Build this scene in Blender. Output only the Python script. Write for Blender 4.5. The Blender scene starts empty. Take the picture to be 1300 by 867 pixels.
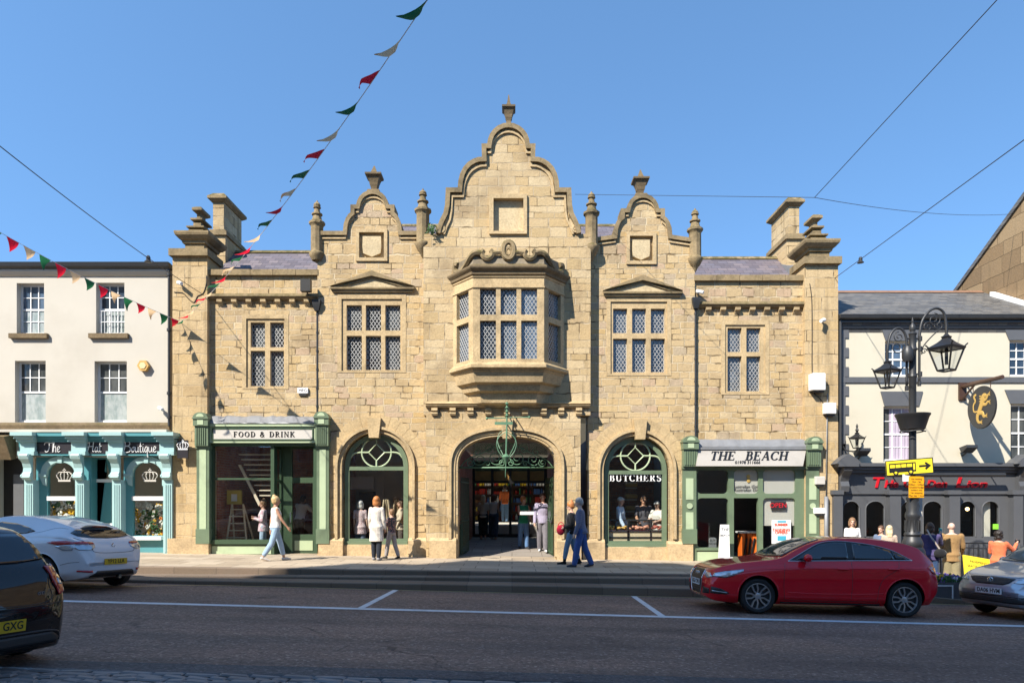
import bpy, bmesh, math, random
from math import sin, cos, pi, radians, sqrt, atan2
from mathutils import Vector, Matrix
from mathutils.bvhtree import BVHTree
from mathutils.geometry import delaunay_2d_cdt
random.seed(7)
S = bpy.context.scene
COL = S.collection
CAMZ = 1.66
DF = 19.7
F = 867.0
def fx(px, Y=0.0): return (px - 650.0) * (DF + Y) / F
def fz(py, Y=0.0): return (635.0 - py) * (DF + Y) / F + CAMZ
def W(px, py, Y=0.0): return Vector((fx(px, Y), Y, fz(py, Y)))
def pave_z(X):
    if X <= 6: return -0.0145 * X
    T = [(6,-.087),(8,-.24),(10,-.47),(11,-.55),(13,-.62),(16,-.68),(95,-2.4)]
    for (a, b), (c, d) in zip(T, T[1:]):
        if X <= c: return b+(d-b)*(X-a)/(c-a)
    return -2.4
def road_z(X, Y): return -0.491 - 0.031 * Y - 0.026 * X

# ---------------------------------------------------------------- mesh builder
class MB:
    def __init__(s): s.v = []; s.f = []; s.m = []; s.cur = 0
    def add(s, verts, faces):
        o = len(s.v); s.v += [tuple(p) for p in verts]
        for fc in faces: s.f.append([i + o for i in fc]); s.m.append(s.cur)
        return s
    def box(s, x0, x1, y0, y1, z0, z1):
        if x0 > x1: x0, x1 = x1, x0
        if y0 > y1: y0, y1 = y1, y0
        if z0 > z1: z0, z1 = z1, z0
        v = [(x0,y0,z0),(x1,y0,z0),(x1,y1,z0),(x0,y1,z0),(x0,y0,z1),(x1,y0,z1),(x1,y1,z1),(x0,y1,z1)]
        return s.add(v, [(3,2,1,0),(4,5,6,7),(0,1,5,4),(1,2,6,5),(2,3,7,6),(3,0,4,7)])
    def pbox(s, p0, p1, q0, q1, Y0, Y1):
        """front face given by its pixel rectangle at depth Y0, running back to Y1"""
        return s.box(fx(p0,Y0), fx(p1,Y0), Y0, Y1, fz(q1,Y0), fz(q0,Y0))
    def prism(s, pts, a0, a1, ax='y'):
        n = len(pts)
        def P(p, a):
            return {'y': (p[0], a, p[1]), 'z': (p[0], p[1], a), 'x': (a, p[0], p[1])}[ax]
        v = [P(p, a0) for p in pts] + [P(p, a1) for p in pts]
        f = [list(range(n)), list(range(2*n-1, n-1, -1))]
        f += [(i, n+i, n+(i+1) % n, (i+1) % n) for i in range(n)]
        return s.add(v, f)
    def loft(s, rings, cap=True, closed=True):
        n = len(rings[0]); o = []
        v = [p for r in rings for p in r]; f = []
        for i in range(len(rings)-1):
            for j in range(n if closed else n-1):
                k = (j+1) % n
                f.append((i*n+j, i*n+k, (i+1)*n+k, (i+1)*n+j))
        if cap and closed:
            f.append(tuple(range(n-1, -1, -1))); b = (len(rings)-1)*n
            f.append(tuple(range(b, b+n)))
        return s.add(v, f)
    def tube(s, path, r, n=6, cap=True):
        path = [Vector(p) for p in path]; rings = []
        rr = r if isinstance(r, (list, tuple)) else [r]*len(path)
        up = None
        for i, p in enumerate(path):
            t = (path[min(i+1, len(path)-1)] - path[max(i-1, 0)])
            if t.length < 1e-9: t = Vector((0,0,1))
            t.normalize()
            if up is None:
                up = Vector((0,0,1)) if abs(t.z) < .9 else Vector((0,1,0))
            a = t.cross(up)
            if a.length < 1e-6: a = t.orthogonal()
            a.normalize(); b = a.cross(t).normalized(); up = b
            rings.append([p + (a*cos(2*pi*k/n) + b*sin(2*pi*k/n))*rr[i] for k in range(n)])
        return s.loft(rings, cap)
    def lathe(s, prof, cx, cy, n=12, rot=0.0, sx=1.0, sy=1.0):
        rings = [[(cx + r*sx*cos(rot+2*pi*k/n), cy + r*sy*sin(rot+2*pi*k/n), z) for k in range(n)] for r, z in prof]
        return s.loft(rings)
    def sq(s, prof, cx, cy, sx=1.0, sy=1.0):
        """square lathe: half-width, z"""
        return s.lathe([(r*sqrt(2), z) for r, z in prof], cx, cy, 4, pi/4, sx, sy)
    def ball(s, c, r, n=10, m=6, sc=(1,1,1), rot=None):
        rings = []
        for i in range(m+1):
            a = -pi/2 + pi*i/m; rr = max(cos(a), .02)
            ring = []
            for k in range(n):
                p = Vector((rr*cos(2*pi*k/n)*r*sc[0], rr*sin(2*pi*k/n)*r*sc[1], sin(a)*r*sc[2]))
                if rot is not None: p = rot @ p
                ring.append(Vector(c)+p)
            rings.append(ring)
        return s.loft(rings)
    def capsule(s, a, b, ra, rb, n=10):
        a = Vector(a); b = Vector(b); d = b-a; L = d.length
        if L < 1e-6: return s.ball(a, max(ra, rb))
        d /= L; rg = []
        def circ(p, r):
            u = d.orthogonal().normalized(); w = d.cross(u)
            return [p + (u*cos(2*pi*k/n) + w*sin(2*pi*k/n))*r for k in range(n)]
        for t in (-1, -.75, -.4): rg.append(circ(a + d*ra*t, max(ra*sqrt(max(0, 1-t*t)), ra*.05)))
        rg.append(circ(a, ra)); rg.append(circ(b, rb))
        for t in (.4, .75, 1): rg.append(circ(b + d*rb*t, max(rb*sqrt(max(0, 1-t*t)), rb*.05)))
        return s.loft(rg)
    def holed(s, outer, holes, y0, y1, plane='y'):
        cu = bpy.data.curves.new('tmp', 'CURVE'); cu.dimensions = '2D'; cu.fill_mode = 'BOTH'
        cu.extrude = abs(y1-y0)/2
        for lp in [outer] + list(holes):
            sp = cu.splines.new('POLY'); sp.points.add(len(lp)-1)
            for q, p in zip(sp.points, lp): q.co = (p[0], p[1], 0, 1)
            sp.use_cyclic_u = True
        ob = bpy.data.objects.new('tmp', cu); COL.objects.link(ob)
        me = bpy.data.meshes.new_from_object(ob.evaluated_get(bpy.context.evaluated_depsgraph_get()))
        ym = (y0+y1)/2
        mp = {'y': lambda c: (c.x, ym+c.z, c.y), 'x': lambda c: (ym+c.z, c.x, c.y), 'z': lambda c: (c.x, c.y, ym+c.z)}[plane]
        s.add([mp(v.co) for v in me.vertices], [tuple(p.vertices) for p in me.polygons])
        bpy.data.objects.remove(ob); bpy.data.curves.remove(cu); bpy.data.meshes.remove(me)
        return s
    def text(s, body, x, z, y, size, depth=.01, align='CENTER', shear=0, offset=0, sx=1.0, rz=None, spacing=1.0):
        cu = bpy.data.curves.new('tmp', 'FONT'); cu.body = body; cu.size = size; cu.extrude = depth/2
        cu.align_x = align; cu.align_y = 'CENTER'; cu.shear = shear; cu.offset = offset; cu.space_character = spacing
        cu.resolution_u = 3
        ob = bpy.data.objects.new('tmp', cu); COL.objects.link(ob)
        me = bpy.data.meshes.new_from_object(ob.evaluated_get(bpy.context.evaluated_depsgraph_get()))
        s.add([(x+v.co.x*sx, y-v.co.z, z+v.co.y) for v in me.vertices], [tuple(p.vertices) for p in me.polygons])
        bpy.data.objects.remove(ob); bpy.data.curves.remove(cu); bpy.data.meshes.remove(me)
        return s
    def xf(s, M, start=0):
        s.v = s.v[:start] + [tuple(M @ Vector(p)) for p in s.v[start:]]
        return s
    def build(s, name, mats, parent=None, smooth=False, recalc=True, loc=None, angle=None):
        me = bpy.data.meshes.new(name)
        me.from_pydata(s.v, [], s.f)
        if not isinstance(mats, (list, tuple)): mats = [mats]
        for m in mats: me.materials.append(m)
        if len(mats) > 1: me.polygons.foreach_set('material_index', s.m)
        if recalc:
            bm = bmesh.new(); bm.from_mesh(me)
            bmesh.ops.recalc_face_normals(bm, faces=bm.faces); bm.to_mesh(me); bm.free()
        if smooth:
            me.polygons.foreach_set('use_smooth', [True]*len(me.polygons))
            if angle: 
                try: me.set_sharp_from_angle(angle=radians(angle))
                except Exception: pass
        me.update()
        o = bpy.data.objects.new(name, me); COL.objects.link(o)
        if parent is not None: attach(o, parent)
        return o

def attach(o, parent):
    o.parent = parent
    top = parent; T = Matrix.Identity(4)
    while top is not None:
        if top.type == 'EMPTY' and not top.get('local'):
            T = Matrix.Translation(top.location); 
        top = top.parent
    # children of an Empty standing at 'location' are modelled in world coordinates
    if parent.type == 'EMPTY' and not parent.get('local'):
        o.matrix_parent_inverse = T.inverted()
def tag(o, label, cat, group=None, kind=None):
    o['label'] = label; o['category'] = cat
    if group: o['group'] = group
    if kind: o['kind'] = kind
    return o
def thing(name, label, cat, loc=(0,0,0), group=None, rz=None):
    o = bpy.data.objects.new(name, None); COL.objects.link(o)
    o.location = loc; o.empty_display_size = .2
    if rz is not None:
        o.rotation_euler = (0,0,rz); o['local'] = 1      # children modelled in its own frame
    return tag(o, label, cat, group)

def arc(cx, cz, rx, rz, a0, a1, n):
    return [(cx + rx*cos(radians(a0+(a1-a0)*i/n)), cz + rz*sin(radians(a0+(a1-a0)*i/n))) for i in range(n+1)]
def spline(pts, n=6, closed=False):
    pts = [Vector(p) for p in pts]; out = []
    m = len(pts)
    for i in range(m if closed else m-1):
        p0 = pts[(i-1) % m] if (closed or i > 0) else pts[i]*2-pts[i+1]
        p1 = pts[i]; p2 = pts[(i+1) % m]
        p3 = pts[(i+2) % m] if (closed or i+2 < m) else p2*2-p1
        for k in range(n):
            t = k/n
            out.append(.5*((2*p1) + (-p0+p2)*t + (2*p0-5*p1+4*p2-p3)*t*t + (-p0+3*p1-3*p2+p3)*t**3))
    if not closed: out.append(pts[-1])
    return out

# ---------------------------------------------------------------- materials
def nodes(name):
    m = bpy.data.materials.new(name); m.use_nodes = True
    nt = m.node_tree; nt.nodes.clear()
    out = nt.nodes.new('ShaderNodeOutputMaterial'); b = nt.nodes.new('ShaderNodeBsdfPrincipled')
    nt.links.new(b.outputs[0], out.inputs[0])
    return m, nt, b, out
def nn(nt, t, **kw):
    n = nt.nodes.new(t)
    for k, v in kw.items():
        if k.startswith('i_'):
            key = k[2:].replace('_', ' ')
            n.inputs[int(key) if key.isdigit() else key].default_value = v
        else: setattr(n, k, v)
    return n
def c4(c): return (c[0], c[1], c[2], 1)
def ramp(nt, fac, stops, interp='LINEAR'):
    r = nt.nodes.new('ShaderNodeValToRGB'); r.color_ramp.interpolation = interp
    e = r.color_ramp.elements
    while len(e) < len(stops): e.new(.5)
    for el, (p, c) in zip(e, stops): el.position = p; el.color = c4(c) if len(c) == 3 else c
    nt.links.new(fac, r.inputs[0]); return r
def mixc(nt, fac, a, b, mode='MIX'):
    m = nt.nodes.new('ShaderNodeMix'); m.data_type = 'RGBA'; m.blend_type = mode
    for sck, val in ((0, fac), (6, a), (7, b)):
        if hasattr(val, 'links'): nt.links.new(val, m.inputs[sck])
        elif sck == 0: m.inputs[0].default_value = val
        else: m.inputs[sck].default_value = c4(val)
    return m.outputs[2]
def math_(nt, op, a, b=None):
    m = nt.nodes.new('ShaderNodeMath'); m.operation = op
    for i, v in enumerate((a, b)):
        if v is None: continue
        if hasattr(v, 'links'): nt.links.new(v, m.inputs[i])
        else: m.inputs[i].default_value = v
    return m.outputs[0]
def bump(nt, b, h, strength=.3, dist=.02):
    n = nn(nt, 'ShaderNodeBump', i_Strength=strength, i_Distance=dist)
    nt.links.new(h, n.inputs['Height']); nt.links.new(n.outputs[0], b.inputs['Normal'])
def coords(nt): return nt.nodes.new('ShaderNodeTexCoord').outputs['Object']
def noise(nt, vec, scale, detail=4, rough=.55):
    n = nn(nt, 'ShaderNodeTexNoise', i_Scale=scale, i_Detail=detail, i_Roughness=rough)
    nt.links.new(vec, n.inputs['Vector']); return n.outputs['Fac']
def rgb(h):
    def l(c): c /= 255.0; return c/12.92 if c <= .04045 else ((c+.055)/1.055)**2.4
    return tuple(l(int(h[i:i+2], 16)) for i in (0, 2, 4))

def plain(name, col, rough=.5, metal=0, var=.12, scale=6, bmp=.0, coat=0, spec=.5, dirt=None):
    m, nt, b, o = nodes(name)
    v = coords(nt)
    f = noise(nt, v, scale, 5)
    c = mixc(nt, f, tuple(x*(1-var) for x in col), tuple(min(1, x*(1+var)) for x in col))
    if dirt:
        d = ramp(nt, noise(nt, v, scale*.35, 6, .65), [(.52, (0,0,0)), (.72, (1,1,1))])
        c = mixc(nt, math_(nt, 'MULTIPLY', d.outputs[0], .55), c, dirt)
    nt.links.new(c, b.inputs['Base Color'])
    b.inputs['Roughness'].default_value = rough; b.inputs['Metallic'].default_value = metal
    b.inputs['Coat Weight'].default_value = coat; b.inputs['Coat Roughness'].default_value = .03
    b.inputs['Specular IOR Level'].default_value = spec
    if bmp: bump(nt, b, noise(nt, v, scale*4, 4), bmp, .01)
    return m

def wallvec(nt):
    """(X+Y, Z) so that courses run round corners"""
    g = nt.nodes.new('ShaderNodeSeparateXYZ'); nt.links.new(coords(nt), g.inputs[0])
    u = math_(nt, 'ADD', g.outputs[0], g.outputs[1])
    return u, g.outputs[2]

def masonry(name, tones, bw=.52, rh=.24, mortar=(.5,.42,.3), stain=.5, warp=.35, seed=0., bstr=.5, ms=.014):
    m, nt, b, o = nodes(name)
    u, z = wallvec(nt); pos = coords(nt)
    # courses of uneven height: bend z along itself; uneven lengths: shift u per course
    n1 = nn(nt, 'ShaderNodeTexNoise', noise_dimensions='1D', i_Scale=.9, i_Detail=1.0)
    nt.links.new(math_(nt, 'ADD', z, seed), n1.inputs['W'])
    z2 = math_(nt, 'ADD', z, math_(nt, 'MULTIPLY', math_(nt, 'SUBTRACT', n1.outputs['Fac'], .5), warp*1.6))
    row = math_(nt, 'FLOOR', math_(nt, 'DIVIDE', z2, rh))
    wn = nn(nt, 'ShaderNodeTexWhiteNoise', noise_dimensions='1D'); nt.links.new(row, wn.inputs['W'])
    cb = nt.nodes.new('ShaderNodeCombineXYZ')
    n2 = nn(nt, 'ShaderNodeTexNoise', noise_dimensions='2D', i_Scale=.8, i_Detail=1.0)
    nt.links.new(cb.outputs[0], n2.inputs['Vector'])
    nt.links.new(u, cb.inputs[0]); nt.links.new(row, cb.inputs[1])
    u2 = math_(nt, 'ADD', u, math_(nt, 'MULTIPLY', wn.outputs['Value'], 1.7))
    u2 = math_(nt, 'ADD', u2, math_(nt, 'MULTIPLY', n2.outputs['Fac'], .7))
    wob = nn(nt, 'ShaderNodeTexNoise', i_Scale=3.2, i_Detail=4.0); nt.links.new(pos, wob.inputs['Vector'])
    z3 = math_(nt, 'ADD', z2, math_(nt, 'MULTIPLY', math_(nt, 'SUBTRACT', wob.outputs['Fac'], .5), .075))
    cv = nt.nodes.new('ShaderNodeCombineXYZ'); nt.links.new(u2, cv.inputs[0]); nt.links.new(z3, cv.inputs[1])
    bt = nn(nt, 'ShaderNodeTexBrick', offset=.5, offset_frequency=2, squash=1.0, i_Scale=1.0)
    bt.inputs['Color1'].default_value = (0,0,0,1); bt.inputs['Color2'].default_value = (1,1,1,1)
    bt.inputs['Mortar'].default_value = (.5,.5,.5,1)
    bt.inputs['Mortar Size'].default_value = ms; bt.inputs['Mortar Smooth'].default_value = .35
    bt.inputs['Brick Width'].default_value = bw; bt.inputs['Row Height'].default_value = rh
    nt.links.new(cv.outputs[0], bt.inputs['Vector'])
    k = len(tones)
    base = ramp(nt, bt.outputs['Color'], [((i+.5)/k, t) for i, t in enumerate(tones)]).outputs[0]
    fine = noise(nt, pos, 26, 6, .7)
    base = mixc(nt, .34, base, ramp(nt, fine, [(.3, (.25,.22,.18)), (.5, (.5,.5,.5)), (.7, (.75,.74,.7))]).outputs[0], 'OVERLAY')
    big = noise(nt, pos, .75, 7, .62)
    base = mixc(nt, math_(nt, 'MULTIPLY', ramp(nt, big, [(.5, (0,0,0)), (.68, (1,1,1))]).outputs[0], stain), base, (.17,.12,.075))
    # vertical run-off stains, stretched in z
    mp = nn(nt, 'ShaderNodeMapping'); mp.inputs['Scale'].default_value = (3.6, 3.6, .2); nt.links.new(pos, mp.inputs[0])
    run = noise(nt, mp.outputs[0], 1.3, 5, .6)
    base = mixc(nt, math_(nt, 'MULTIPLY', ramp(nt, run, [(.58, (0,0,0)), (.70, (1,1,1))]).outputs[0], stain*1.15), base, (.14,.105,.06))
    gap = ramp(nt, noise(nt, pos, 2.1, 4, .6), [(.50, (0,0,0)), (.60, (1,1,1))]).outputs[0]
    mort = mixc(nt, gap, mortar, (.09,.06,.03))
    c = mixc(nt, math_(nt, 'MULTIPLY', bt.outputs['Fac'], .85), base, mort)
    blot = ramp(nt, noise(nt, pos, 5.5, 6, .7), [(.60, (0,0,0)), (.75, (1,1,1))]).outputs[0]
    c = mixc(nt, math_(nt, 'MULTIPLY', blot, .35), c, (.40,.235,.09))
    nt.links.new(c, b.inputs['Base Color'])
    b.inputs['Roughness'].default_value = .9; b.inputs['Specular IOR Level'].default_value = .2
    h = math_(nt, 'SUBTRACT', math_(nt, 'MULTIPLY', noise(nt, pos, 14, 6, .65), .6), math_(nt, 'MULTIPLY', bt.outputs['Fac'], .9))
    bump(nt, b, math_(nt, 'ADD', h, math_(nt, 'MULTIPLY', bt.outputs['Color'], .35)), bstr, .03)
    return m

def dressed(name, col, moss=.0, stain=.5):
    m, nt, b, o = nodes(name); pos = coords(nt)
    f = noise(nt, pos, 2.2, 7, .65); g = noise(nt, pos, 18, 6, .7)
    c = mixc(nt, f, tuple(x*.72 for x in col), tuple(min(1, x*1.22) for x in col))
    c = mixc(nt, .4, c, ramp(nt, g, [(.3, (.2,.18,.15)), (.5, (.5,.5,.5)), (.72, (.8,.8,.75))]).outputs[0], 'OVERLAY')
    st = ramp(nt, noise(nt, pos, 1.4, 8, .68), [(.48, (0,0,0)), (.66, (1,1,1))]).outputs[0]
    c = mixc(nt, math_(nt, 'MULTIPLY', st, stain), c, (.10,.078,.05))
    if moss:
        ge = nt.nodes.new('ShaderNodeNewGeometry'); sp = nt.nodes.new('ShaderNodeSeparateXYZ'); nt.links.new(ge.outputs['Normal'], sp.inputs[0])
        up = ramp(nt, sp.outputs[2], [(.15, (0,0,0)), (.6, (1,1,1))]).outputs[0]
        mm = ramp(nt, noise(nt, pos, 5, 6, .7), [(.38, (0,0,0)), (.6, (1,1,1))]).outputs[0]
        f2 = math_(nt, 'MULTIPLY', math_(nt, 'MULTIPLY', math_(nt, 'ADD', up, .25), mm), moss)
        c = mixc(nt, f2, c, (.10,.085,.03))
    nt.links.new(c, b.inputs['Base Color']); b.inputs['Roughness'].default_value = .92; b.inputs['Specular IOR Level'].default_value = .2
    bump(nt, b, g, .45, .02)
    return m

def slate(name, tones, bw=.3, rh=.13, horizontal=True):
    m, nt, b, o = nodes(name); pos = coords(nt)
    g = nt.nodes.new('ShaderNodeSeparateXYZ'); nt.links.new(pos, g.inputs[0])
    v = math_(nt, 'ADD', g.outputs[2], math_(nt, 'MULTIPLY', noise(nt, pos, 7, 2), .02))
    cv = nt.nodes.new('ShaderNodeCombineXYZ'); nt.links.new(math_(nt, 'ADD', g.outputs[0], math_(nt, 'MULTIPLY', g.outputs[1], .0)), cv.inputs[0]); nt.links.new(v, cv.inputs[1])
    bt = nn(nt, 'ShaderNodeTexBrick', offset=.5, i_Scale=1.0)
    bt.inputs['Color1'].default_value = (0,0,0,1); bt.inputs['Color2'].default_value = (1,1,1,1); bt.inputs['Mortar'].default_value = (.1,.1,.1,1)
    bt.inputs['Mortar Size'].default_value = .006; bt.inputs['Brick Width'].default_value = bw; bt.inputs['Row Height'].default_value = rh
    nt.links.new(cv.outputs[0], bt.inputs['Vector'])
    k = len(tones)
    c = ramp(nt, bt.outputs['Color'], [((i+.5)/k, t) for i, t in enumerate(tones)]).outputs[0]
    li = ramp(nt, noise(nt, pos, 9, 7, .75), [(.55, (0,0,0)), (.7, (1,1,1))]).outputs[0]
    c = mixc(nt, math_(nt, 'MULTIPLY', li, .5), c, (.26,.22,.16))
    c = mixc(nt, math_(nt, 'MULTIPLY', bt.outputs['Fac'], .8), c, (.03,.03,.03))
    nt.links.new(c, b.inputs['Base Color']); b.inputs['Roughness'].default_value = .62
    bump(nt, b, math_(nt, 'SUBTRACT', bt.outputs['Color'], bt.outputs['Fac']), .5, .012)
    return m

def glass_clear(name, tint=(1,1,1), refl=.9, base=.06):
    m, nt, b, o = nodes(name); nt.nodes.remove(b)
    t = nt.nodes.new('ShaderNodeBsdfTransparent'); t.inputs[0].default_value = c4(tint)
    g = nt.nodes.new('ShaderNodeBsdfGlossy'); g.inputs['Roughness'].default_value = .02; g.inputs[0].default_value = (refl,refl,refl,1)
    lw = nn(nt, 'ShaderNodeLayerWeight', i_Blend=.5)
    fr_ = math_(nt, 'ADD', math_(nt, 'MULTIPLY', math_(nt, 'POWER', lw.outputs['Facing'], 4.0), .8), .02)
    mx = nt.nodes.new('ShaderNodeMixShader')
    nt.links.new(math_(nt, 'ADD', fr_, base), mx.inputs[0]); nt.links.new(t.outputs[0], mx.inputs[1]); nt.links.new(g.outputs[0], mx.inputs[2])
    bp = nn(nt, 'ShaderNodeBump', i_Strength=.04, i_Distance=.05); nt.links.new(noise(nt, coords(nt), 1.2, 2), bp.inputs['Height'])
    nt.links.new(bp.outputs[0], g.inputs['Normal'])
    nt.links.new(mx.outputs[0], o.inputs[0])
    return m
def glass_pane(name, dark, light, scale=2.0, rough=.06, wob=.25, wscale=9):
    """old wavy opaque glass; curtains, gloom and sky reflection painted as mottled tones"""
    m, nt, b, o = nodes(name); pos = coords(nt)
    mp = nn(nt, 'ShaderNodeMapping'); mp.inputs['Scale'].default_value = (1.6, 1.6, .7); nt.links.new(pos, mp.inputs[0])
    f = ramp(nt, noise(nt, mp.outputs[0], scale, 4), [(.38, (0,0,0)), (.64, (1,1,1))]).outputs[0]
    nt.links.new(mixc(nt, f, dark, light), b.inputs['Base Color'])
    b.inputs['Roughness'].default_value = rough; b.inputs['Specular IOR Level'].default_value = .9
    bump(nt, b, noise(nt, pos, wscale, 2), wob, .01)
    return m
def asphalt(name, dark, light, spec_col, scale=1.0):
    m, nt, b, o = nodes(name); pos = coords(nt)
    vo = nn(nt, 'ShaderNodeTexVoronoi', i_Scale=36*scale); nt.links.new(pos, vo.inputs['Vector'])
    sp = nt.nodes.new('ShaderNodeSeparateColor'); nt.links.new(vo.outputs['Color'], sp.inputs[0])
    c = ramp(nt, sp.outputs[0], [(.0, dark), (.55, light), (.9, light), (.97, spec_col)]).outputs[0]
    c = mixc(nt, .5, c, ramp(nt, noise(nt, pos, 17*scale, 5, .95), [(.36, tuple(x*.35 for x in dark)), (.64, tuple(min(1,x*2.0) for x in light))]).outputs[0])
    mp = nn(nt, 'ShaderNodeMapping'); mp.inputs['Scale'].default_value = (.35, 1.0, 1.0); nt.links.new(pos, mp.inputs[0])
    big = noise(nt, mp.outputs[0], .55, 6, .6)
    c = mixc(nt, 1.0, c, ramp(nt, big, [(.3, (.70,.70,.70)), (.5, (1,1,1)), (.7, (1.5,1.38,1.25))]).outputs[0], 'MULTIPLY')
    mp2 = nn(nt, 'ShaderNodeMapping'); mp2.inputs['Scale'].default_value = (.05, 1.5, 1.0); nt.links.new(pos, mp2.inputs[0])
    c = mixc(nt, 1.0, c, ramp(nt, noise(nt, mp2.outputs[0], 1.0, 3, .5), [(.35, (.84,.84,.84)), (.65, (1.16,1.15,1.13))]).outputs[0], 'MULTIPLY')
    wv = nt.nodes.new('ShaderNodeVectorMath'); wv.operation = 'ADD'; nz = nn(nt, 'ShaderNodeTexNoise', i_Scale=1.3, i_Detail=4.0); nt.links.new(pos, nz.inputs['Vector']); nt.links.new(pos, wv.inputs[0]); nt.links.new(nz.outputs['Color'], wv.inputs[1])
    ck = nn(nt, 'ShaderNodeTexVoronoi', feature='DISTANCE_TO_EDGE', i_Scale=.42); nt.links.new(wv.outputs[0], ck.inputs['Vector'])
    cm_ = math_(nt, 'MULTIPLY', ramp(nt, ck.outputs['Distance'], [(.004, (1,1,1)), (.012, (0,0,0))]).outputs[0], ramp(nt, noise(nt, pos, .5, 2), [(.48, (0,0,0)), (.6, (1,1,1))]).outputs[0])
    c = mixc(nt, math_(nt, 'MULTIPLY', cm_, .6), c, tuple(x*.35 for x in dark))
    # oil drips and old repairs
    oil = ramp(nt, noise(nt, pos, 1.1, 5, .7), [(.62, (0,0,0)), (.72, (1,1,1))]).outputs[0]
    c = mixc(nt, math_(nt, 'MULTIPLY', oil, .45), c, tuple(x*.5 for x in dark))
    nt.links.new(c, b.inputs['Base Color']); b.inputs['Roughness'].default_value = .78; b.inputs['Specular IOR Level'].default_value = .35
    bump(nt, b, vo.outputs['Distance'], .55, .012)
    return m
def paving(name, tones, bw, rh, joint=.012, ang=0.0):
    m, nt, b, o = nodes(name); pos = coords(nt)
    mp = nn(nt, 'ShaderNodeMapping'); mp.inputs['Rotation'].default_value = (0,0,ang); nt.links.new(pos, mp.inputs[0])
    bt = nn(nt, 'ShaderNodeTexBrick', offset=.37, i_Scale=1.0)
    bt.inputs['Color1'].default_value = (0,0,0,1); bt.inputs['Color2'].default_value = (1,1,1,1)
    bt.inputs['Mortar Size'].default_value = joint; bt.inputs['Brick Width'].default_value = bw; bt.inputs['Row Height'].default_value = rh
    bt.inputs['Mortar Smooth'].default_value = .2
    nt.links.new(mp.outputs[0], bt.inputs['Vector'])
    k = len(tones)
    c = ramp(nt, bt.outputs['Color'], [((i+.5)/k, t) for i, t in enumerate(tones)]).outputs[0]
    c = mixc(nt, .35, c, ramp(nt, noise(nt, pos, 40, 5, .8), [(.3, (.3,.3,.3)), (.7, (.7,.7,.7))]).outputs[0], 'OVERLAY')
    sp = ramp(nt, noise(nt, pos, 1.6, 6, .7), [(.5, (0,0,0)), (.68, (1,1,1))]).outputs[0]
    c = mixc(nt, math_(nt, 'MULTIPLY', sp, .35), c, (.16,.13,.1))
    gum = nn(nt, 'ShaderNodeTexVoronoi', i_Scale=3.2); nt.links.new(pos, gum.inputs['Vector'])
    gm = ramp(nt, gum.outputs['Distance'], [(.06, (1,1,1)), (.085, (0,0,0))]).outputs[0]
    c = mixc(nt, math_(nt, 'MULTIPLY', gm, .35), c, (.12,.1,.09))
    c = mixc(nt, math_(nt, 'MULTIPLY', bt.outputs['Fac'], .75), c, (.1,.08,.06))
    nt.links.new(c, b.inputs['Base Color']); b.inputs['Roughness'].default_value = .85
    bump(nt, b, math_(nt, 'SUBTRACT', noise(nt, pos, 30, 4), bt.outputs['Fac']), .3, .01)
    return m
def brickwork(name, tones, mortar=(.3,.27,.23)):
    return masonry(name, tones, .235, .078, mortar, .25, .0, 3., .4, .008)
def carpaint(name, col, metal=.0, rough=.35):
    m, nt, b, o = nodes(name); pos = coords(nt); b.inputs['Specular IOR Level'].default_value = .08
    n = noise(nt, pos, 900, 2)
    c = mixc(nt, n, tuple(x*.85 for x in col), tuple(min(1, x*1.15) for x in col))
    d = ramp(nt, noise(nt, pos, 3.5, 7, .7), [(.45, (0,0,0)), (.8, (1,1,1))]).outputs[0]
    c = mixc(nt, math_(nt, 'MULTIPLY', d, .02), c, (.3,.27,.23))
    nt.links.new(c, b.inputs['Base Color'])
    b.inputs['Metallic'].default_value = metal; b.inputs['Roughness'].default_value = rough
    b.inputs['Coat Weight'].default_value = 1.0; b.inputs['Coat Roughness'].default_value = .025
    bump(nt, b, noise(nt, pos, 2.0, 2), .02, .02)
    return m
def fabric(name, col, pattern=None, col2=None, scale=40):
    m, nt, b, o = nodes(name); pos = coords(nt)
    f = noise(nt, pos, 9, 5, .6)
    c = mixc(nt, f, tuple(x*.78 for x in col), tuple(min(1, x*1.18) for x in col))
    if pattern == 'check':
        ck = nn(nt, 'ShaderNodeTexChecker', i_Scale=scale); nt.links.new(pos, ck.inputs['Vector'])
        c = mixc(nt, math_(nt, 'MULTIPLY', ck.outputs['Fac'], .8), c, col2)
    if pattern == 'spots':
        vo = nn(nt, 'ShaderNodeTexVoronoi', i_Scale=scale); nt.links.new(pos, vo.inputs['Vector'])
        c = mixc(nt, ramp(nt, vo.outputs['Distance'], [(.3, (1,1,1)), (.45, (0,0,0))]).outputs[0], c, col2)
    nt.links.new(c, b.inputs['Base Color']); b.inputs['Roughness'].default_value = .85
    b.inputs['Sheen Weight'].default_value = .15; b.inputs['Specular IOR Level'].default_value = .2
    fo = nn(nt, 'ShaderNodeTexNoise', i_Scale=11.0, i_Detail=3.0, i_Distortion=1.2); nt.links.new(pos, fo.inputs['Vector'])
    bump(nt, b, fo.outputs['Fac'], .5, .03)
    return m
def skin(name, col):
    m, nt, b, o = nodes(name); pos = coords(nt)
    c = mixc(nt, noise(nt, pos, 14, 4), tuple(x*.85 for x in col), tuple(min(1, x*1.12) for x in col))
    nt.links.new(c, b.inputs['Base Color']); b.inputs['Roughness'].default_value = .5
    b.inputs['Subsurface Weight'].default_value = .0
    return m
def emit(name, col, st):
    m, nt, b, o = nodes(name); b.inputs['Base Color'].default_value = c4(col)
    b.inputs['Emission Color'].default_value = c4(col); b.inputs['Emission Strength'].default_value = st
    return m

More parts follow.
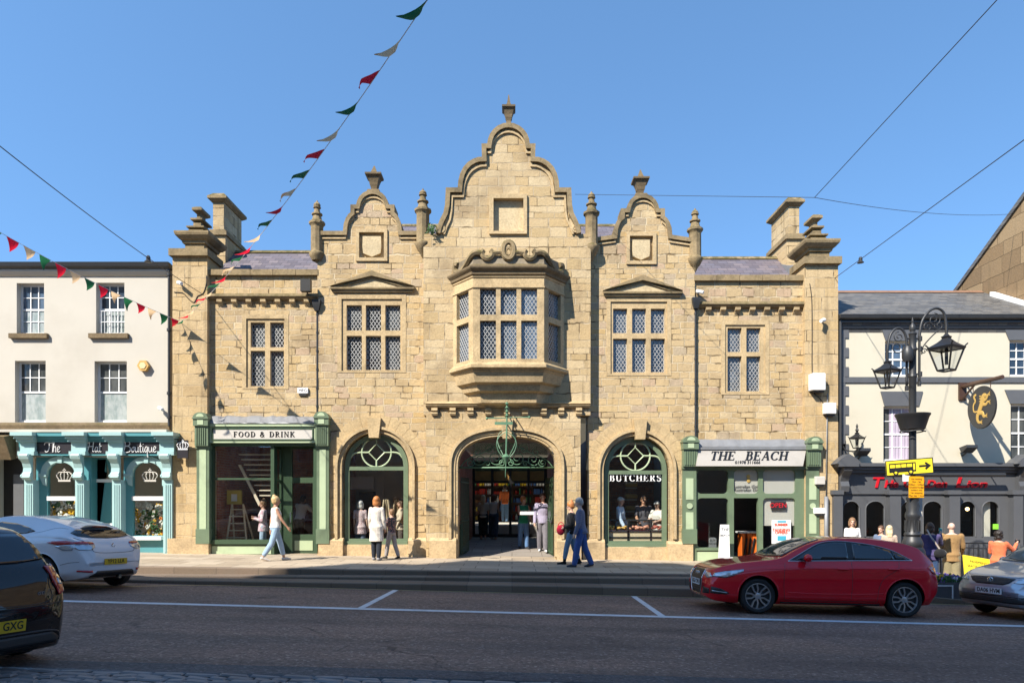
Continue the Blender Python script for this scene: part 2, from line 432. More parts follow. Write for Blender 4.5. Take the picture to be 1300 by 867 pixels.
M = {}
ST = [(.45,.325,.215),(.40,.32,.22),(0.43,0.314,0.17),(0.47,0.347,0.193),(0.505,0.378,0.215),(0.475,0.347,0.187),(0.535,0.415,0.248),(0.46,0.323,0.155),(0.495,0.367,0.204),(0.44,0.328,0.187)]
M['stone'] = masonry('stone_rubble', ST, .39, .20, (.56,.46,.31), .42, .30, 0., 1.0, .015)
M['ashlar'] = masonry('stone_ashlar', [(0.44,0.318,0.17),(0.48,0.357,0.2),(0.5,0.376,0.217),(0.47,0.333,0.165),(0.49,0.367,0.209)], .64, .31, (.46,.36,.23), .4, .25, 5., .7, .011)
M['gable'] = masonry('stone_gable', [(0.42,0.309,0.165),(0.46,0.347,0.196),(0.495,0.381,0.226),(0.53,0.42,0.261),(0.455,0.328,0.17),(0.48,0.362,0.209)], .52, .245, (.46,.37,.25), .5, .3, 9., .85, .012)
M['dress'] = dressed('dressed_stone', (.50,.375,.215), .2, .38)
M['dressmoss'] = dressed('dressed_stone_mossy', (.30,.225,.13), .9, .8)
M['dark_stone'] = dressed('weathered_stone', (.19,.14,.085), .5, .75)
M['weathered'] = dressed('grey_weathered_stone', (.27,.225,.165), .3, .6)
M['panel'] = dressed('smooth_stone', (.53,.425,.265), 0, .12)
M['voussoir'] = dressed('voussoir_stone', (.49,.365,.205), 0, .25)
M['plinth'] = dressed('plinth_stone', (.50,.37,.215), .0, .45)
M['slate'] = slate('purple_slate', [(.10,.085,.10), (.14,.115,.13), (.12,.11,.135), (.17,.14,.15)])
M['slate2'] = slate('grey_slate', [(.085,.082,.078), (.12,.115,.105), (.15,.14,.125), (.10,.10,.10)], .28, .1)
M['lead'] = plain('lead_sheet', (.23,.235,.245), .55, .3, .25, 5, .2, dirt=(.2,.2,.2))
M['leadcame'] = plain('lead_came', (.50,.50,.49), .5, .2, .2, 20)
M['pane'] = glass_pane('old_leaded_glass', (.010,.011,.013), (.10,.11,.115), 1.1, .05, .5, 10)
M['pane2'] = glass_pane('leaded_glass_bay', (.022,.030,.042), (.11,.145,.19), .9, .05, .5, 10)  # blue put into the pane colour for sky mirrored in the bay
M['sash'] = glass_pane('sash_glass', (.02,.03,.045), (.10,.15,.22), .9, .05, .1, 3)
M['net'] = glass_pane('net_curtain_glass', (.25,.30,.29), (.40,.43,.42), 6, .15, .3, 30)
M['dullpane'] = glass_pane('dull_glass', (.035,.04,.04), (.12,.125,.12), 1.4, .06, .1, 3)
M['glass'] = glass_clear('shop_glass', (.95,.965,.96), .9, .012)
M['green'] = plain('sage_green_paint', rgb('65755d'), .42, 0, .16, 4, .03, dirt=rgb('474f40'))
M['darkgreen'] = plain('dark_green_paint', rgb('3b4f3a'), .4, 0, .1, 4, .03)
M['palegreen'] = plain('pale_green_paint', rgb('a9b896'), .45, 0, .09, 4, .02, dirt=rgb('8b967a'))
M['sign_cream'] = plain('cream_sign_paint', rgb('bfbab2'), .4, 0, .06, 3, .0)
M['sign_white'] = plain('weathered_sign_board', rgb('a8a39b'), .45, 0, .08, 2.5, 0, dirt=rgb('8f8a80'))
M['ink'] = plain('black_letter_paint', (.012,.012,.013), .4)
M['gold'] = plain('gold_paint', (.55,.36,.10), .4, .3)
M['white'] = plain('white_paint', (.78,.78,.77), .4, 0, .04, 5)
M['whitewall'] = plain('white_render', (.495,.46,.395), .8, 0, .07, 1.2, .06, dirt=(.40,.36,.30))
M['creamwall'] = plain('cream_render', (.555,.51,.40), .8, 0, .06, 1.1, .05, dirt=(.43,.385,.29))
M['greytrim'] = plain('grey_paint', (.085,.088,.095), .45, 0, .12, 3, .03)
M['greytrim2'] = plain('grey_quoin_paint', (.10,.103,.11), .5, 0, .12, 4, .03)
M['black'] = plain('black_iron', (.014,.014,.015), .42, 0, .2, 8, .05)
M['iron'] = plain('dark_grey_iron', (.035,.036,.038), .45, .2, .25, 8, .08)
M['verdigris'] = plain('green_iron_paint', rgb('5c8064'), .5, .1, .25, 9, .1, dirt=rgb('2e4533'))
M['teal'] = plain('teal_gloss_paint', rgb('558f96'), .3, 0, .06, 3, .02)
M['litteal'] = plain('lit_teal_paint', rgb('9dbcbb'), .35, 0, .05, 3, .0)  # sunlit look of the teal paint put in as a paler copy
M['darksign'] = plain('charcoal_sign', (.025,.022,.026), .35)
M['wood_dark'] = plain('dark_wood', (.06,.03,.018), .5, 0, .3, 5)
M['wood'] = plain('warm_wood', (.42,.24,.07), .5, 0, .3, 5)
M['wood_pale'] = plain('pale_wood', (.55,.45,.30), .55, 0, .2, 6)
M['brickred'] = brickwork('red_brick', [(.34,.11,.065), (.42,.14,.08), (.37,.125,.08), (.48,.18,.10)])
M['brickdark'] = brickwork('dark_brick', [(.10,.05,.035), (.14,.07,.05), (.12,.06,.05)])
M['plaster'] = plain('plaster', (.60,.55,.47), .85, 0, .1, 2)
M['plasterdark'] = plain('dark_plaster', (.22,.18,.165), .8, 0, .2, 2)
M['intfloor'] = plain('dark_floor', (.20,.18,.16), .6, 0, .15, 3)
M['asphalt'] = asphalt('road_asphalt', (.074,.046,.036), (.182,.120,.094), (.42,.33,.27))
M['asphalt2'] = asphalt('patched_asphalt', (.045,.042,.044), (.085,.078,.08), (.2,.19,.18))
M['paving'] = paving('sandstone_paving', [(.34,.27,.19), (.41,.33,.24), (.45,.37,.27), (.38,.31,.23)], .9, .62)
M['kerb'] = paving('kerb_stone', [(.15,.108,.075), (.19,.14,.10), (.165,.122,.085)], .98, 5.0, .010)
M['roadpaint'] = plain('white_road_paint', (.62,.62,.62), .7, 0, .12, 9, .1, dirt=(.3,.29,.29))
M['yellowpaint'] = plain('yellow_road_paint', (.62,.44,.19), .7, 0, .2, 6, .1, dirt=(.3,.24,.15))
M['tyre'] = plain('tyre_rubber', (.014,.014,.014), .75, 0, .2, 20, .1)
M['alloy'] = plain('alloy_wheel', (.55,.56,.58), .28, .9, .05, 5)
M['alloydark'] = plain('dark_alloy', (.05,.05,.055), .35, .6, .1, 5)
M['chrome'] = plain('chrome_trim', (.7,.71,.72), .1, 1.0, .03, 5)
M['blackplastic'] = plain('black_plastic', (.018,.018,.019), .5, 0, .15, 9)
M['carglass'] = glass_pane('car_glass', (.006,.008,.010), (.014,.017,.022), 1.0, .02, .0, 1)
M['redlens'] = plain('red_lens', (.42,.008,.014), .12, 0, .1, 6, coat=1)
M['clearlens'] = plain('headlamp_lens', (.48,.53,.58), .12, .55, .35, 14, coat=1)
M['plate_y'] = plain('yellow_plate', (.62,.40,.02), .35)
M['plate_w'] = plain('white_plate', (.68,.69,.70), .35)
M['yellowsign'] = plain('yellow_sign_sheet', (.78,.62,.03), .35, 0, .04)
M['orangesign'] = plain('orange_sign_sheet', (.80,.36,.01), .4, 0, .05)
M['red_letter'] = plain('red_letter_paint', (.55,.012,.022), .3)
M['flag_red'] = plain('red_cloth', (.60,.012,.035), .7, 0, .08, 3); M['flag_green'] = plain('green_cloth', (.016,.11,.045), .7, 0, .08, 3); M['flag_cream'] = plain('cream_cloth', (.66,.46,.27), .7, 0, .08, 3)
for k_ in ('flag_red','flag_green','flag_cream'):
    m_ = M[k_]; nt_ = m_.node_tree; tr_ = nt_.nodes.new('ShaderNodeBsdfTranslucent'); b_ = next(n for n in nt_.nodes if n.type == 'BSDF_PRINCIPLED'); o_ = next(n for n in nt_.nodes if n.type == 'OUTPUT_MATERIAL')
    nt_.links.new(b_.inputs['Base Color'].links[0].from_socket, tr_.inputs[0]); mx_ = nt_.nodes.new('ShaderNodeMixShader'); mx_.inputs[0].default_value = .6
    nt_.links.new(b_.outputs[0], mx_.inputs[1]); nt_.links.new(tr_.outputs[0], mx_.inputs[2]); nt_.links.new(mx_.outputs[0], o_.inputs[0])
M['string'] = plain('white_string', (.7,.72,.75), .7)
# ================================================================= camera, light, sky, ground
cam = bpy.data.cameras.new('camera'); co = bpy.data.objects.new('camera', cam); COL.objects.link(co)
co.location = (0, -DF, CAMZ); co.rotation_euler = (radians(90), 0, 0)
cam.lens = 24.01; cam.sensor_width = 36; cam.shift_y = 201.5/1300; cam.clip_end = 3000; cam.clip_start = .1
S.camera = co
AZ, EL = radians(42), radians(42.5)       # sun is to the left of and behind the camera
sd = Vector((-sin(AZ)*cos(EL), -cos(AZ)*cos(EL), sin(EL)))
sl = bpy.data.lights.new('sun', 'SUN'); sl.energy = 3.5; sl.angle = radians(.53); sl.color = (1, .93, .82)
so = bpy.data.objects.new('sun', sl); COL.objects.link(so); so.rotation_euler = sd.to_track_quat('Z', 'Y').to_euler()
w = bpy.data.worlds.new('World'); S.world = w; w.use_nodes = True
wt = w.node_tree; bg = wt.nodes['Background']
sky = wt.nodes.new('ShaderNodeTexSky'); sky.sky_type = 'NISHITA'; sky.sun_disc = False
sky.sun_elevation = EL; sky.sun_rotation = atan2(sd.x, sd.y); sky.air_density = 1.0; sky.dust_density = .5; sky.ozone_density = 4.0; sky.altitude = 900
tcw = wt.nodes.new('ShaderNodeTexCoord'); adv = wt.nodes.new('ShaderNodeVectorMath'); adv.operation = 'ADD'; adv.inputs[1].default_value = (0,0,.22); nrv = wt.nodes.new('ShaderNodeVectorMath'); nrv.operation = 'NORMALIZE'
wt.links.new(tcw.outputs['Generated'], adv.inputs[0]); wt.links.new(adv.outputs[0], nrv.inputs[0]); wt.links.new(nrv.outputs[0], sky.inputs[0])
tnt = wt.nodes.new('ShaderNodeMix'); tnt.data_type = 'RGBA'; tnt.blend_type = 'MULTIPLY'; tnt.inputs[0].default_value = 1.0; tnt.inputs[7].default_value = (.80,.97,.97,1)
wt.links.new(sky.outputs[0], tnt.inputs[6]); wt.links.new(tnt.outputs[2], bg.inputs[0]); bg.inputs[1].default_value = .125
vs = S.view_settings; vs.view_transform = 'Standard'; vs.look = 'None'; vs.exposure = 1.41; vs.gamma = 1
S.cycles.max_bounces = 8; S.cycles.transparent_max_bounces = 12; S.cycles.use_denoising = True
S.cycles.sample_clamp_indirect = 6.0; S.cycles.caustics_reflective = False; S.cycles.caustics_refractive = False

def sheet(name, mat, xs, ys, zf, label=None, kind='structure'):
    mb = MB(); n = len(ys)
    for x in xs:
        for y in ys: mb.v.append((x, y, zf(x, y)))
    for i in range(len(xs)-1):
        for j in range(n-1): mb.f.append([i*n+j, (i+1)*n+j, (i+1)*n+j+1, i*n+j+1]); mb.m.append(0)
    o = mb.build(name, mat); o['kind'] = kind
    return o
XS = [-90, -40, -20, -10, 0, 6, 8, 10, 11, 13, 16, 40, 90]
gz = lambda x, y: road_z(max(-90, min(90, x)), max(-40, min(-4.9, y)))
sheet('ground', M['asphalt2'], [-1500, -90, 90, 1500], [-1500, -40, 1500], lambda x, y: -6.0)
YC = -DF + 6.62      # front edge of the cobbled parking strip
sheet('road', M['asphalt'], XS, [YC+.34, -4.88], road_z)
sheet('gutter_strip', M['asphalt2'], XS, [YC, YC+.36], lambda x, y: road_z(x, y)+.004)
sheet('cobble_bed', M['asphalt2'], XS, [-24, YC+.02], lambda x, y: road_z(x, y)-.05)
# setts
cb = MB(); rnd = random.Random(3)
y = YC - .005; r = 0
while y > -DF+3.2:
    x = -6.2 - rnd.random()*.2
    lim = 4.6 - (0 if y > -DF+5 else 1.5)
    hh = .125 if r else .11
    while x < lim:
        L = rnd.uniform(.15, .27) if r else rnd.uniform(.28, .36); g = .012
        x0, x1, y0, y1 = x+g, x+L-g*.3, y-hh+g, y-g*.3
        sk = rnd.uniform(-.012, .012); b_ = .02
        zt = rnd.uniform(-.006, .008); tl = rnd.uniform(-.008, .008)
        v = []
        for (dz, e) in ((-.06, 0), (-.014, 0), (0, b_)):
            for (xx, yy, s_) in ((x0+e, y0+e, -1), (x1-e, y0+e, -1), (x1-e, y1-e, 1), (x0+e, y1-e, 1)):
                v.append((xx+sk*s_+rnd.uniform(-.006,.006), yy+rnd.uniform(-.006,.006), road_z(xx, yy)+zt+dz+tl*(1 if xx > x0+L/2 else -1)))
        cb.add(v, [(8,9,10,11),(0,1,5,4),(1,2,6,5),(2,3,7,6),(3,0,4,7),(4,5,9,8),(5,6,10,9),(6,7,11,10),(7,4,8,11)])
        x += L
    y -= hh; r += 1
M['sett'] = plain('granite_sett', (.21,.195,.19), .6, 0, .4, 3.2, .25, dirt=(.07,.065,.06))
o = cb.build('cobbles', M['sett']); o['kind'] = 'structure'
# road paint, sheets a little above the road
def strip(name, mat, p0, p1, wdt, dz=.004):
    a = Vector(p0); b = Vector(p1); d = (b-a); nrm = Vector((-d.y, d.x)).normalized()*wdt/2
    mb = MB(); n = max(2, int(d.length/1.0))
    for i in range(n+1):
        q = a+d*i/n
        for sgn in (-1, 1):
            e = q+nrm*sgn; mb.v.append((e.x, e.y, road_z(e.x, e.y)+dz))
    for i in range(n): mb.f.append([2*i, 2*i+1, 2*i+3, 2*i+2]); mb.m.append(0)
    o = mb.build(name, mat); o['kind'] = 'structure'; return o
yl = -DF+11.55
strip('parking_line', M['roadpaint'], (-60, yl+.02), (60, yl-.05), .21)
strip('bay_line', M['roadpaint'], (-2.57, yl+.06), (-2.50, -4.95), .12, .005)
strip('bay_line', M['roadpaint'], (2.55, yl+.06), (2.62, -4.95), .12, .005)
strip('kerb_line', M['yellowpaint'], (-6.0, -4.98), (60, -4.98), .06, .005)
cv = spline([(-6.0,-4.98,0),(-6.8,-5.1,0),(-7.6,-5.5,0),(-8.6,-6.2,0),(-10,-6.9,0)], 6)
mb = MB()
for i, q in enumerate(cv):
    t = (cv[min(i+1, len(cv)-1)]-cv[max(i-1, 0)]).normalized(); nr = Vector((-t.y, t.x, 0))*.035
    for sgn in (-1, 1):
        e = q+nr*sgn; mb.v.append((e.x, e.y, road_z(e.x, e.y)+.006))
for i in range(len(cv)-1): mb.f.append([2*i,2*i+1,2*i+3,2*i+2]); mb.m.append(0)
o = mb.build('bay_line', M['yellowpaint']); o['kind'] = 'structure'
# pavement and its steps down to the road
sheet('pavement', M['paving'], XS, [-3.80, .6], lambda x, y: pave_z(x) if (y < 0 or x < 8.5) else pave_z(x))
def zB(x): return min(1.66 - (1.741+.005*x), pave_z(x)-.02)
def zC(x): return max(min(1.66 - (1.84+.018*x), zB(x)-.02), road_z(x, -4.9)+.05)
def kerbrun(name, y0, y1, ztop, zbot, mat):
    mb = MB()
    rg = []
    for x in XS:
        t, bt = ztop(x), zbot(x)
        rg.append([(x,y0,bt),(x,y0,t-.018),(x,y0+.018,t),(x,y1,t),(x,y1,bt)])
    mb.loft(rg); o = mb.build(name, mat); o['kind'] = 'structure'; return o
kerbrun('kerb', -4.9, -4.25, zC, lambda x: road_z(x,-4.9)-.3, M['kerb'])
kerbrun('kerb', -4.27, -3.83, zB, lambda x: road_z(x,-4.3)-.3, M['kerb'])
kerbrun('kerb', -3.86, -3.70, lambda x: pave_z(x)+.003, lambda x: road_z(x,-3.8)-.3, M['kerb'])
sheet('footway_near', M['paving'], XS, [-40, -20.9], lambda x, y: road_z(x, -21)+.12)

M['buff'] = plain('buff_render', (.56,.44,.31), .8, 0, .1, .5)
# the terrace across the street, behind the camera: it shades the road
def back_house(name, label, x0, x1, h, mat, y0=-24.5, gable=False):
    t = thing(name, label, 'building', ((x0+x1)/2, y0, 0), 'buildings across the street')
    mb = MB(); mb.box(x0, x1, y0-9, y0, -.5, h); mb.build('wall', mat, t)
    r_ = MB(); r_.prism([(y0+.3, h), (y0-9.3, h), (y0-4.5, h+2.2)], x0, x1, 'x'); r_.build('roof', M['slate2'], t)
    wn_ = MB(); fr = MB()
    n = max(2, int((x1-x0)/2.4)); 
    for k in range(n):
        cx = x0 + (k+.5)*(x1-x0)/n
        for lv in range(1, int(h/3.3)):
            z = lv*3.3+.9
            wn_.box(cx-.5, cx+.5, y0, y0+.02, z, z+1.6)
            fr.box(cx-.6, cx-.5, y0, y0+.05, z-.1, z+1.7); fr.box(cx+.5, cx+.6, y0, y0+.05, z-.1, z+1.7)
            fr.box(cx-.5, cx+.5, y0, y0+.05, z+.78, z+.84); fr.box(cx-.6, cx+.6, y0, y0+.08, z-.16, z-.08)
    wn_.build('window', M['sash'], t); fr.build('window_frame', M['white'], t)
    return t
for nm, lb, a, b2, h, mt in (('rendered_house', 'long buff house across the street at the left end of the row', -30, -21.7, 21.4, 'buff'),
        ('rendered_house', 'narrow buff house across the street beside the tallest one', -21.7, -20.1, 24.0, 'buff'),
        ('rendered_house', 'tallest buff house across the street behind the camera', -20.1, -14.2, 25.6, 'buff'),
        ('rendered_house', 'narrow buff house across the street beside the tallest one', -14.2, -9.0, 23.5, 'buff'),
        ('rendered_house', 'low buff house across the street at the end of the row', -9.0, 0.0, 21.6, 'buff'),
        ('rendered_house', 'low two storey house across the street at the far right', 0.0, 45, 7.4, 'buff'),
        ('rendered_house', 'low two storey house across the street at the far left', -50, -30, 7.4, 'buff')):
    back_house(nm, lb, a, b2, h, M[mt], -22.0)
bpy.data.objects['footway_near'].location.z = 0
# ================================================================= the market hall
hall = thing('market_hall', 'golden stone market hall with curly gables, oriel window and arched entrance', 'building', (0, 0, 0))
YS, YCN, YW, YP = 0.0, -.31, .08, -.10        # side bays, centre bay, outer wings, end piers
def rect(x0, x1, z0, z1): return [(x0,z0),(x1,z0),(x1,z1),(x0,z1)]
def prect(p0, p1, q0, q1, Y): return rect(fx(p0,Y), fx(p1,Y), fz(q1,Y), fz(q0,Y))
def pp(lst, Y): return [(fx(a,Y), fz(b,Y)) for a, b in lst]

def arch_loop(p0, p1, qs, qt, qb, Y, n=20, e=1.0):
    """opening outline: jambs p0..p1, springing row qs, crown row qt, foot row qb"""
    x0, x1, zs, zt, zb = fx(p0,Y), fx(p1,Y), fz(qs,Y), fz(qt,Y), fz(qb,Y)
    c, rx, rz = (x0+x1)/2, (x1-x0)/2, zt-zs
    pts = [(x0,zb),(x1,zb)]
    for i in range(n+1):
        a = pi*i/n; ca, sa = cos(a), sin(a)
        pts.append((c+rx*math.copysign(abs(ca)**e, ca), zs+rz*abs(sa)**e))
    return pts
def ring_mould(mb, p0, p1, qs, qt, qb, Y, w, y0, y1, n=20, e=1.0):
    """a moulding running up the jambs and round an arch, width w outside the opening"""
    ins = arch_loop(p0, p1, qs, qt, qb, Y, n, e)
    x0, x1 = ins[0][0], ins[1][0]; c = (x0+x1)/2; zs = fz(qs, Y)
    inner = [ins[1]] + ins[2:] + [ins[0]]
    outer = []
    for x, z in inner:
        if z <= zs+1e-6: outer.append((x+math.copysign(w, x-c), z))
        else:
            rx = (x1-x0)/2; rz = fz(qt,Y)-zs
            outer.append((c+(x-c)*(rx+w)/rx, zs+(z-zs)*(rz+w)/rz))
    rg = [[(i[0],y1,i[1]),(i[0],y0,i[1]),(o[0],y0,o[1]),(o[0],y1,o[1])] for i, o in zip(inner, outer)]
    mb.loft(rg)

# ---- gable outlines (half width px, row px) measured from each centre line
def gable_half(kind):
    if kind == 'c':
        h = [(90.6,297),(89,290),(85.5,281),(81,272),(79,262),(78,241.5),(63,241.5),(62.2,232),(60,223),(56,215),(50.5,209),(44,205),(38,203),(32.3,202.7),(32.8,186),(25.8,186)]
        h += [(25.6*cos(radians(a)), 186-26.4*sin(radians(a))) for a in range(15, 91, 15)]
    else:
        h = [(36,296),(35,286),(32.5,279),(29.5,274.5),(26.5,272),(26.5,262.8),(19.5,262.8)]
        h += [(19*cos(radians(a)), 262.8-18.6*sin(radians(a))) for a in range(18, 91, 18)]
    return h
def gable_outline(cx, kind, dq, Y):
    h = gable_half(kind)
    L = [(cx-a, b+dq) for a, b in h]; R = [(cx+a, b+dq) for a, b in reversed(h[:-1])]
    return pp(L+R, Y)

def coping_run(pts, Y0, Y1, w, name='coping', mat=None, lift=.03):
    """a stone coping following an outline, proud of the wall on both faces"""
    mb = MB(); n = len(pts); outs = []
    for i, p in enumerate(pts):
        a = Vector(pts[max(i-1,0)]); b = Vector(pts[min(i+1,n-1)]); q = Vector(p)
        d1 = (q-a).normalized() if i else (b-q).normalized(); d2 = (b-q).normalized() if i < n-1 else d1
        n1 = Vector((-d1.y, d1.x)); n2 = Vector((-d2.y, d2.x)); mm = (n1+n2)
        if mm.length < .2: mm = n1
        mm.normalize(); k = 1/max(.55, mm.dot(n1))
        outs.append((q+mm*lift*k, q-mm*w*k))
    rg = [[(o[0],Y0,o[1]),(o[0],Y1,o[1]),(i[0],Y1,i[1]),(i[0],Y0,i[1])] for o, i in outs]
    mb.loft(rg)
    return mb

# ---- side bays
def side_bay(pL, pR, cx, dq, archp, win, panel, qcop, mirror):
    Y = YS
    g = gable_outline(cx, 's', dq, Y)
    x0, x1 = fx(pL,Y), fx(pR,Y)
    outline = [(x0,-.4),(x1,-.4),(x1,fz(qcop,Y))] + list(reversed(g)) + [(x0,fz(qcop,Y))]
    mb = MB()
    ah = arch_loop(archp[0]-3, archp[1]+3, archp[2], archp[3]-3, archp[4], Y)
    mb.holed(outline, [ah, prect(*win, Y), prect(*panel, Y)], Y, Y+.5)
    mb.build('wall', M['stone'], hall)
    # copings of the gable
    cp = [(x0, fz(qcop,Y))] + g + [(x1, fz(qcop,Y))]
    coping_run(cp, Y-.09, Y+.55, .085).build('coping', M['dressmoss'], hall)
    coping_run([(a, b-.135) for a, b in cp], Y-.045, Y+.1, .045, lift=0).build('moulding', M['dress'], hall)
    # panel with a blank shield
    p0, p1, q0, q1 = panel
    fr = MB(); fr.holed(prect(p0-3,p1+3,q0-3,q1+3,Y), [prect(p0+1.2,p1-1.2,q0+1.2,q1-1.2,Y)], Y-.05, Y+.14)
    f = fr.build('panel_frame', M['dress'], hall)
    bk = MB(); bk.box(fx(p0,Y), fx(p1,Y), Y+.10, Y+.2, fz(q1,Y), fz(q0,Y)); bk.build('panel', M['panel'], f)
    c = (p0+p1)/2; wv = (p1-p0)*.34; t = q0+5.5; bt = q1-3
    sh = [(c-wv,t),(c+wv,t),(c+wv+.4,(t+bt)/2),(c+wv-.5,bt-4.5),(c+wv*.55,bt-2.6),(c,bt),(c-wv*.55,bt-2.6),(c-wv+.5,bt-4.5),(c-wv-.4,(t+bt)/2)]
    s2 = MB(); s2.prism(pp(sh, Y), Y+.0, Y+.105); s2.build('shield', M['panel'], f)
side_bay(403, 541, 473.5, 0, (437,516,592,552,691), (432.5,511,378,471), (455,489,294.5,329), 296, 1)
side_bay(746, 882, 815.5, 4.8, (769,847,597,556,694), (774,848,381,475), (798,830,299,333), 305.5, -1)

# ---- centre bay
Y = YCN
gc = gable_outline(645.6, 'c', 0, Y)
out = pp([(541,740),(737,740),(737,527),(749.5,527),(750,297)], Y) + list(reversed(gc)) + pp([(537.5,297),(537.5,527),(541,527)], Y)
mb = MB()
CARCH = (581, 705, 592, 553.5, 745)
mb.holed(out, [arch_loop(*CARCH, Y, 24, .82), prect(625,666,251,295,Y)], Y, Y+.62)
mb.build('wall', M['gable'], hall)
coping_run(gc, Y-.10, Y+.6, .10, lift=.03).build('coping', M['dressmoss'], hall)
cm = [(a*1+0, b) for a, b in gc]
coping_run([(fx(645.6,Y)+(a-fx(645.6,Y))*.93, b-.17) for a, b in cm[1:-1]], Y-.05, Y+.1, .05, lift=0).build('moulding', M['dress'], hall)
for sgn in (-1, 1):       # scrolled feet of the gable
    mb = MB(); c0 = W(645.6+sgn*86, 292, Y)
    sp = [(c0.x+sgn*.12*cos(t*.5)*(1-t/22)-sgn*.02, Y-.03, c0.z+.13*sin(t*.5)*(1-t/22)) for t in range(0, 22)]
    mb.tube(sp, .045, 6); mb.build('scroll', M['dress'], hall)
fr = MB(); fr.holed(prect(621,669,247.5,298,Y), [prect(626.5,664.5,253,294.5,Y)], Y-.07, Y+.16)
f = fr.build('panel_frame', M['dress'], hall)
bk = MB(); bk.pbox(625,666,250,296,Y+.1,Y+.3); bk.build('panel', M['panel'], f)

# ---- outer wings
def wing(pL, pR, shop, win, qc, qledge):
    Y = YW; x0, x1 = fx(pL,Y), fx(pR,Y); zc = fz(qc,Y)
    mb = MB()
    mb.holed(rect(x0,x1,-.5,zc), [prect(shop[0],shop[1],shop[2],760,Y), prect(*win, Y)], Y, Y+.45)
    mb.build('wall', M['stone'], hall)
    cp = MB(); n = 5
    for i in range(n):
        a, b = x0+(x1-x0)*i/n, x0+(x1-x0)*(i+1)/n
        cp.box(a+.006, b-.006, Y-.10, Y+.55, zc-.01, zc+.15+.006*(i % 2))
    cp.build('coping', M['dressmoss'], hall)
    z = fz(qledge, Y)
    lg = MB(); lg.loft([[(x,Y-.16,z-.02),(x,Y-.13,z+.06),(x,Y+.05,z+.12),(x,Y+.05,z-.10),(x,Y-.08,z-.10)] for x in (x0,x1)])
    lo = lg.build('cornice', M['dressmoss'], hall)
    k = 7
    for i in range(k):
        cx = x0+.42+(x1-x0-.75)*i/(k-1)
        mo = MB(); mo.prism([(Y-.13,z-.10),(Y+.03,z-.10),(Y+.03,z-.27),(Y-.02,z-.27),(Y-.06,z-.2),(Y-.12,z-.17)], cx-.075, cx+.075, 'x')
        mo.build('modillion', M['dress'], lo)
wing(262, 405, (262,405,545), (310,362,403,492), 350, 377)
wing(880, 1024, (880,1024,570), (919,972.5,413,499), 357, 387)

# ---- end piers, running back as gable walls
def pier(p0, p1, qtop, qa, qb, left):
    Y = YP; x0, x1 = fx(p0,Y), fx(p1,Y); zt = fz(qtop,Y); D = .85
    mb = MB(); mb.box(x0, x1, Y, Y+D, -.5, zt); mb.build('pier', M['ashlar'], hall)
    pl = MB(); pl.box(x0-.09, x1+.09 if left else x1+.02, Y-.12, Y+.3, -.5, fz(683 if left else 690,Y)); pl.build('plinth', M['plinth'], hall)
    e = .14
    cp = MB(); cp.box(x0-.06, x1+.06, Y-.12, Y+D+.1, zt, zt+.2); cp.build('coping', M['dressmoss'], hall)
    # stepped and corniced top, set towards the inner side
    a0, a1 = fx(qa[0],Y), fx(qa[1],Y); c = (a0+a1)/2; hw = (a1-a0)/2; b0, b1 = Y+.0, Y+D
    ym = (b0+b1)/2; hd = (b1-b0)/2
    z = zt+.2
    prof = [(0,0),(0,.15),(.05,.17),(.07,.24),(.12,.27),(.2,.36),(.22,.42),(.22,.47),(-.06,.49),(-.06,.6),(-.12,.63),(-.02,.66),(-.02,.70),(-.16,.74),(-.16,.84),(-.2,.88),(-.1,.91),(-.1,.96),(-.24,1.0),(-.26,1.12),(-.2,1.15),(-.13,1.2),(-.13,1.27),(-.2,1.32),(-.3,1.36)]
    rg = []
    for o_, dz in prof:
        hx = max(.05, hw+o_); hy = max(.05, hd+o_)
        rg.append([(c-hx,ym-hy,z+dz),(c+hx,ym-hy,z+dz),(c+hx,ym+hy,z+dz),(c-hx,ym+hy,z+dz)])
    fi = MB(); fi.loft(rg); fi.build('finial', M['dressmoss'], hall)
pier(219, 263, 326, (235,259), 0, True)
pier(1022, 1064, 336, (1028,1053), 0, False)

# ---- chimneys standing on the end gables
def chimney(xc, qt, dx):
    y0, y1 = 1.75, 3.15
    z = lambda q: fz(q, y0)
    mb = MB(); mb.box(xc-.24, xc+.24, y0-.06, y1+.06, 7.5, z(300+dx)); ch = mb.build('chimney', M['ashlar'], hall)
    s = MB(); s.box(xc-.17, xc+.17, y0, y1, z(300+dx), z(255+dx)); s.build('shaft', M['gable'], ch)
    f = MB(); 
    for (o_, a, b) in ((.13, 300, 295), (.08, 295.2, 292.5)): f.box(xc-.17-o_, xc+.17+o_, y0-o_, y1+o_, z(a+dx), z(b+dx))
    f.build('chimney_band', M['dressmoss'], ch); f = MB()
    o_ = 0
    rg = []
    for o_, q in ((.03,257),(.13,253.5),(.13,250.5),(.05,247.5),(.0,245.5)):
        rg.append([(xc-.17-o_,y0-o_,z(q+dx)),(xc+.17+o_,y0-o_,z(q+dx)),(xc+.17+o_,y1+o_,z(q+dx)),(xc-.17-o_,y1+o_,z(q+dx))])
    f.loft(rg); f.build('chimney_cap', M['dressmoss'], ch)
    l = MB(); l.prism([(y0-.35, 8.9), (y1+.3, 9.75), (y1+.3, 9.3), (y0-.35, 8.4)], xc-.3, xc+.3, 'x'); l.build('flashing', M['lead'], ch)
chimney(-9.22, 246, 0)
chimney(8.85, 251, 5)

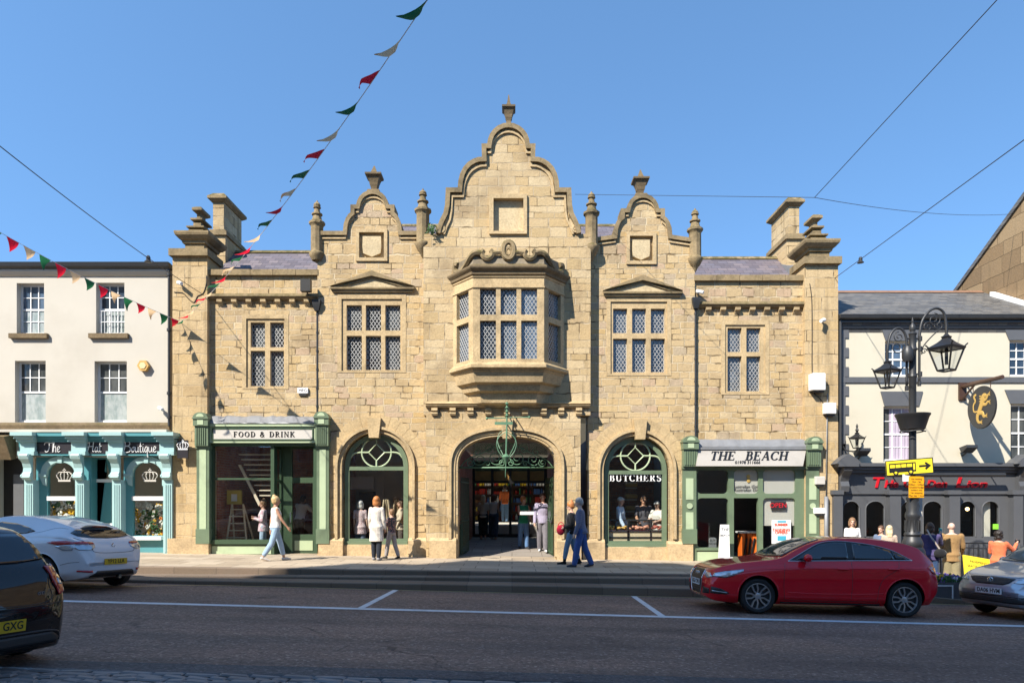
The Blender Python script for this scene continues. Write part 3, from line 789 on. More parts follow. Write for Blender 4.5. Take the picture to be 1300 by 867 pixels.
# ---- roofs
def roof(x0, x1, ye, ze, yr, zr, yb, zb, name='roof'):
    mb = MB(); mb.prism([(ye,ze),(yr,zr),(yb,zb),(yb,zb-.2),(yr,zr-.2),(ye,ze-.2)], x0, x1, 'x')
    r_ = mb.build(name, M['slate'], hall)
    rd = MB()
    n = max(2, int((x1-x0)/.45))
    for i in range(n):
        a, b = x0+(x1-x0)*i/n, x0+(x1-x0)*(i+1)/n
        rd.prism([(yr-.13,zr-.06),(yr,zr+.06),(yr+.13,zr-.06)], a+.004, b-.004, 'x')
    rd.build('ridge', M['dressmoss'], r_)
roof(-9.0, -5.3, .5, 8.15, 2.5, 9.72, 3.1, 9.3)
roof(5.0, 8.6, .5, 7.95, 2.5, 9.52, 3.1, 9.1)
roof(-5.3, 5.0, .45, 9.0, 3.6, 11.02, 4.1, 10.7)
gr = MB()
for cx, Y, hw, zt in ((645.6, YCN, 1.4, fz(240,YCN)), (473.5, YS, .55, fz(272,YS)), (815.5, YS, .55, fz(277,YS))):
    c = fx(cx, Y); gr.prism([(c-hw, zt-1.2),(c+hw, zt-1.2),(c, zt-.1)], Y+.5, 4.0, 'y')
gr.build('gable_roof', M['slate'], hall)

# ---- finials
def spire(px, qcap, Y, sc):
    """tapered cap and spike on a pedestal; qcap = (spike tip, cap top, cap bottom, neck, base)"""
    c = W(px, qcap[4], Y); yy = Y+.2
    z = [fz(q, Y) for q in qcap]; s = sc
    mb = MB()
    mb.sq([(.15*s,z[4]-.15),(.15*s,z[4]),(.19*s,z[4]+.01),(.17*s,z[4]+.1*s),(.09*s,z[4]+.14*s),(.075*s,z[3]),(.10*s,z[2]-.02),(.11*s,z[2]),(.125*s,z[2]+.08),(.17*s,z[1]-.10),(.23*s,z[1]-.05),(.235*s,z[1]),(.12*s,z[1]+.03),(.095*s,z[1]+.05),(.055*s,z[1]+.16*s),(.012,z[0]+.03)], c.x, yy)
    mb.build('finial', M['dark_stone'], hall)
spire(645.8, (117,132.5,146,150,158.5), YCN, .82)
spire(473.5, (208,219,233,238,244), YS, 1.0)
spire(814.5, (213,224.5,238.5,243,249), YS, 1.0)
def turret(px, qball, qcol, qbase, qtip, Y, hw):
    c = W(px, qbase, Y); yy = Y+.02; z = lambda q: fz(q, Y)
    mb = MB()
    r = hw*(DF+Y)/F
    sh = [(r*.12,z(qtip)),(r*.35,z(qtip-3)),(r*.5,z(qtip-6)),(r*.8,z(qbase+9)),(r*1.05,z(qbase+5)),(r*1.22,z(qbase+2)),(r*1.22,z(qbase)),(r*.97,z(qbase-2)),(r*.95,z(qcol+5)),(r*1.0,z(qcol+3)),(r*1.25,z(qcol+1)),(r*1.28,z(qcol-1.5)),
          (r*.8,z(qcol-4)),(r*.62,z(qcol-10)),(r*.85,z(qcol-11)),(r*.85,z(qcol-12.5)),(r*.5,z(qcol-14)),(r*.42,z(qcol-19)),(r*.62,z(qcol-20)),(r*.6,z(qcol-21)),(r*.25,z(qcol-22.5)),(r*.25,z(qball+6.5)),(r*.5,z(qball+5)),(r*.56,z(qball+3)),(r*.4,z(qball+.8)),(r*.16,z(qball-.5)),(r*.12,z(qball-2.2))]
    mb.lathe(sh, c.x, yy, 10, pi/10)
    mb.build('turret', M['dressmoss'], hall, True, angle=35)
turret(402.3, 257, 284, 322, 334, YS, 8.0)
turret(536.8, 242, 268, 309, 327, YCN+.15, 8.6)
turret(751, 245.5, 271.5, 313, 331, YCN+.15, 8.3)
turret(882.5, 267, 292.5, 328, 345, YS, 8.0)

# ---- leaded windows
def clip_seg(u0, v0, u1, v1, a0, a1, b0, b1):
    t0, t1 = 0., 1.; du, dv = u1-u0, v1-v0
    for p, q in ((-du, u0-a0), (du, a1-u0), (-dv, v0-b0), (dv, b1-v0)):
        if abs(p) < 1e-12:
            if q < 0: return None
        else:
            t = q/p
            if p < 0: t0 = max(t0, t)
            else: t1 = min(t1, t)
    if t0 >= t1: return None
    return (u0+du*t0, v0+dv*t0, u0+du*t1, v0+dv*t1)
def lattice(mb, u0, u1, v0, v1, mp, du=.104, dv=.158, w=.0062):
    """diamond leads in the rectangle u0..u1 x v0..v1, mapped to space by mp(u, v, out)"""
    n = int((u1-u0)/du + (v1-v0)/dv)+3
    for sgn in (1, -1):
        for k in range(-n, n+1):
            ub = u0 + k*du
            seg = clip_seg(ub, v0, ub+sgn*(v1-v0)*du/dv, v1, u0, u1, v0, v1)
            if not seg: continue
            a = Vector(seg[:2]); b = Vector(seg[2:]); d = (b-a)
            if d.length < .02: continue
            nr = Vector((-d.y, d.x)).normalized()*w
            q = [a-nr, b-nr, b+nr, a+nr]
            mb.add([mp(p.x, p.y, .0) for p in q]+[mp(p.x, p.y, .010) for p in q], [(4,5,6,7),(0,1,5,4),(2,3,7,6),(1,2,6,5),(3,0,4,7)])
def mullioned(frame, lights, Y, depth=.16, mat='dress', pane='pane', hood=None, sill=True):
    """stone frame with chamfered mullions, leaded lights set back in it"""
    mb = MB(); p0, p1, q0, q1 = frame
    mb.holed(prect(p0,p1,q0,q1,Y), [prect(a+.0,b,c,d,Y) for a,b,c,d in lights], Y+.03, Y+.30)
    f = mb.build('window', M[mat], hall)
    ar = MB()                                   # raised outer architrave
    ar.holed(prect(p0-4.5,p1+4.5,q0-5,q1+2.5,Y), [prect(p0+.6,p1-.6,q0+.6,q1+.4,Y)], Y-.012, Y+.05); ar.build('architrave', M[mat], f)
    le = MB(); gl = MB(); Yg = Y+depth
    for a,b,c,d in lights:
        u0,u1,v0,v1 = fx(a,Y),fx(b,Y),fz(d,Y),fz(c,Y)
        e = .012
        gl.box(u0-.02,u1+.02,Yg,Yg+.02,v0-.02,v1+.02)
        lattice(le, u0-.01, u1+.01, v0-.01, v1+.01, lambda u,v,o: (u, Yg-.004-o, v))
        le.holed(rect(u0-.015,u1+.015,v0-.015,v1+.015), [rect(u0+e,u1-e,v0+e,v1-e)], Yg-.016, Yg-.002)
    gl.build('glass', M[pane], f); le.build('lead_lattice', M['leadcame'], f)
    return f
mullioned((433,511,379,470.5), [(a,b,c,d) for a,b in ((439.6,459),(464,483.5),(488.8,508)) for c,d in ((387,419.3),(426,469.5))], YS)
mullioned((774.5,847.5,382.5,474.5), [(a,b,c,d) for a,b in ((778.5,796.5),(802.7,820.5),(826.5,844.5)) for c,d in ((391.5,422.7),(429.6,472.3))], YS)
mullioned((312,362,404,491.5), [(a,b,c,d) for a,b in ((317.6,336),(342.5,360)) for c,d in ((409,440.6),(445,490))], YW)
mullioned((920,972,411.5,498.5), [(a,b,c,d) for a,b in ((924,942),(948,966)) for c,d in ((416,446.6),(452,496.5))], YW)
# pediments
def pediment(p0, p1, c, qa, qb, Y):
    z0 = fz(qb,Y); x0, x1, xc, za = fx(p0,Y), fx(p1,Y), fx(c,Y), fz(qa,Y)
    mb = MB()
    mb.loft([[(x0+.06+dx*0, Y+.02, z0-.13),(x0+.06, Y-.06, z0-.13),(x0+.02, Y-.09, z0-.06),(x0, Y-.12, z0-.05),(x0, Y-.12, z0),(x0, Y+.02, z0+.03)] for dx in (0,)] + [[(x1-.06, Y+.02, z0-.13),(x1-.06, Y-.06, z0-.13),(x1-.02, Y-.09, z0-.06),(x1, Y-.12, z0-.05),(x1, Y-.12, z0),(x1, Y+.02, z0+.03)]])
    pe = mb.build('pediment', M['dressmoss'], hall)
    rk = MB()
    for sx, xe in ((-1, x0), (1, x1)):
        a = Vector((xe, z0+.03)); b = Vector((xc, za)); d = (b-a).normalized(); nr = Vector((-d.y, d.x))*(1 if sx < 0 else -1)
        rk.prism([a-nr*0, b, b-Vector((0,.15)), a+d*.28-nr*.0+Vector((0,-.02))], Y-.12, Y+.02)
        rk.prism([a+d*.25-nr*.11, b-Vector((0,.125)), b-Vector((0,.2)), a+d*.42-nr*.13], Y-.055, Y+.02)
    rk.build('raking_cornice', M['dressmoss'], pe)
    ty = MB(); ty.prism([(x0+.3,z0+.02),(x1-.3,z0+.02),(xc,za-.16)], Y-.015, Y+.01); ty.build('tympanum', M['panel'], pe)
pediment(420, 527, 472.5, 345, 366, YS)
pediment(765, 866, 815.5, 350.5, 371.5, YS)

# ---- oriel
def oriel():
    Y0 = YCN; xc = fx(645.8, Y0)
    def prof(hf, pr, hw):       # half front, projection, half width at the wall
        return [(xc-hw, Y0+.03), (xc-hf, Y0-pr), (xc+hf, Y0-pr), (xc+hw, Y0+.03)]
    P = .76; HF = .97; HW = 1.60
    Yf = Y0-P
    zq = lambda q: (635-q)*(DF+Yf)/F+CAMZ
    zs0, zs1, zh0, zh1 = zq(465), zq(456.5), zq(365), zq(353)
    def ring(off, z):
        k = off
        pr = prof(HF+k*.42, P+k, HW+k)
        return [(x, y, z) for x, y in pr] + [(xc+HW+k, Y0+.2, z), (xc-HW-k, Y0+.2, z)]
    def stack(name, mat, lst, parent):
        mb = MB(); mb.loft([ring(o_, z) for o_, z in lst]); return mb.build(name, M[mat], parent)
    body = thing_part = None
    # corbelled underside
    c = stack('oriel', 'dress', [(-.66,zq(511)),(-.50,zq(509)),(-.47,zq(508)),(-.42,zq(496.5)),(-.39,zq(495.5)),(-.33,zq(495)),(-.28,zq(494)),(-.23,zq(486.5)),(-.20,zq(485.5)),(-.15,zq(485)),(-.10,zq(484)),(-.02,zq(472)),(.02,zq(470.5)),(.02,zq(469)),(.07,zq(468.5)),(.12,zq(467)),(.12,zq(463.5)),(.0,zq(459.5)),(.0,zs1)], hall)
    head = stack('oriel_head', 'dress', [(.0,zh0),(.0,zh1),(.03,zq(352)),(.03,zq(350.5)),(.05,zq(350))], c)
    stack('oriel_cornice', 'dark_stone', [(.02,zq(350.2)),(.07,zq(349)),(.08,zq(346)),(.15,zq(343)),(.17,zq(341.5)),(.17,zq(339.5)),(.02,zq(336)),(.0,zq(335))], c)
    stack('oriel_parapet', 'weathered', [(.0,zq(335.5)),(-.02,zq(324)),(-.4,zq(323))], c)
    # faces: front and two canted sides
    A = prof(HF, P, HW)
    for k, (a, b) in enumerate(((A[0],A[1]), (A[1],A[2]), (A[2],A[3]))):
        a = Vector(a); b = Vector(b); d = (b-a); L = d.length; d.normalize(); nr = Vector((d.y, -d.x))
        nL = 3 if k == 1 else 1
        mp = lambda u, v, o, a=a, d=d, nr=nr: (a.x+d.x*u+nr.x*o, a.y+d.y*u+nr.y*o, v)
        post = .19 if k == 1 else .21; mul = .125
        wl = (L-2*post-(nL-1)*mul)/nL
        mb = MB(); le = MB(); gl = MB()
        zt0, zt1 = zq(407), zq(399.5)
        hol = [];
        for i in range(nL):
            u0 = post+i*(wl+mul)
            for v0, v1 in ((zs1+.02, zt0), (zt1, zh0-.03)):
                hol.append((u0, u0+wl, v0, v1))
                gl.add([mp(u0-.02,v0-.02,-.12), mp(u0+wl+.02,v0-.02,-.12), mp(u0+wl+.02,v1+.02,-.12), mp(u0-.02,v1+.02,-.12)], [(0,1,2,3)])
                lattice(le, u0-.01, u0+wl+.01, v0-.01, v1+.01, lambda u,v,o,mp=mp: mp(u,v,o-.115), w=.0062)
        mb.holed(rect(0,L,zs1,zh0), [rect(*h) for h in hol], 0, .2)
        mb.v = [mp(p[0], p[2], -p[1]) for p in mb.v]
        wn_ = mb.build('oriel_window', M['dress'], c)
        # sub-parts hang from the oriel so that the tree stays three deep
        g_ = gl.build('glass', M['pane2'], c, recalc=False); l_ = le.build('lead_lattice', M['leadcame'], c)
    fr = MB()
    fr.loft([ring(.03, zh0-.01), ring(.03, zh0+.03)]); fr.build('moulding', M['dress'], c)
    # strapwork cresting of loops along the parapet
    cr = MB()
    zc = zq(329)
    def loop(cx, cz, rx, rz, y, r=.05, gap=None):
        a0, a1 = (gap if gap else (0, 360))
        cr.tube([(cx+rx*cos(radians(t)), y, cz+rz*sin(radians(t))) for t in [a0+(a1-a0)*i/18 for i in range(19)]], r, 6)
    yF = Yf-.03
    s = (DF+Yf)/F
    loop(xc, zq(318.5), 7*s, 10.5*s, yF, .075)
    loop(xc, zq(320), 3.2*s, 4*s, yF, .03)
    for sg in (-1, 1):
        loop(xc+sg*27*s, zq(323), 6.5*s, 6*s, yF, .07, (-230, 50))
        cr.tube(spline([(xc+sg*7*s,yF,zq(322)),(xc+sg*12*s,yF,zq(321)),(xc+sg*20.5*s,yF,zq(322))], 4), .065, 6)
        p = [(xc+sg*33.5*s,yF,zq(322)),(xc+sg*42*s,yF,zq(321.5)),(xc+sg*48*s,yF+.05,zq(325)),(xc+sg*56*s,yF+.3,zq(334)),(xc+sg*63*s,yF+.5,zq(338)),(xc+sg*70*s,yF+.68,zq(334)),(xc+sg*70*s,yF+.66,zq(327)),(xc+sg*66*s,yF+.58,zq(328))]
        cr.tube(spline(p, 5), .075, 6)
    cr.build('cresting', M['dressmoss'], c, True, angle=50)
oriel()

# ---- string course with modillions above the entrance
Y = YCN
x0, x1, z = fx(541,Y), fx(749,Y), fz(517.5,Y)
mb = MB(); mb.loft([[(x,Y+.02,z-.0),(x,Y-.09,z),(x,Y-.13,z+.05),(x,Y-.10,z+.07),(x,Y-.15,z+.10),(x,Y-.12,z+.13),(x,Y+.02,z+.19)] for x in (x0,x1)])
sc = mb.build('string_course', M['dress'], hall)
for p in (552,575,597.5,620,643.6,666.4,690,712,734.6):
    c = fx(p,Y); mo = MB()
    mo.prism([(Y-.12,z-.02),(Y+.02,z-.02),(Y+.02,z-.22),(Y-.07,z-.22),(Y-.10,z-.17),(Y-.08,z-.13),(Y-.13,z-.09)], c-.085, c+.085, 'x'); mo.build('modillion', M['dress'], sc)

# ---- arches: mouldings, keystones, plinths
def dress_arch(a, Y, kp, e=1.0, plinth=()):
    p0, p1, qs, qt, qb = a
    mb = MB()
    ring_mould(mb, p0-3, p1+3, qs, qt-3, qb, Y, .10, Y-.03, Y+.02, 22, e)
    ring_mould(mb, p0-7.6, p1+7.6, qs, qt-7.6, 684, Y, .075, Y-.10, Y+.02, 22, e)
    ar = mb.build('arch_moulding', M['dress'], hall)
    vs_ = MB(); x0, x1, zs, zt = fx(p0-10.5,Y), fx(p1+10.5,Y), fz(qs,Y), fz(qt-10.5,Y)
    c, rx, rz = (x0+x1)/2, (x1-x0)/2, zt-zs; n = 15
    for i in range(n):
        pts = []
        for rr in (0, .33):
            seg = [(pi*(i+t)/n) for t in (.012, .25, .5, .75, .988)]
            q = [(c+(rx+rr)*math.copysign(abs(cos(b))**e, cos(b)), zs+(rz+rr)*sin(b)**e) for b in seg]
            pts += q if rr == 0 else q[::-1]
        vs_.prism(pts, Y-.012, Y+.02)
    vs_.build('voussoirs', M['voussoir'], ar)
    k = MB(); a0, a1, b0, b1 = kp
    k.prism(pp([(a0,b0),(a1,b0),(a1-2.6,b1),(a0+2.6,b1)], Y), Y-.15, Y+.1); k.build('keystone', M['voussoir'], ar)
    for (q0, q1, t) in plinth:
        pl = MB(); pl.box(fx(q0,Y-.13), fx(q1,Y-.13), Y-.13, Y+.2, -.4, fz(t,Y-.13)-.05)
        pl.prism([(Y-.13,fz(t,Y-.13)-.05),(Y+.1,fz(t,Y-.13)-.05),(Y+.1,fz(t,Y-.13)+.02),(Y-.02,fz(t,Y-.13)+.03)], fx(q0,Y-.13), fx(q1,Y-.13), 'x')
        pl.build('plinth', M['plinth'], hall)
dress_arch((437,516,592,552,691), YS, (467,484.5,531,556), 1, ((404,435,684),(518,541,684)))
dress_arch((769,847,597,556,694), YS, (803.5,820.5,533,558), 1, ((740,768,686),(848,880,688)))
dress_arch(CARCH, YCN, (635.5,651.5,532,557), .82, ((545,579,684),(707,738,685)))
for p0, p1, q in ((436,520,692), (768,849,695)):     # stone below the shop windows
    mb = MB(); mb.box(fx(p0,YS), fx(p1,YS), YS-.02, YS+.4, -.4, fz(q,YS)); mb.build('sill_wall', M['plinth'], hall)

# ---- arched shop windows with circle and diamond tracery
def arch_window(a, letters=None):
    p0, p1, qs, qt, qb = a; Yg = YS+.20
    mb = MB()
    x0, x1, zs, zt, zb = fx(p0,YS), fx(p1,YS), fz(qs,YS), fz(qt,YS), fz(qb,YS)
    c = (x0+x1)/2; R = (x1-x0)/2; t = .11
    outer = arch_loop(p0-1, p1+1, qs, qt-1, qb, YS)
    zr = fz(qs+2, YS)           # transom bar
    def inner_arch():
        return [(c-R+t, zr+.05),(c+R-t, zr+.05)] + [(c+(R-t)*cos(pi*i/16), zs+(zt-zs-t)*sin(pi*i/16)) for i in range(17)]
    mb.holed(outer, [rect(x0+t, x1-t, zb+.16, zr-.06), inner_arch()], Yg-.05, Yg+.06)
    f = mb.build('shop_window', M['green'], hall)
    tr = MB(); zc = zs+(zt-zs)*.46; r = .43
    tr.tube([(c+r*cos(2*pi*i/28), Yg-.02, zc+r*sin(2*pi*i/28)) for i in range(29)], .025, 6)
    d = .24
    tr.tube([(c+d*cos(pi*i/2), Yg-.02, zc+d*sin(pi*i/2)) for i in range(5)], .024, 5)
    tr.tube([(c,Yg-.02,zc-d),(c,Yg-.02,zr)], .028, 5); tr.tube([(c,Yg-.02,zc+d),(c,Yg-.02,zc+r)], .02, 5)
    for sg in (-1, 1):
        tr.tube(spline([(c+sg*d,Yg-.02,zc),(c+sg*.62,Yg-.02,zc-.02),(c+sg*(R-.1),Yg-.02,zc-.2)], 5), .028, 5)
    tr.build('tracery', M['palegreen'], f, True, angle=50)
    g = MB(); g.prism([(p[0], p[1]) for p in outer], Yg+.0, Yg+.008); g.build('glass', M['glass'], f)
    si = MB(); si.box(x0-.02, x1+.02, Yg-.14, Yg+.05, zb-.02, zb+.09); si.build('sill', M['green'], f)
    return f
wa = arch_window((437,516,592,552,691)); wb = arch_window((769,847,597,556,694))
# ---------------------------------------------------------------- roman lettering with serifs
def roman(body, x, z, y, h, mb=None, depth=.012, slant=0., sp=.16, sx=1.0, bold=1.0):
    T = .17*bold; t = .055*bold
    def seg(o, x0, y0, x1, y1, w):
        a = Vector((x0,y0)); b = Vector((x1,y1)); d = (b-a).normalized(); n = Vector((-d.y,d.x))*w/2
        o.append([a-n, b-n, b+n, a+n])
    def stem(o, x, y0=0, y1=1, w=T, s0=True, s1=True):
        seg(o, x, y0, x, y1, w)
        for f, yy in ((s0, y0+t/2), (s1, y1-t/2)):
            if f: seg(o, x-w/2-.09, yy, x+w/2+.09, yy, t)
    def arc_(o, cx, cy, rx, ry, a0, a1, n=10):
        pr = None
        for i in range(n+1):
            a = radians(a0+(a1-a0)*i/n); w = t+(T-t)*abs(cos(a))**1.3
            d = Vector((cos(a)*ry, sin(a)*rx)).normalized(); c = Vector((cx+rx*cos(a), cy+ry*sin(a)))
            q = (c-d*w/2, c+d*w/2)
            if pr: o.append([pr[0], q[0], q[1], pr[1]])
            pr = q
    def glyph(c):
        o = []
        if c == 'F': stem(o,.16); seg(o,.1,1-t/2,.62,1-t/2,t); seg(o,.6,.78,.6,1,t); seg(o,.16,.5,.46,.5,t); seg(o,.46,.4,.46,.6,t); w=.68
        elif c == 'E': stem(o,.16); seg(o,.1,1-t/2,.64,1-t/2,t); seg(o,.62,.78,.62,1,t); seg(o,.1,t/2,.68,t/2,t); seg(o,.66,0,.66,.25,t); seg(o,.16,.52,.48,.52,t); seg(o,.48,.42,.48,.62,t); w=.76
        elif c == 'O': arc_(o,.43,.5,.36,.46,0,360,22); w=.88
        elif c == 'D': stem(o,.16); arc_(o,.3,.5,.42,.47,-90,90); seg(o,.1,t/2,.3,t/2,t); seg(o,.1,1-t/2,.3,1-t/2,t); w=.82
        elif c == 'R': stem(o,.16); arc_(o,.36,.75,.22,.22,-90,90); seg(o,.1,1-t/2,.36,1-t/2,t); seg(o,.16,.53,.36,.53,t); seg(o,.36,.53,.66,.04,T*.85); seg(o,.6,t/2,.78,t/2,t); w=.8
        elif c == 'I': stem(o,.16); w=.34
        elif c == 'N': stem(o,.13,w=t*1.2); stem(o,.73,w=t*1.2); seg(o,.12,1,.73,.02,T); w=.88
        elif c == 'K': stem(o,.16); seg(o,.2,.4,.66,.97,t*1.3); seg(o,.36,.58,.7,.04,T); seg(o,.56,1-t/2,.78,1-t/2,t); seg(o,.6,t/2,.84,t/2,t); w=.86
        elif c == 'B': stem(o,.16); arc_(o,.34,.76,.2,.22,-90,90); arc_(o,.36,.28,.25,.26,-90,90); seg(o,.1,1-t/2,.35,1-t/2,t); seg(o,.1,t/2,.36,t/2,t); seg(o,.16,.54,.36,.54,t); w=.72
        elif c == 'U': stem(o,.16,.3,1,s0=False); stem(o,.7,.3,1,w=t*1.2,s0=False); arc_(o,.43,.32,.27,.3,180,360); w=.86
        elif c == 'T': stem(o,.38); seg(o,.04,1-t/2,.72,1-t/2,t); seg(o,.05,.76,.05,1,t); seg(o,.71,.76,.71,1,t); w=.76
        elif c == 'C': arc_(o,.44,.5,.37,.46,40,320,18); seg(o,.72,.68,.72,.98,t); w=.8
        elif c == 'H': stem(o,.16); stem(o,.72); seg(o,.16,.52,.72,.52,t); w=.88
        elif c == 'S': arc_(o,.32,.74,.21,.22,30,270,12); arc_(o,.32,.27,.24,.25,-150,90,12); seg(o,.52,.74,.52,.97,t); seg(o,.09,.03,.09,.28,t); w=.62
        elif c == 'A': seg(o,.1,.03,.4,1,t*1.2); seg(o,.4,1,.7,.03,T); seg(o,.2,.34,.6,.34,t); seg(o,.0,t/2,.2,t/2,t); seg(o,.56,t/2,.84,t/2,t); w=.84
        elif c == '&': arc_(o,.36,.76,.17,.19,0,360,14); arc_(o,.32,.26,.25,.25,60,330,14); seg(o,.26,.62,.74,.04,T*.8); seg(o,.5,.12,.74,.48,t); w=.86
        else: w=.42
        return o, w
    gl = [glyph(c) for c in body]
    tot = sum(g[1]+sp for g in gl)-sp
    own = mb is None; mb = mb or MB(); u = -tot/2
    for g, w_ in gl:
        for q in g:
            pts = [(x+((p.x+u)+slant*(p.y-.5))*h*sx, z+(p.y-.5)*h) for p in q]
            mb.prism(pts, y-depth, y)
        u += w_+sp
    return mb

# ================================================================= shopfronts of the hall
def pilaster(p0, p1, qt, qcap, qb, Y, panels, parent, base=True):
    x0, x1 = fx(p0,Y), fx(p1,Y); zb = fz(qb,Y); zc = fz(qcap,Y); zt = fz(qt,Y); c = (x0+x1)/2; hw = (x1-x0)/2
    mb = MB(); mb.box(x0, x1, Y, Y+.2, zb, zc-.05)
    if base: mb.box(x0-.015, x1+.015, Y-.03, Y+.2, zb, zb+.42)
    # console block with fluting and a round top
    mb.box(x0-.02, x1+.02, Y-.04, Y+.2, zc-.05, zc+.02)
    mb.box(x0-.01, x1+.01, Y-.10, Y+.2, zc+.02, zt-.36)
    for k in range(5): mb.box(x0+.03+k*(2*hw-.06)/5, x0+.03+k*(2*hw-.06)/5+.03, Y-.125, Y-.10, zc+.06, zt-.42)
    mb.box(x0-.03, x1+.03, Y-.16, Y+.2, zt-.36, zt-.17)
    mb.box(x0-.05, x1+.05, Y-.19, Y+.2, zt-.17, zt-.13)
    mb.prism([(c+(hw+.03)*cos(pi*i/10), zt-.13+.15*sin(pi*i/10)) for i in range(11)], Y-.18, Y+.2)
    o = mb.build('pilaster', M['green'], parent)
    pn = MB()
    for a, b in panels: pn.box(x0+.085, x1-.085, Y-.012, Y+.01, fz(b,Y), fz(a,Y))
    pn.box(c-.085, c+.085, Y-.172, Y-.15, zt-.33, zt-.20)
    pn.prism([(c+hw*.62*cos(pi*i/8), zt-.115+.10*sin(pi*i/8)) for i in range(9)], Y-.192, Y-.17)
    pn.build('panel', M['palegreen'], o)
    return o

sf = MB(); Y = -.06
sf.pbox(265,402,559.5,566,Y-.03,Y+.2)                       # head beam
sf.pbox(265,271,566,690,Y+.02,Y+.14); sf.pbox(343.5,348,566,690,Y+.02,Y+.16)
sf.pbox(265,348,685,690.5,Y-.05,Y+.18)
sf.pbox(398,403,566,700,Y+.02,Y+.5)
sf.pbox(271,344,606.5,609,Y+.04,Y+.1)
sf.pbox(265,348,690,705,Y+.02,Y+.14)
shop_food = sf.build('shopfront', M['darkgreen'], hall)
pilaster(249.5,265.5,525,567,690,YP-.10,[(570,672)],shop_food)
pilaster(402,417.5,524,567,690,-.12,[(570,672)],shop_food)
mb = MB(); mb.pbox(269,344,693,703,Y+.008,Y+.03); mb.build('panel', M['palegreen'], shop_food)
g = MB(); g.pbox(270,345,566,687,Y+.07,Y+.078); g.build('glass', M['glass'], shop_food)
fa = MB(); fa.pbox(265,402,540,562,Y-.12,Y+.1); fa.pbox(264,403,537.5,541,Y-.17,Y+.1); fs = fa.build('fascia', M['palegreen'], shop_food)
fb = MB(); fb.holed(prect(269.5,398,543.5,558.8,Y-.12), [prect(271,396.5,545,557.4,Y-.12)], Y-.145, Y-.11); fb.build('sign_frame', M['darkgreen'], fs)
fb = MB(); fb.pbox(270,397,544.5,558,Y-.132,Y-.11); fb.build('sign_board', M['sign_cream'], fs)
roman('FOOD & DRINK', fx(335.5,Y-.13), fz(551.2,Y-.13), Y-.133, .15, sp=.24, sx=1.03, bold=1.05).build('lettering', M['ink'], fs)
ld = MB(); rnd = random.Random(5); n = 26; rg = []
for i in range(n+1):
    x = fx(265,Y)+(fx(402,Y)-fx(265,Y))*i/n; a = rnd.uniform(-.02,.02); b = rnd.uniform(-.012,.012)
    rg.append([(x,.1,fz(527,Y)+a),(x,-.03,fz(529,Y)+a),(x,Y-.19+b,fz(537.5,Y)+.01+b),(x,Y-.19,fz(538.5,Y)),(x,.1,fz(538.5,Y))])
ld.loft(rg); ld.build('lead_flashing', M['lead'], shop_food)
# recessed entrance
rc = MB(); Yd = .62
rc.pbox(348,350,566,700,Y+.15,Yd); 
de = shop_food
rc2 = MB(); x0, x1 = fx(362,Yd), fx(400,Yd)
rc2.holed(rect(fx(357,Yd),fx(404,Yd),-.05,fz(562,Yd)), [prect(371.5,397.5,613,678,Yd), prect(371.5,397.5,570,606,Yd)], Yd-.04, Yd+.04)
dr = rc2.build('door', M['darkgreen'], shop_food)
d2 = MB(); d2.pbox(374,397,686,698.5,Yd-.055,Yd-.03); d2.build('panel', M['palegreen'], dr)
d3 = MB(); d3.pbox(371,398,569,679,Yd,Yd+.008); d3.build('glass', M['glass'], dr)
d4 = MB(); d4.tube([(fx(370,Yd),Yd-.05,1.0),(fx(370,Yd),Yd-.1,1.0),(fx(370,Yd),Yd-.1,1.3),(fx(370,Yd),Yd-.05,1.3)], .015, 6); d4.build('handle', M['chrome'], dr)
sd_ = MB(); xs = fx(349.5,.1)                                   # glazed return beside the door
for (a, b, c, d) in ((.1,.17,0,3.3),(.53,.6,0,3.3),(.17,.53,0,.55),(.17,.53,3.15,3.3),(.17,.53,2.2,2.26)): sd_.box(xs-.03, xs+.03, a, b, c, d)
so_ = sd_.build('side_window', M['darkgreen'], shop_food)
sg_ = MB(); sg_.box(xs-.004, xs+.004, .17, .53, .55, 3.15); sg_.build('glass', M['glass'], so_)
so2 = MB(); so2.box(fx(348,Y), fx(403,Y), Y+.1, Yd, fz(563,Y), fz(563,Y)+.05); so2.build('soffit', M['darkgreen'], shop_food)

# --- the right-hand shop
Y = -.06; rs = MB()
def rrect(a, b, q0, q1, r=.11):
    x0,x1,z0,z1 = fx(a,Y),fx(b,Y),fz(q1,Y),fz(q0,Y)
    P_ = []
    for cx_,cz_,a0 in ((x1-r,z1-r,0),(x0+r,z1-r,90),(x0+r,z0+r,180),(x1-r,z0+r,270)): P_ += arc(cx_,cz_,r,r,a0,a0+90,4)
    return P_
rs.holed(prect(880,1024,592,722,Y), [rrect(a,b,q0,q1) for a,b,q0,q1 in ((885.5,925,596.5,626.5),(932,963,596.5,626.5),(969,1010,596.5,626.5),(885.5,925,632,695),(969,1010,632,699))]+[prect(932,963,632,721,Y)], Y+.02, Y+.17)
rs.pbox(884,1024,592,596,Y-.05,Y+.02); rs.pbox(884,926,695.5,698.5,Y-.03,Y+.02)
shop_beach = rs.build('shopfront', M['green'], hall)
for a_,b_,c_ in ((885.5,925,700),(969,1010,702)):
    lp = MB(); lp.pbox(a_,b_,c_,719,Y+.005,Y+.03); lp.build('panel', M['palegreen'], shop_beach)
pilaster(867,884,554.5,593,690,-.12,[(607,634),(650,676)],shop_beach)
pilaster(1023.5,1040,555.5,593,705,-.14,[(607,634),(652,677)],shop_beach)
ro = MB()
for px in (875.5, 1031.7):
    c = W(px, 642, -.13); ro.prism([(c.x+.085*cos(2*pi*i/14), c.z+.085*sin(2*pi*i/14)) for i in range(14)], c.y-.02, c.y)
ro.build('roundel', M['palegreen'], shop_beach)
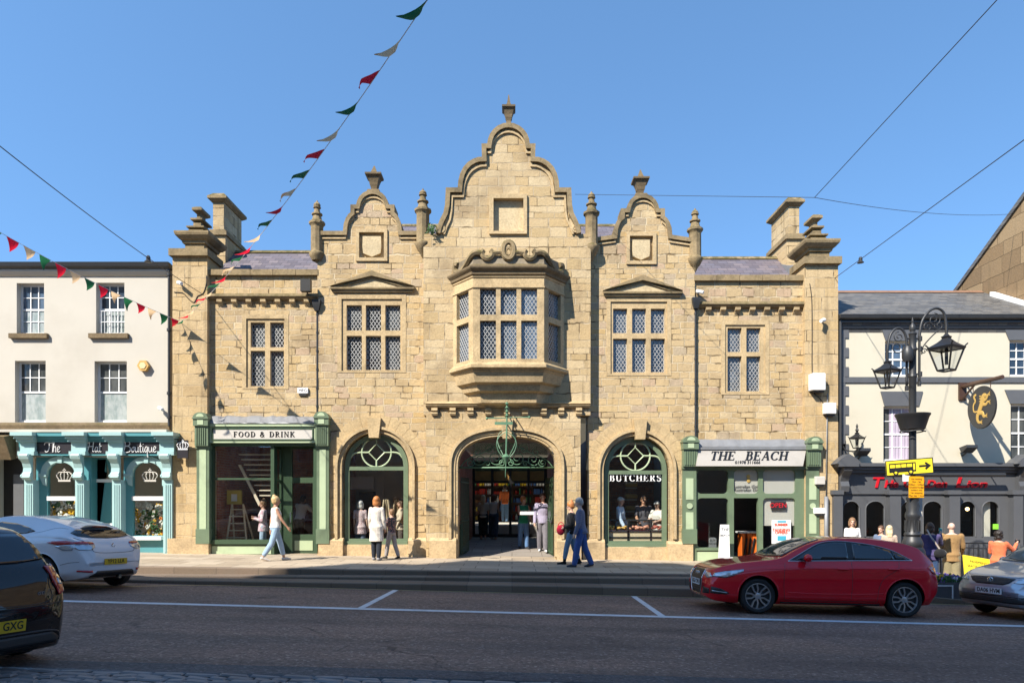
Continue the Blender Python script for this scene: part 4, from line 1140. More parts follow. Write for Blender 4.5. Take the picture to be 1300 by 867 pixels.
g = MB(); g.pbox(885,926,596,696,Y+.09,Y+.098); g.build('glass', M['glass'], shop_beach)
g = MB(); g.pbox(931,964,596,627,Y+.08,Y+.1); g.pbox(969,1011,596,627,Y+.08,Y+.1); g.pbox(969,1011,632,667,Y+.10,Y+.12); wb_ = g.build('window_blind', M['sign_cream'], shop_beach)
g = MB(); g.pbox(931,964,596,627,Y+.065,Y+.07); g.pbox(969,1011,596,702,Y+.065,Y+.07); g.build('glass', M['glass'], shop_beach)
# gold emblem and two lines of script on the middle light
lg = MB(); c = W(950, 607, Y+.06)
lg.ball((c.x,Y+.062,c.z+.06), .055, 10, 6, (1,.2,1)); lg.ball((c.x+.01,Y+.062,c.z-.06), .07, 10, 6, (.8,.2,1)); lg.build('emblem', M['gold'], wb_)
lt = MB(); lt.text('Australian Gold', fx(948,Y), fz(617.5,Y), Y+.062, .125, .003, shear=.25); lt.text('Australian Gold', fx(949.5,Y), fz(621.7,Y), Y+.062, .125, .003, shear=.25)
lt.build('lettering', M['iron'], wb_)
# canted sign board
sb = MB(); zt, zb = fz(570.5,-.16), fz(591.5,-.32)
ba = [(fx(886.5,-.16),-.16,zt),(fx(1023.5,-.16),-.16,zt),(fx(1019.5,-.32),-.32,zb),(fx(884,-.32),-.32,zb)]
sb.add(ba+[(p[0],-.05,p[2]) for p in ba], [(0,1,2,3),(7,6,5,4),(0,4,5,1),(1,5,6,2),(2,6,7,3),(3,7,4,0)])
sbo = sb.build('sign_board', M['sign_white'], shop_beach)
tx = MB(); roman('THE  BEACH', 0, .05, 0, .27, tx, .008, .32, .10, 1.0, 1.25)
tl = atan2(-.16, zt-zb)
Mx = Matrix.Translation(W(951.5, 580.5, -.245)) @ Matrix.Rotation(-tl*-1, 4, 'X')
tx.text('01978 311666', -.08, -.155, -.002, .125, .006, shear=.22, sx=1.0, offset=.002)
tx.xf(Mx); tx.build('lettering', M['ink'], sbo)
ld = MB(); rg = []
for i in range(21):
    x = fx(883,-.1)+(fx(1026,-.1)-fx(883,-.1))*i/20; a = rnd.uniform(-.008,.008)
    rg.append([(x,.1,fz(557,0)+a),(x,-.06,fz(558.5,0)+a),(x,-.2,fz(566.5,-.2)+a),(x,-.2,fz(570.5,-.2)),(x,.1,fz(570.5,-.2))])
ld.loft(rg); ld.build('lead_flashing', M['lead'], shop_beach)
# neon sign, poster and notices in the window
n1 = MB(); n1.pbox(979,998,636.5,646.5,Y+.03,Y+.06); nb = n1.build('screen_sign', M['darksign'], shop_beach)
n2 = MB(); n2.text('OPEN', fx(988.5,Y), fz(641.5,Y), Y+.028, .19, .004, sx=1.0); n2.build('lettering', M['red_letter'], nb)
n3 = MB(); n3.pbox(980,1004,660,690,Y+.02,Y+.05); po = n3.build('poster', M['white'], shop_beach)
M['sea'] = plain('poster_blue', rgb('3f9fb8'), .5); M['coral'] = plain('poster_red', rgb('e0563f'), .5)
n4 = MB(); n4.pbox(987,998,660.8,663,Y+.015,Y+.03); n4.pbox(987,998,680,686,Y+.015,Y+.03); n4.build('poster_band', M['sea'], po)
n5 = MB(); n5.text('SUMMER', fx(992,Y), fz(666,Y), Y+.014, .1, .004, offset=.004); n5.text('TANNING', fx(992,Y), fz(672.5,Y), Y+.014, .11, .004, offset=.004); n5.text('OFFERS', fx(992,Y), fz(676,Y), Y+.014, .11, .004, offset=.004); n5.build('lettering', M['coral'], po)

# BUTCHERS on the glass of the right arch, gilt-white letters
roman('BUTCHERS', fx(806.5,.19), fz(606.5,.19), .192, .20, sp=.20, sx=.98, bold=1.15).build('lettering', M['white'], wb)

# ================================================================= inside
def room(x0, x1, y0, y1, z0, z1, back, sides, name='interior'):
    mb = MB(); mb.box(x0, x1, y1, y1+.1, z0, z1); o = mb.build('interior_wall', M[back], hall)
    s = MB(); s.box(x0-.1, x0, y0, y1, z0, z1); s.build('side_wall', M[sides], o)
    s = MB(); s.box(x1, x1+.1, y0, y1, z0, z1); s.build('side_wall', M[sides], o)
    f = MB(); f.box(x0-.1, x1+.1, y0, y1+.1, z0-.1, z0); f.build('interior_floor', M['intfloor'], o)
    c = MB(); c.box(x0-.1, x1+.1, y0, 1.5, z1, z1+.1); c.build('interior_ceiling', M['plaster'], o)
    c = MB(); c.box(x0-.1, x1+.1, 1.5, y1+.1, z1, z1+.02); c.build('unseen_roof_light', M['glass'], o)  # unseen skylight, added to let daylight into the room
    return o
ra = room(-8.7,-5.75,.52,3.9,-.02,3.5,'brickred','brickred')
rb = room(-5.4,-2.75,.5,3.9,.0,3.75,'plaster','brickred')
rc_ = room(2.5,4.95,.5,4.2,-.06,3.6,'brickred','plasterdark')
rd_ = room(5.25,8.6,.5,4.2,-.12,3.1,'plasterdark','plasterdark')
# stair seen through the food shop's window
st = MB(); Ys_ = .85
for i in range(9):
    q = 576+i*6.5; st.box(fx(303+i*3.3,Ys_), fx(344.5,Ys_), Ys_, Ys_+.26, fz(q+1.5,Ys_), fz(q,Ys_))
M['stairwood'] = plain('pale_stair_wood', (.66,.56,.44), .5, 0, .12, 6)
stt = st.build('stair', M['stairwood'], ra)
sr = MB(); sr.prism(pp([(303,590),(306.5,590),(333,642),(329,642)],Ys_), Ys_-.05, Ys_-.005); sr.build('stringer', M['stairwood'], stt)
cn = MB(); cn.box(-8.6,-6.4,2.7,3.2,0,.95); cn.box(-8.65,-6.35,2.65,3.25,.95,1.0); cn.build('counter', M['wood_dark'], ra)
# panelled door and pale noticeboard in the left arch window
dd = MB(); dd.pbox(456,476,624,690,3.2,3.3); dd.build('inner_door', M['wood_dark'], rb)
dd = MB(); dd.pbox(441,474,605,621,2.6,2.65); nb2 = dd.build('notice_board', M['sign_cream'], rb)
dd = MB(); dd.pbox(478,487,605,640,3.3,3.34); dd.build('pale_panel', M['plaster'], rb)
# entrance passage
pz = lambda y: .018*y
pa = MB(); pa.box(-1.75,-1.6,.31,8.4,-.1,3.4); pa.box(1.42,1.57,.31,8.4,-.1,3.4); pas = pa.build('passage_wall', M['brickred'], hall)
pc = MB(); pc.box(-1.8,1.6,1.6,8.5,3.45,3.47); pc.build('unseen_roof_light', M['glass'], pas); pc = MB(); pc.box(-1.8,1.6,.31,1.6,3.45,3.6); pc.build('passage_ceiling', M['plasterdark'], pas)  # passage glazed overhead out of view, added to bring in daylight
pf = MB(); pf.prism([(.5,-.01),(1.6,.13),(8.6,.17),(8.6,-.4),(.5,-.4)], -1.7, 1.5, 'x'); pf.build('passage_floor', paving('entrance_paving', [(.25,.22,.19),(.3,.27,.23),(.23,.2,.18)], .9, .6), pas)
# glazed screen at the back of the passage
sc_ = MB(); ys = 8.0
sc_.holed(rect(-1.62,1.42,.1,3.4), [rect(a,b,c,d) for a,b in ((-1.5,-.85),(-.75,-.12),(-.02,.62),(.72,1.3)) for c,d in ((.3,2.35),(2.45,3.25))], ys, ys+.08)
scr = sc_.build('glazed_screen', M['black'], hall)
tp = MB(); tp.box(-1.5,1.3,ys+.1,ys+.12,2.45,2.85); tp.build('wooden_band', M['wood'], scr)
tp = MB(); tp.box(-1.5,1.3,ys+.1,ys+.12,2.85,3.25); tp.build('green_band', M['darkgreen'], scr)
# market floor beyond it
hf = MB(); hf.box(-8,8,8.7,22,-.3,.62); hfo = hf.build('market_floor', M['plaster'], hall)
hw_ = MB(); hw_.box(-8,8,18,18.2,.6,6.5); hw_.build('market_back_wall', M['plaster'], hfo)
hr = MB(); hr.box(-8,8,8.3,11.2,5.9,6.0); hr.build('market_roof', M['plaster'], hfo); hr = MB(); hr.box(-8,8,11.2,18.2,5.9,5.92); hr.build('unseen_roof_light', glass_clear('sun_dimming_glass', (.38,.38,.36), .5, .05), hfo)  # unseen roof glass, grey tint added to weaken the sun inside
for xs_ in (-8,7.9):
    hr = MB(); hr.box(xs_,xs_+.1,8.7,18,.6,5.9); hr.build('market_side_wall', M['plaster'], hfo)
# shelves of bottles, boxes and jars at the back of the market
rnd = random.Random(11)
sh = thing('shelf_unit', 'long dark shelves of bottles and boxes inside the arched entrance', 'shelves', (0,14,.62))
fr = MB(); yb = 14.4
for i in range(5): fr.box(-3.2,3.0,yb-.3,yb,.66+i*.42,.70+i*.42)
for x in (-3.2,-2.1,-1.05,0,1.0,2.0,2.97): fr.box(x,x+.04,yb-.3,yb,.62,2.7)
fr.box(-3.2,3.0,yb,yb+.04,.62,2.75)
fr.build('frame', M['wood_dark'], sh)
cols = [plain('jar_'+n_, c_, .35) for n_, c_ in (('yellow',(.6,.42,.03)),('red',(.45,.04,.03)),('white',(.6,.6,.58)),('green',(.05,.2,.08)),('brown',(.2,.09,.03)),('blue',(.05,.12,.3)))]
bins = [MB() for _ in cols]
for i in range(5):
    x = -3.1
    while x < 2.9:
        wd = rnd.uniform(.07,.16); h = rnd.uniform(.16,.34); k = rnd.randrange(len(cols))
        for r_ in range(rnd.randint(1,3)):
            if rnd.random() < .55: bins[k].lathe([(wd*.42,.70+i*.42),(wd*.42,.70+i*.42+h*.6),(wd*.18,.70+i*.42+h*.8),(wd*.18,.70+i*.42+h)], x+wd/2, yb-.16, 8)
            else: bins[k].box(x+.005,x+wd-.005,yb-.26,yb-.05,.70+i*.42,.70+i*.42+h*.9)
            x += wd+.01
for b_, m_ in zip(bins, cols):
    o = b_.build('goods', m_, sh); o['kind'] = 'stuff'
# wrought iron gates and overthrow in the arch
gt = thing('iron_gate', 'dark green iron gates folded back inside the arch with scrolled overthrow', 'gate', (0,.2,0))
gb = MB()
gb.pbox(581,705,592.5,594.5,.16,.2)
def curl(cx, cz, r, turns, dirn, a0, mb, y=.18, rad=.014):
    pts = []
    n = int(22*turns)
    for i in range(n+1):
        a = radians(a0)+dirn*2*pi*turns*i/n; rr = r*(1-.8*i/n)
        pts.append((cx+rr*cos(a), y, cz+rr*sin(a)))
    mb.tube(pts, rad, 5)
z0 = fz(593,.18)
for sg in (-1, 1):
    c0 = fx(643,.18)
    for (dx, dz, r, tn, dr_, a0) in ((.32,.27,.22,1.6,1,180),(.78,.22,.19,1.5,-1,0),(1.05,.13,.12,1.4,1,180),(.12,.12,.10,1.3,-1,90),(.55,.1,.09,1.2,1,0),(.5,.52,.16,1.3,-1,200),(.16,.55,.14,1.4,1,0),(.86,.44,.11,1.2,1,90)):
        curl(c0+sg*dx, z0+dz, r, tn, dr_*sg, a0 if sg > 0 else 180-a0, gb)
    gb.tube(spline([(c0,.18,z0+.75),(c0+sg*.35,.18,z0+.6),(c0+sg*.7,.18,z0+.42),(c0+sg*1.15,.18,z0+.22),(c0+sg*1.35,.18,z0)], 5), .016, 5)
gb.build('overthrow', M['verdigris'], gt, True)
for sg, x in ((-1,-1.5),(1,1.2)):
    lf = MB(); 
    for i in range(9): lf.tube([(x+sg*-.0+.02*i*-sg, .35+i*.14, .05),(x+.02*i*-sg, .35+i*.14, 2.35)], .013, 5)
    for z in (.12, 1.05, 2.2): lf.box(x-.18 if sg > 0 else x-.02, x+.02 if sg > 0 else x+.2, .33, 1.5, z, z+.04) if False else lf.tube([(x,.33,z),(x-.16*sg,1.48,z)], .02, 5)
    lf.prism([(.36,.1),(1.45,.1),(1.45,.95),(.36,.95)], x-.03, x-.015, 'x')
    lf.build('gate_leaf', M['darkgreen'], gt)

# green bracket lantern frame over the entrance
bk = thing('lamp_bracket', 'green wrought iron bracket with long drop rod above the entrance arch', 'bracket', (fx(643,YCN), YCN, 3.9))
b1 = MB(); yb = YCN-.75; p = lambda px, py, y=yb: tuple(W(px, py, y))
b1.tube([p(643.5,510),p(643.3,545),p(642.5,575),p(641.5,606)], [.02,.025,.022,.006], 7)
b1.tube([p(618,531),p(672,529.5)], .016, 6); b1.ball(p(618,531), .035); b1.ball(p(672,529.5), .035)
for q in (514,519,524,529): b1.lathe([(.03,fz(q,yb)),(.055,fz(q,yb)+.03),(.03,fz(q,yb)+.06)], fx(643.5,yb), yb, 8)
b1.box(*[v for v in (fx(628,yb), fx(651,yb), yb-.02, yb+.02, fz(539,yb), fz(535.5,yb))])
for t in (0,.5): b1.tube([W(643,512+t*50,YCN), W(643.3,514+t*50,yb)], .018, 6)
for sg in (-1,1):
    b1.tube(spline([p(643,548),p(643+sg*8,553),p(643+sg*12.5,562),p(643+sg*10,573),p(643+sg*2,583)], 6), .012, 6)
    b1.tube(spline([p(643,545,yb+.25),p(643+sg*9,550,yb+.25),p(643+sg*11,562,yb+.2),p(643+sg*3,580,yb)], 6), .010, 6)
b1.tube(spline([(fx(643,yb),YCN,4.2),(fx(643,yb),yb+.3,4.0),(fx(643,yb),yb+.1,3.7),(fx(643,yb),YCN-.05,3.5)], 6), .016, 6)
b1.lathe([(.02,fz(584,yb)-.1),(.07,fz(584,yb)),(.12,fz(580,yb)),(.03,fz(576,yb))], fx(642.3,yb), yb, 8)
b1.build('scrollwork', M['verdigris'], bk, True, angle=50)

# rain pipes, flood lamps and boxes on the hall
def pipe(px, q0, q1, Y, name='rain_pipe', hopper=True):
    mb = MB(); c = W(px, q0, Y)
    mb.tube([(c.x,Y-.07,fz(q0,Y)),(c.x,Y-.07,fz(q1,Y))], .032, 8)
    for k in range(6):
        z = fz(q0+(q1-q0)*(k+.5)/6, Y); mb.tube([(c.x,Y-.07,z-.03),(c.x,Y-.07,z+.03)], .042, 8)
    if hopper:
        mb.sq([(.06,fz(q0+4,Y)-.1),(.11,fz(q0,Y)),(.12,fz(q0-4,Y)),(.12,fz(q0-5,Y))], c.x, Y-.1)
    return mb.build(name, M['iron'], hall, True, angle=50)
pipe(403.8, 388, 528, YW); pipe(882, 385, 556, YW)
# ================================================================= white house with the teal boutique
YL = .06
house = thing('town_house', 'white rendered house with sash windows above a teal shopfront', 'building', (-14, 0, 0))
wl = MB(); x0, x1 = -34.0, fx(216.5,YL)
wins = [(21.2,56,359.5,424),(122,158,359,424),(19,58,458,536),(120,161,458.5,536)]
wl.holed(rect(x0,x1,-.5,fz(349,YL)), [prect(*w_,YL) for w_ in wins]+[prect(-10,216,580,760,YL)], YL, YL+.5)
wl.build('wall', M['whitewall'], house)
ev = MB(); ev.loft([[(x,YL+.0,fz(351,YL)),(x,YL-.05,fz(350,YL)),(x,YL-.12,fz(346,YL)),(x,YL-.12,fz(343.5,YL)),(x,YL+.3,fz(343.5,YL))] for x in (x0,x1+.02)]); ev.build('eaves_moulding', M['whitewall'], house)
gu = MB(); gu.loft([[(x,YL-.14,fz(343.2,YL)),(x,YL-.22,fz(341,YL)),(x,YL-.24,fz(336,YL)),(x,YL-.1,fz(336,YL)),(x,YL+.3,fz(340,YL))] for x in (x0,x1+.05)]); gu.build('gutter', M['black'], house)
rf = MB(); rf.prism([(YL-.1,fz(340,YL)),(5.0,7.6),(9.8,5.0),(9.8,4.5)], x0, x1, 'x'); rf.build('roof', M['slate2'], house)
def sash(w_, Y, parent, cols, rows_t, rows_b, gt_, gb_, rev=.17, paint='white', sill=None, dmid=.5, zt=None):
    p0,p1,q0,q1 = w_; x0,x1,z0,z1 = fx(p0,Y),fx(p1,Y),fz(q1,Y),fz(q0,Y); yb = Y+rev
    t = .055; zm = z0+(z1-z0)*dmid
    mb = MB(); mb.holed(rect(x0-.05,x1+.05,z0-.05,z1+.05), [rect(x0+t,x1-t,z0+t*1.4,zm-.02), rect(x0+t,x1-t,zm+.03,z1-t)], yb, yb+.05)
    f = mb.build('window', M[paint], parent)
    ba = MB()
    for (a, b, rows, dy) in ((z0+t*1.4, zm-.02, rows_b, .01),(zm+.03, z1-t, rows_t, 0)):
        if rows:
            for i in range(1, cols): cx = x0+t+(x1-x0-2*t)*i/cols; ba.box(cx-.013, cx+.013, yb+.006, yb+.04, a-.01, b+.01)
            for i in range(1, rows): cz = a+(b-a)*i/rows; ba.box(x0+t-.01, x1-t+.01, yb+.008, yb+.038, cz-.012, cz+.012)
    if ba.v: ba.build('glazing_bars', M[paint], f)
    g = MB(); g.box(x0,x1,yb+.028,yb+.034,zm,z1); g.build('glass', M[gt_], f)
    g = MB(); g.box(x0,x1,yb+.028,yb+.034,z0,zm); g.build('glass', M[gb_], f)
    if sill:
        s = MB(); s.box(x0-.17,x1+.14,Y-.10,Y+.2,fz(sill,Y),z0+.0); s.build('sill', M['dark_stone'], f)
    return f
sash(wins[0],YL,house,3,2,2,'sash','net',sill=430); sash(wins[1],YL,house,3,2,2,'sash','net',sill=430)
sash(wins[2],YL,house,3,2,0,'dullpane','net'); sash(wins[3],YL,house,3,2,0,'dullpane','net')
lg = MB()                              # window guard bars on the second window
w_ = wins[1]
for i in range(8):
    x = fx(126+i*4.3,YL); lg.tube([(x,YL+.1,fz(423,YL)),(x,YL+.1,fz(394,YL))], .011, 5)
for q in (394,408): lg.tube([(fx(124,YL),YL+.1,fz(q,YL)),(fx(158,YL),YL+.1,fz(q,YL))], .013, 5)
lg.build('window_guard', M['white'], house)
bd = MB(); bd.loft([[(x,YL+.02,fz(546,YL)),(x,YL-.07,fz(546,YL)),(x,YL-.10,fz(540,YL)),(x,YL-.06,fz(537,YL)),(x,YL+.02,fz(536,YL))] for x in (x0,x1)]); bd.build('string_course', M['dark_stone'], house)
bd = MB(); bd.box(x0,x1+.02,YL-.28,YL+.1,fz(549.5,YL),fz(546.2,YL)); bd.build('ledge', M['whitewall'], house)
dp = MB(); xp = fx(215.2,YL-.08); dp.tube([(xp,YL-.1,fz(336,YL)),(xp,YL-.1,fz(470,YL)),(xp,YL-.1,fz(541,YL))], .04, 8)
for q in (350,420,500,530): dp.tube([(xp,YL-.1,fz(q,YL)-.04),(xp,YL-.1,fz(q,YL)+.04)], .066, 8)
dp.build('rain_pipe', M['iron'], house, True, angle=50)

# boutique
Yb = YL+.02; YF = YL-.24       # recessed plane and pilaster face
bt = MB(); bt.box(fx(33,Yb), fx(216,Yb), YL-.30, Yb+.1, fz(561,YL), fz(549.7,YL)-.01)
shop = None
co_ = MB()
for i,(o_,a,b) in enumerate(((.0,578,559),(.06,561,557),(.13,557.5,553.5),(.20,554,550))):
    co_.box(fx(22,YF), fx(218,YF)+o_*.6, YF-o_-.02+.08, Yb+.2, fz(a,YF), fz(b,YF)-.002*i)
shop = co_.build('shopfront', M['teal'], house)
for p0,p1 in ((31,41.5),(96,106),(143,152.5),(207.5,218)):
    mb = MB(); c = (fx(p0,YF)+fx(p1,YF))/2; hw = .125
    mb.box(c-hw,c+hw,YF,Yb+.1,-.35,fz(609,YF))
    for d in (-.06,.0,.06): mb.box(c+d-.017,c+d+.017,YF-.02,YF,.18,fz(615,YF))
    mb.box(c-hw-.02,c+hw+.02,YF-.035,Yb+.1,-.35,.12)
    # broad block over the console
    for (o_,a,b) in ((.10,578,573),(.03,573,561),(.13,561,557.5),(.20,557.5,554),(.29,554,549.6)):
        mb.box(c-hw-.07-o_*.4,c+hw+.07+o_*.4,YF-o_-.02,Yb+.1,fz(a,YF),fz(b,YF))
    pl = mb.build('pilaster', M['litteal'], shop)
    s = MB(); ptsc = [(YF+.02,fz(609,YF)),(YF-.08,fz(609,YF)),(YF-.14,fz(606,YF)),(YF-.12,fz(602,YF)),(YF-.06,fz(599,YF)),(YF-.05,fz(594,YF)),(YF-.10,fz(588,YF)),(YF-.2,fz(583,YF)),(YF-.24,fz(579,YF)),(YF-.2,fz(576.5,YF)),(YF+.02,fz(576.5,YF))]
    s.prism(ptsc, c-hw*.95, c+hw*.95, 'x')
    for sx in (-1,1):
        s.lathe([(.001,0)],0,0,3) if False else None
        for (dy,q,r) in ((-.13,580.5,.09),(-.09,604.5,.055)):
            s.prism([(YF+dy+r*cos(2*pi*i/12), fz(q,YF)+r*sin(2*pi*i/12)) for i in range(12)], c+sx*hw*.9, c+sx*(hw*1.12), 'x')
    s.build('console', M['litteal'], pl)
# sign panels with script
def script(strokes, x, z, y, s, mb, r=.011):
    for st_ in strokes:
        pts = spline([(x+a*s, y, z+b*s) for a,b in st_], 5); mb.tube(pts, r*s/.32*1.0, 5)
GL = {'T': ([[(.0,.62),(.08,.8),(.3,.84),(.6,.78),(.8,.86)],[(.46,.8),(.44,.5),(.36,.12),(.16,.02),(.06,.14)]],.72),
 'h': ([[(.0,0),(.08,.9),(.16,.95),(.1,.4),(.06,0)],[(.07,.3),(.2,.48),(.28,.4),(.26,.05),(.36,.05)]],.38),
 'e': ([[(.02,.2),(.2,.28),(.24,.42),(.13,.47),(.03,.25),(.12,.02),(.3,.1)]],.33),
 'H': ([[(.1,.75),(.2,.95),(.25,.8),(.15,.3),(.05,.05)],[(.6,.95),(.55,.5),(.52,.1),(.65,.05)],[(.0,.42),(.3,.5),(.6,.5)]],.7),
 'a': ([[(.25,.42),(.12,.46),(.02,.2),(.1,.02),(.22,.2),(.26,.44),(.25,.1),(.34,.03)]],.36),
 't': ([[(.1,.85),(.08,.3),(.1,.04),(.22,.06)],[(.0,.5),(.22,.52)]],.25),
 'B': ([[(.2,.9),(.15,.4),(.05,.05)],[(.0,.72),(.25,.9),(.55,.82),(.5,.58),(.2,.52),(.55,.45),(.58,.1),(.25,.0),(.05,.1)]],.68),
 'o': ([[(.15,.45),(.03,.25),(.12,.02),(.26,.2),(.18,.44),(.32,.42)]],.32),
 'u': ([[(.02,.45),(.04,.1),(.15,.03),(.25,.2),(.26,.45),(.26,.1),(.35,.04)]],.36),
 'i': ([[(.05,.45),(.05,.08),(.14,.04)],[(.06,.66),(.075,.7)]],.17),
 'q': ([[(.25,.42),(.12,.46),(.02,.2),(.1,.02),(.22,.2),(.26,.44),(.25,-.3),(.32,-.38)]],.34)}
def writing(word, px, q, Y, s, parent):
    mb = MB(); wd = sum(GL[c][1] for c in word)*s; x = fx(px,Y)-wd/2; z = fz(q,Y)-.35*s
    for c in word: script(GL[c][0], x, z, Y-.012, s, mb); x += GL[c][1]*s
    mb.build('lettering', M['white'], parent)
for a,b,word,cx,s_ in ((43,92,'The',67,.33),(107,140,'Hat',120,.33),(154,205,'Boutique',178,.345)):
    mb = MB(); mb.pbox(a,b,559.5,575.5,YF+.04,Yb); so_ = mb.build('sign_board', M['darksign'], shop)
    writing(word, cx, 568.8, YF+.04, s_, so_)
# projecting sign with a crown
def crown(mb, cx, cz, y, s, th=.008):
    mb.box(cx-.5*s,cx+.5*s,y-th,y,cz-.45*s,cz-.3*s)
    for k in (-1,-.5,0,.5,1):
        mb.tube(spline([(cx+k*.42*s,y-.004,cz-.3*s),(cx+k*.62*s,y-.004,cz+.05*s),(cx+k*.4*s,y-.004,cz+.3*s),(cx,y-.004,cz+(.3 if k else .35)*s)],4), .04*s, 5)
    for k in (-1,-.5,.5,1): mb.ball((cx+k*.56*s,y,cz+.16*s), .07*s, 6, 4)
    mb.box(cx-.04*s,cx+.04*s,y-th,y,cz+.3*s,cz+.62*s); mb.box(cx-.13*s,cx+.13*s,y-th,y,cz+.43*s,cz+.51*s)
ps = thing('hanging_sign', 'small charcoal projecting sign with a white crown beside the teal cornice', 'sign', (fx(228,-.5),-.4,3.1))
mb = MB(); xs = fx(229,-.45); mb.box(xs-.16,xs+.14,-.30,-.26,fz(581.5,-.3),fz(558.5,-.3)); mb.build('board', M['darksign'], ps)
mb = MB(); crown(mb, xs, fz(565.5,-.3), -.302, .27); mb.build('crown_emblem', M['white'], ps)
mb = MB(); mb.box(xs-.3,xs+.0,-.30,-.27,fz(558,-.3),fz(556.8,-.3)); mb.box(xs-.3,xs-.27,-.3,.0,fz(558,-.3),fz(556.8,-.3)); mb.build('bracket', M['black'], ps)
# recessed arched windows
def bout_window(p0, p1, pa, pb):
    x0,x1 = fx(p0,Yb),fx(p1,Yb); zt = fz(578,Yb); zs = fz(601,Yb); zb = fz(684,Yb)
    a0,a1 = fx(pa,Yb),fx(pb,Yb); c = (a0+a1)/2; r = (a1-a0)/2
    mb = MB()
    ar = [(a0,zb+.1),(a1,zb+.1)]+[(c+r*cos(pi*i/14), zs+.34*sin(pi*i/14)) for i in range(15)]
    mb.holed(rect(x0,x1,-.35,zt), [ar], Yb, Yb+.12)
    f = mb.build('window', M['teal'], shop)
    pm = MB(); rg = []
    for i in range(15):
        an = pi*i/14; rg.append([(c+(r+e)*cos(an), y, zs+(.34+e)*sin(an)) for e,y in ((-.01,Yb+.02),(-.01,Yb-.07),(.16,Yb-.07),(.18,Yb+.02))])
    pm.loft(rg)
    pm.box(c-.06,c+.06,Yb-.11,Yb,zs+.3,zs+.55)
    for sx in (-1,1):
        pm.box(c+sx*(r+.1)-.11,c+sx*(r+.1)+.11,Yb-.10,Yb+.02,zs-.09,zs); pm.prism([(c+sx*(r-.0),zs-.09),(c+sx*(r+.2),zs-.09),(c+sx*(r+.1),zs-.32),(c+sx*(r+.0),zs-.36)], Yb-.06, Yb+.02)
    pm.build('arch_moulding', M['litteal'], f)
    b = MB(); zq = fz(632.5,Yb); b.box(a0-.02,a1+.02,Yb-.01,Yb+.07,zq-.06,zq+.06); b.box(x0,x1,Yb-.18,Yb+.05,zb-.02,zb+.08); b.build('rail', M['white'], f)
    g = MB(); g.box(a0-.02,a1+.02,Yb+.08,Yb+.088,zb,zs+.4); g.build('glass', M['glass'], f)
    cr = MB(); crown(cr, c+.02, fz(604,Yb), Yb+.075, .36); cr.build('crown_emblem', M['sign_cream'], f)
    return f
bout_window(46,96,60.5,97); bout_window(157,208,168.5,207)
mb = MB(); mb.holed(rect(fx(113,Yb),fx(145,Yb),-.35,fz(578,Yb)), [prect(121,142,611,664,Yb+.3), prect(120,135,583,599,Yb+.3)], Yb+.28, Yb+.34)
dr = mb.build('door', M['teal'], shop)
mb = MB(); mb.pbox(119,144,608,612,Yb+.24,Yb+.3); mb.pbox(119,144,664,667,Yb+.24,Yb+.3); mb.build('rail', M['white'], dr)
g = MB(); g.pbox(119,144,582,665,Yb+.31,Yb+.318); g.build('glass', M['glass'], dr)
mb = MB(); mb.box(fx(105,Yb),fx(116,Yb),Yb,Yb+.3,-.35,fz(578,Yb)); mb.build('door_return', M['teal'], shop)
# next door's dark entrance at the picture's edge
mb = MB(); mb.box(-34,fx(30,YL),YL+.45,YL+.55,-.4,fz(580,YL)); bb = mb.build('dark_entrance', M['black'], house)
mb = MB(); mb.pbox(17,30,602,690,YL+.35,YL+.44); mb.build('shutter', M['greytrim2'], bb)
mb = MB(); mb.prism([(YL-.5,fz(556,YL)),(YL+.0,fz(551,YL)),(YL+.0,fz(582,YL)),(YL-.2,fz(584,YL))], -34, fx(21,YL), 'x'); mb.build('neighbour_fascia', M['dark_stone'], house)
rmx = MB(); rmx.box(-14.2,-9.85,2.2,2.3,-.4,3.4); rmx.box(-14.2,-14.1,.5,2.3,-.4,3.4); rmx.box(-9.9,-9.8,.5,2.3,-.4,3.4); rmx.box(-14.2,-9.8,.4,2.3,3.3,3.4); rmx.box(-14.2,-9.8,.2,2.3,-.5,-.3)
ri = rmx.build('interior', M['plaster'], house)
# flower displays behind the glass
def flowers(name, label, px, q, w_, h_, n, seed, pal):
    t = thing(name, label, 'flowers', (fx(px,.4), .5, .3)); rnd = random.Random(seed)
    for mat, k in pal:
        mb = MB()
        for i in range(int(n*k)):
            c = (fx(px,.45)+rnd.uniform(-w_,w_), .45+rnd.uniform(-.15,.2), fz(q,.45)+rnd.uniform(-h_,h_)); r = rnd.uniform(.025,.06)
            for p_ in range(5):
                a = 2*pi*p_/5+rnd.random(); d = Vector((cos(a)*r*1.1, rnd.uniform(-.03,.0), sin(a)*r*1.1))
                mb.ball(Vector(c)+d, r*.75, 5, 3, (1,.5,1))
        o = mb.build('blossom', mat, t); o['kind'] = 'stuff'
    st_ = MB()
    for i in range(14):
        x = fx(px,.45)+rnd.uniform(-w_,w_)*.8
        st_.tube([(x,.5,.35),(x+rnd.uniform(-.1,.1),.5,fz(q,.45)+rnd.uniform(-h_,h_)*.8)], .008, 4)
    st_.build('stems', M['flag_green'], t)
M['petal_y'] = plain('yellow_petal', (.75,.42,.02), .6); M['petal_w'] = plain('white_petal', (.75,.72,.66), .6); M['petal_o'] = plain('orange_petal', (.7,.2,.02), .6); M['leaf'] = plain('leaf', (.04,.10,.025), .6)
flowers('flower_display', 'tall yellow and white flower display in the right boutique window', 192, 662, .62, .52, 95, 1, ((M['petal_y'],.5),(M['petal_w'],.9),(M['petal_o'],.15),(M['leaf'],.5)))
flowers('flower_display', 'white and yellow flower display in the left boutique window', 84, 650, .42, .32, 60, 2, ((M['petal_y'],.6),(M['petal_w'],.8),(M['leaf'],.4)))
hx = thing('alarm_box', 'orange hexagonal alarm box on the white house', 'alarm box', W(184,465,YL))
